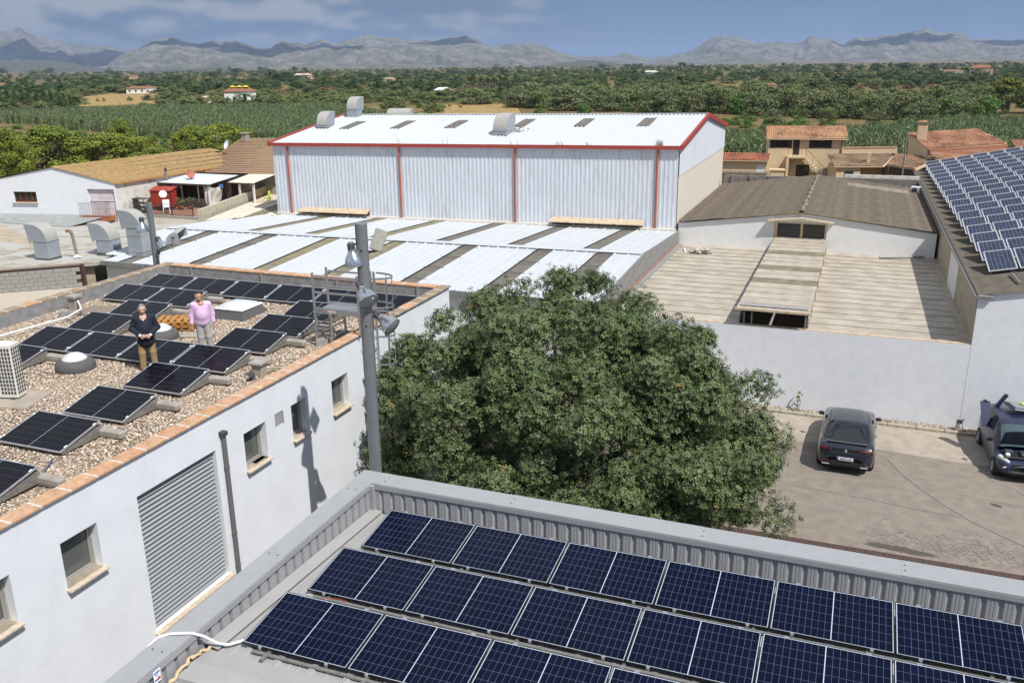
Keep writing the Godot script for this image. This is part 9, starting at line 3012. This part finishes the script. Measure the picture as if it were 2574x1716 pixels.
func cabin(z: float, yb: float, yt: float, wb: float, wt: float) -> Array:
	return [z, [Vector2(wb, yb), Vector2(lerpf(wb, wt, 0.5), lerpf(yb, yt, 0.55)), Vector2(wt, yt - 0.02), Vector2(wt * 0.6, yt + 0.02), Vector2(0, yt + 0.03)]]
func wheel(parent: Node3D, at: Vector3, r: float, m: Material) -> void:
	var s := signf(at.x)
	var b := Basis(Vector3(0, 0, 1), -PI / 2 * s)
	var ty := MB.new()
	ty.lathe(at, [Vector2(r * 0.66, -0.1), Vector2(r * 0.95, -0.1), Vector2(r, -0.07), Vector2(r, 0.07), Vector2(r * 0.95, 0.1), Vector2(r * 0.66, 0.1)], 28, b)
	var o := obj("wheel", ty, M.rubber, parent)
	var rm := MB.new()
	rm.lathe(at, [Vector2(r * 0.67, 0.095), Vector2(r * 0.62, 0.06), Vector2(r * 0.2, 0.05), Vector2(r * 0.14, 0.085), Vector2(0, 0.09)], 20, b)
	for k in 5:
		rm.box(at + b * (Basis(Vector3.UP, TAU * k / 5) * Vector3(r * 0.38, 0.07, 0)), Vector3(r * 0.5, 0.03, 0.06), b * Basis(Vector3.UP, TAU * k / 5))
	obj("rim", rm, m, o)
	var arch := MB.new()
	arch.lathe(at - Vector3(0.02 * s, 0, 0), [Vector2(r * 1.16, -0.14), Vector2(r * 1.16, 0.075), Vector2(r * 1.02, 0.075)], 24, b)
	obj("wheel_arch", arch, M.black, parent)
func part_box(parent: Node3D, called: String, at: Vector3, s: Vector3, m: Material, r := 0.01, b := Basis()) -> MeshInstance3D:
	var mb := MB.new()
	mb.cbox(at, s, r, b)
	return obj(called, mb, m, parent)
func make_cars() -> void:
	var paint := mt(0.022, 0.027, 0.036, 0.25)
	paint.metallic = 0.35
	paint.clearcoat_enabled = true
	paint.clearcoat = 1.0
	paint.clearcoat_roughness = 0.05
	var t := thing("parked_car", "dark grey sedan parked nose to the white wall", "car", Vector3(0.57, 0.0, -32.05), deg_to_rad(-1.0))
	var rows := [[2.34, section(0.60, 0.42, 0.62)], [2.30, section(0.76, 0.36, 0.80)], [2.2, section(0.86, 0.30, 0.97)], [2.02, section(0.91, 0.24, 1.075)], [1.6, section(0.93, 0.2, 1.06)], [0.9, section(0.93, 0.2, 1.0)], [0.0, section(0.925, 0.2, 0.97)], [-0.8, section(0.93, 0.2, 0.96)], [-1.3, section(0.93, 0.2, 0.95)], [-1.8, section(0.90, 0.22, 0.87)], [-2.1, section(0.83, 0.25, 0.78)], [-2.3, section(0.70, 0.3, 0.66)], [-2.36, section(0.55, 0.38, 0.55)]]
	var bd := MB.new()
	loft(bd, rows)
	obj("body", bd, paint, t)
	var cb := [cabin(1.98, 1.07, 1.075, 0.74, 0.66), cabin(1.5, 1.03, 1.20, 0.83, 0.64), cabin(1.05, 1.0, 1.31, 0.87, 0.62), cabin(0.8, 0.99, 1.36, 0.88, 0.61), cabin(0.25, 0.98, 1.395, 0.88, 0.61), cabin(-0.3, 0.97, 1.385, 0.87, 0.61), cabin(-0.55, 0.96, 1.35, 0.86, 0.61), cabin(-0.9, 0.95, 1.18, 0.83, 0.64), cabin(-1.3, 0.945, 0.955, 0.78, 0.68)]
	var roof := MB.new()
	loft(roof, cb, 3, 6, 2, 6)
	obj("roof", roof, paint, t)
	var rear := MB.new()
	loft(rear, cb, 0, 3, 2, 6)
	obj("rear_window", rear, M.car_glass, t)
	var wind := MB.new()
	loft(wind, cb, 6, 8, 2, 6)
	obj("windscreen", wind, M.car_glass, t)
	for s in 2:
		var sg := MB.new()
		loft(sg, cb, 0, 8, 0 if s == 0 else 6, 2 if s == 0 else 8)
		obj("side_window", sg, M.car_glass, t)
		var x := 0.93 if s == 0 else -0.93
		part_box(t, "door_handle", Vector3(x, 0.84, 0.55), Vector3(0.03, 0.03, 0.2), paint)
		part_box(t, "door_handle", Vector3(x, 0.83, -0.35), Vector3(0.03, 0.03, 0.2), paint)
		var mi := part_box(t, "mirror", Vector3(x * 1.06, 1.0, -0.72), Vector3(0.2, 0.14, 0.12), paint, 0.04)
		part_box(t, "taillight", Vector3(x * 0.70, 0.885, 2.235), Vector3(0.42, 0.10, 0.08), M.light_red, 0.02, Basis(Vector3.UP, 0.28 * signf(x)))
		part_box(t, "reflector", Vector3(x * 0.64, 0.46, 2.335), Vector3(0.2, 0.035, 0.03), M.light_red)
		part_box(t, "exhaust_tip", Vector3(x * 0.66, 0.36, 2.33), Vector3(0.26, 0.05, 0.08), M.chrome, 0.02)
		for z in [1.42, -1.42]:
			wheel(t, Vector3(x * 0.9, 0.335, z), 0.335, M.galv)
	var lb := MB.new()
	lb.cbox(Vector3(0, 0.89, 2.275), Vector3(1.2, 0.12, 0.06), 0.02)
	obj("light_bar", lb, M.gloss_black, t)
	part_box(t, "lower_bumper", Vector3(0, 0.37, 2.29), Vector3(1.25, 0.16, 0.1), M.gloss_black, 0.03)
	part_box(t, "spoiler_lip", Vector3(0, 1.09, 2.06), Vector3(1.3, 0.025, 0.12), paint, 0.01)
	number_plate(t, Vector3(0, 0.60, 2.352), "3892 LKZ")
	var em := MB.new()
	em.prism(PackedVector2Array([Vector2(-0.03, -0.05), Vector2(0.0, -0.06), Vector2(0.03, -0.05), Vector2(0.045, 0.0), Vector2(0.02, 0.02), Vector2(0.035, 0.05), Vector2(-0.02, 0.055), Vector2(-0.035, 0.02), Vector2(-0.015, -0.005), Vector2(-0.04, -0.02)]), 2.306, 2.312, Vector3(0, 0.89, 0))
	obj("emblem", em, M.chrome, t)
	part_box(t, "badge", Vector3(0.55, 0.76, 2.30), Vector3(0.13, 0.022, 0.01), M.chrome, 0.003)
	var bp := mt(0.007, 0.013, 0.06, 0.28)
	bp.metallic = 0.3
	bp.clearcoat_enabled = true
	bp.clearcoat = 1.0
	var c := thing("parked_car", "dark blue hatchback with raised bonnet and dismantled doors by the wall", "car", Vector3(6.02, 0.0, -32.95), PI + deg_to_rad(4.0))
	var r2 := [[1.95, section(0.7, 0.3, 1.0)], [1.9, section(0.80, 0.26, 1.05)], [1.5, section(0.86, 0.2, 1.05)], [0.5, section(0.88, 0.2, 1.0)], [-0.6, section(0.88, 0.2, 0.98)], [-1.05, section(0.88, 0.2, 0.97)], [-1.15, section(0.88, 0.2, 0.80)], [-1.6, section(0.84, 0.22, 0.74)], [-1.85, section(0.74, 0.26, 0.68)], [-2.0, section(0.56, 0.3, 0.58)]]
	var b2 := MB.new()
	loft(b2, r2)
	obj("body", b2, bp, c)
	var c2 := [cabin(1.85, 1.03, 1.06, 0.76, 0.66), cabin(1.55, 1.03, 1.5, 0.80, 0.62), cabin(0.9, 1.0, 1.56, 0.82, 0.62), cabin(0.0, 0.98, 1.57, 0.83, 0.62), cabin(-0.45, 0.97, 1.5, 0.82, 0.62), cabin(-1.2, 0.95, 0.98, 0.78, 0.70)]
	var rf := MB.new()
	loft(rf, c2, 1, 4, 2, 6)
	obj("roof", rf, bp, c)
	var ws := MB.new()
	loft(ws, c2, 4, 5, 2, 6)
	obj("windscreen", ws, M.glass_green, c)
	var bw := MB.new()
	loft(bw, c2, 0, 1, 2, 6)
	obj("rear_window", bw, M.car_glass, c)
	for s in 2:
		var sg := MB.new()
		loft(sg, c2, 0, 5, 0 if s == 0 else 6, 2 if s == 0 else 8)
		obj("side_window", sg, M.car_glass, c)
		var x := 0.88 if s == 0 else -0.88
		for z in [1.32, -1.28]:
			wheel(c, Vector3(x * 0.9, 0.3, z), 0.3, M.alu)
		var hl := MB.new()
		nets(hl, [[Vector3(x * 0.62, 0.66, -1.80), Vector3(x * 0.86, 0.74, -1.56), 0.07, 0.085]], 0.02, 0.02)
		obj("headlight", hl, M.headlight, c)
		part_box(c, "mirror", Vector3(x * 1.1, 1.02, -0.75), Vector3(0.2, 0.14, 0.12), M.gloss_black, 0.04)
		part_box(c, "bumper_strip", Vector3(x * 0.66, 0.53, -1.9), Vector3(0.34, 0.05, 0.05), M.alu, 0.01, Basis(Vector3.UP, 0.5 * signf(x)))
		part_box(c, "grille", Vector3(x * 0.33, 0.655, -1.955), Vector3(0.36, 0.09, 0.03), M.black, 0.01, Basis(Vector3.UP, 0.2 * signf(x)))
	part_box(c, "air_intake", Vector3(0, 0.36, -1.97), Vector3(1.0, 0.12, 0.06), M.black, 0.03)
	var dm := MB.new()
	for k in 4:
		var q := [Vector3(0, 0.09, 0), Vector3(0.06, 0, 0), Vector3(0, -0.09, 0), Vector3(-0.06, 0, 0)]
		dm.bar(Vector3(0, 0.66, -2.03) + q[k], Vector3(0, 0.66, -2.03) + q[(k + 1) % 4], 0.022, 0.02, Vector3(0, 0, 1))
	obj("emblem", dm, M.chrome, c)
	part_box(c, "engine_bay", Vector3(0, 0.79, -1.42), Vector3(1.35, 0.04, 0.62), M.black, 0.01)
	part_box(c, "engine_cover", Vector3(-0.15, 0.85, -1.42), Vector3(0.6, 0.12, 0.36), mt(0.05, 0.05, 0.055, 0.6), 0.03)
	part_box(c, "battery", Vector3(0.48, 0.87, -1.4), Vector3(0.26, 0.14, 0.2), M.dark, 0.02)
	part_box(c, "reservoir", Vector3(0.55, 0.86, -1.62), Vector3(0.14, 0.12, 0.12), M.white_plastic, 0.03)
	var hd := MB.new()
	var pts := []
	for i in 9:
		var row := []
		for k in 6:
			var u := i / 8.0 * 2.0 - 1.0
			var v := k / 5.0
			row.append(Vector3(u * (0.72 - 0.06 * v), 1.0 + v * 0.62 - 0.10 * u * u, -1.08 - v * 0.28 + 0.05 * u * u))
		pts.append(row)
	for i in 8:
		for k in 5:
			hd.quad(pts[i][k], pts[i + 1][k], pts[i + 1][k + 1], pts[i][k + 1])
			hd.quad(pts[i][k + 1] + Vector3(0, 0, 0.02), pts[i + 1][k + 1] + Vector3(0, 0, 0.02), pts[i + 1][k] + Vector3(0, 0, 0.02), pts[i][k] + Vector3(0, 0, 0.02))
	obj("bonnet", hd, bp, c)
	var dr := part_box(c, "loose_door", Vector3(-0.3, 1.72, 0.75), Vector3(1.1, 0.1, 0.8), bp, 0.04, Basis(Vector3.UP, 0.25) * Basis(Vector3(0, 0, 1), 0.12))
	part_box(c, "door_trim", Vector3(-0.3, 1.80, 0.70), Vector3(0.95, 0.05, 0.62), mt(0.22, 0.22, 0.22, 0.8), 0.03, Basis(Vector3.UP, 0.25) * Basis(Vector3(0, 0, 1), 0.12))
	part_box(c, "trim_handle", Vector3(0.0, 1.82, 0.58), Vector3(0.22, 0.03, 0.08), M.dark, 0.02, Basis(Vector3.UP, 0.25))
	for q in [[Vector3(0.86, 1.05, 0.35), Vector3(0.95, 1.85, 0.75), 0.34], [Vector3(0.55, 1.5, 1.0), Vector3(0.2, 1.95, 1.25), 0.16]]:
		var fp := MB.new()
		fp.bar(q[0], q[1], q[2], 0.05, Vector3(0.3, 0.2, 1))
		obj("bent_panel", fp, bp, c)
		var sc := MB.new()
		sc.cbox(q[1], Vector3(0.14, 0.10, 0.10), 0.02)
		obj("latch", sc, M.black, c)
	var gl := MB.new()
	rng.seed = 6
	for i in 14:
		var p := Vector3(-0.45 + rng.randf() * 0.25, 1.84 + rng.randf() * 0.05, 0.68 + rng.randf() * 0.15)
		gl.cbox(p, Vector3(0.11, 0.03, 0.05), 0.01, Basis(Vector3.UP, rng.randf() * 3.0))
	gl.xf = Transform3D()
	var go := obj("work_glove", gl, mt(0.5, 0.7, 0.06, 0.8))
	go.transform = c.transform
	tag(go, "yellow green work gloves lying on the loose door of the blue car", "gloves")
	var wd := thing("weed", "small green weed growing at the foot of the white wall", "weed", Vector3(-1.35, 0.09, -35.05))
	var wm := MB.new()
	for i in 40:
		leaf(wm, Vector3(rng.randf_range(-0.08, 0.08), rng.randf() * 0.75, rng.randf_range(-0.06, 0.06)), Vector3(rng.randf_range(-1, 1), 0.7, rng.randf_range(-1, 1)).normalized(), 0.12)
	obj("leaves", wm, mt(0.09, 0.14, 0.04, 0.7), wd)
func number_plate(parent: Node3D, at: Vector3, text: String) -> void:
	var p := part_box(parent, "number_plate", at, Vector3(0.52, 0.115, 0.012), M.white_plastic, 0.004)
	part_box(parent, "plate_band", at + Vector3(-0.235, 0, 0.003), Vector3(0.045, 0.108, 0.012), mt(0.02, 0.12, 0.55, 0.5), 0.003)
	var tm := TextMesh.new()
	tm.text = text
	var f := SystemFont.new()
	f.font_names = PackedStringArray(["Droid Sans"])
	f.font_weight = 700
	tm.font = f
	tm.font_size = 40
	tm.pixel_size = 0.0023
	tm.depth = 0.002
	var o := obj("plate_text", tm, M.black, parent)
	o.position = at + Vector3(0.025, 0, 0.0085)
func _ready() -> void:
	rng.seed = 4242
	make_textures()
	make_materials()
	make_camera_and_light()
	make_land()
	module_meshes()
	make_yard()
	make_near_roof()
	make_white_building()
	make_white_roof()
	make_tan_building()
	make_gable_building()
	make_hall()
	make_solar_building()
	make_left()
	make_houses()
	make_poles()
	make_oak()
	make_plants()
	make_far()
	make_cars()
	make_people()
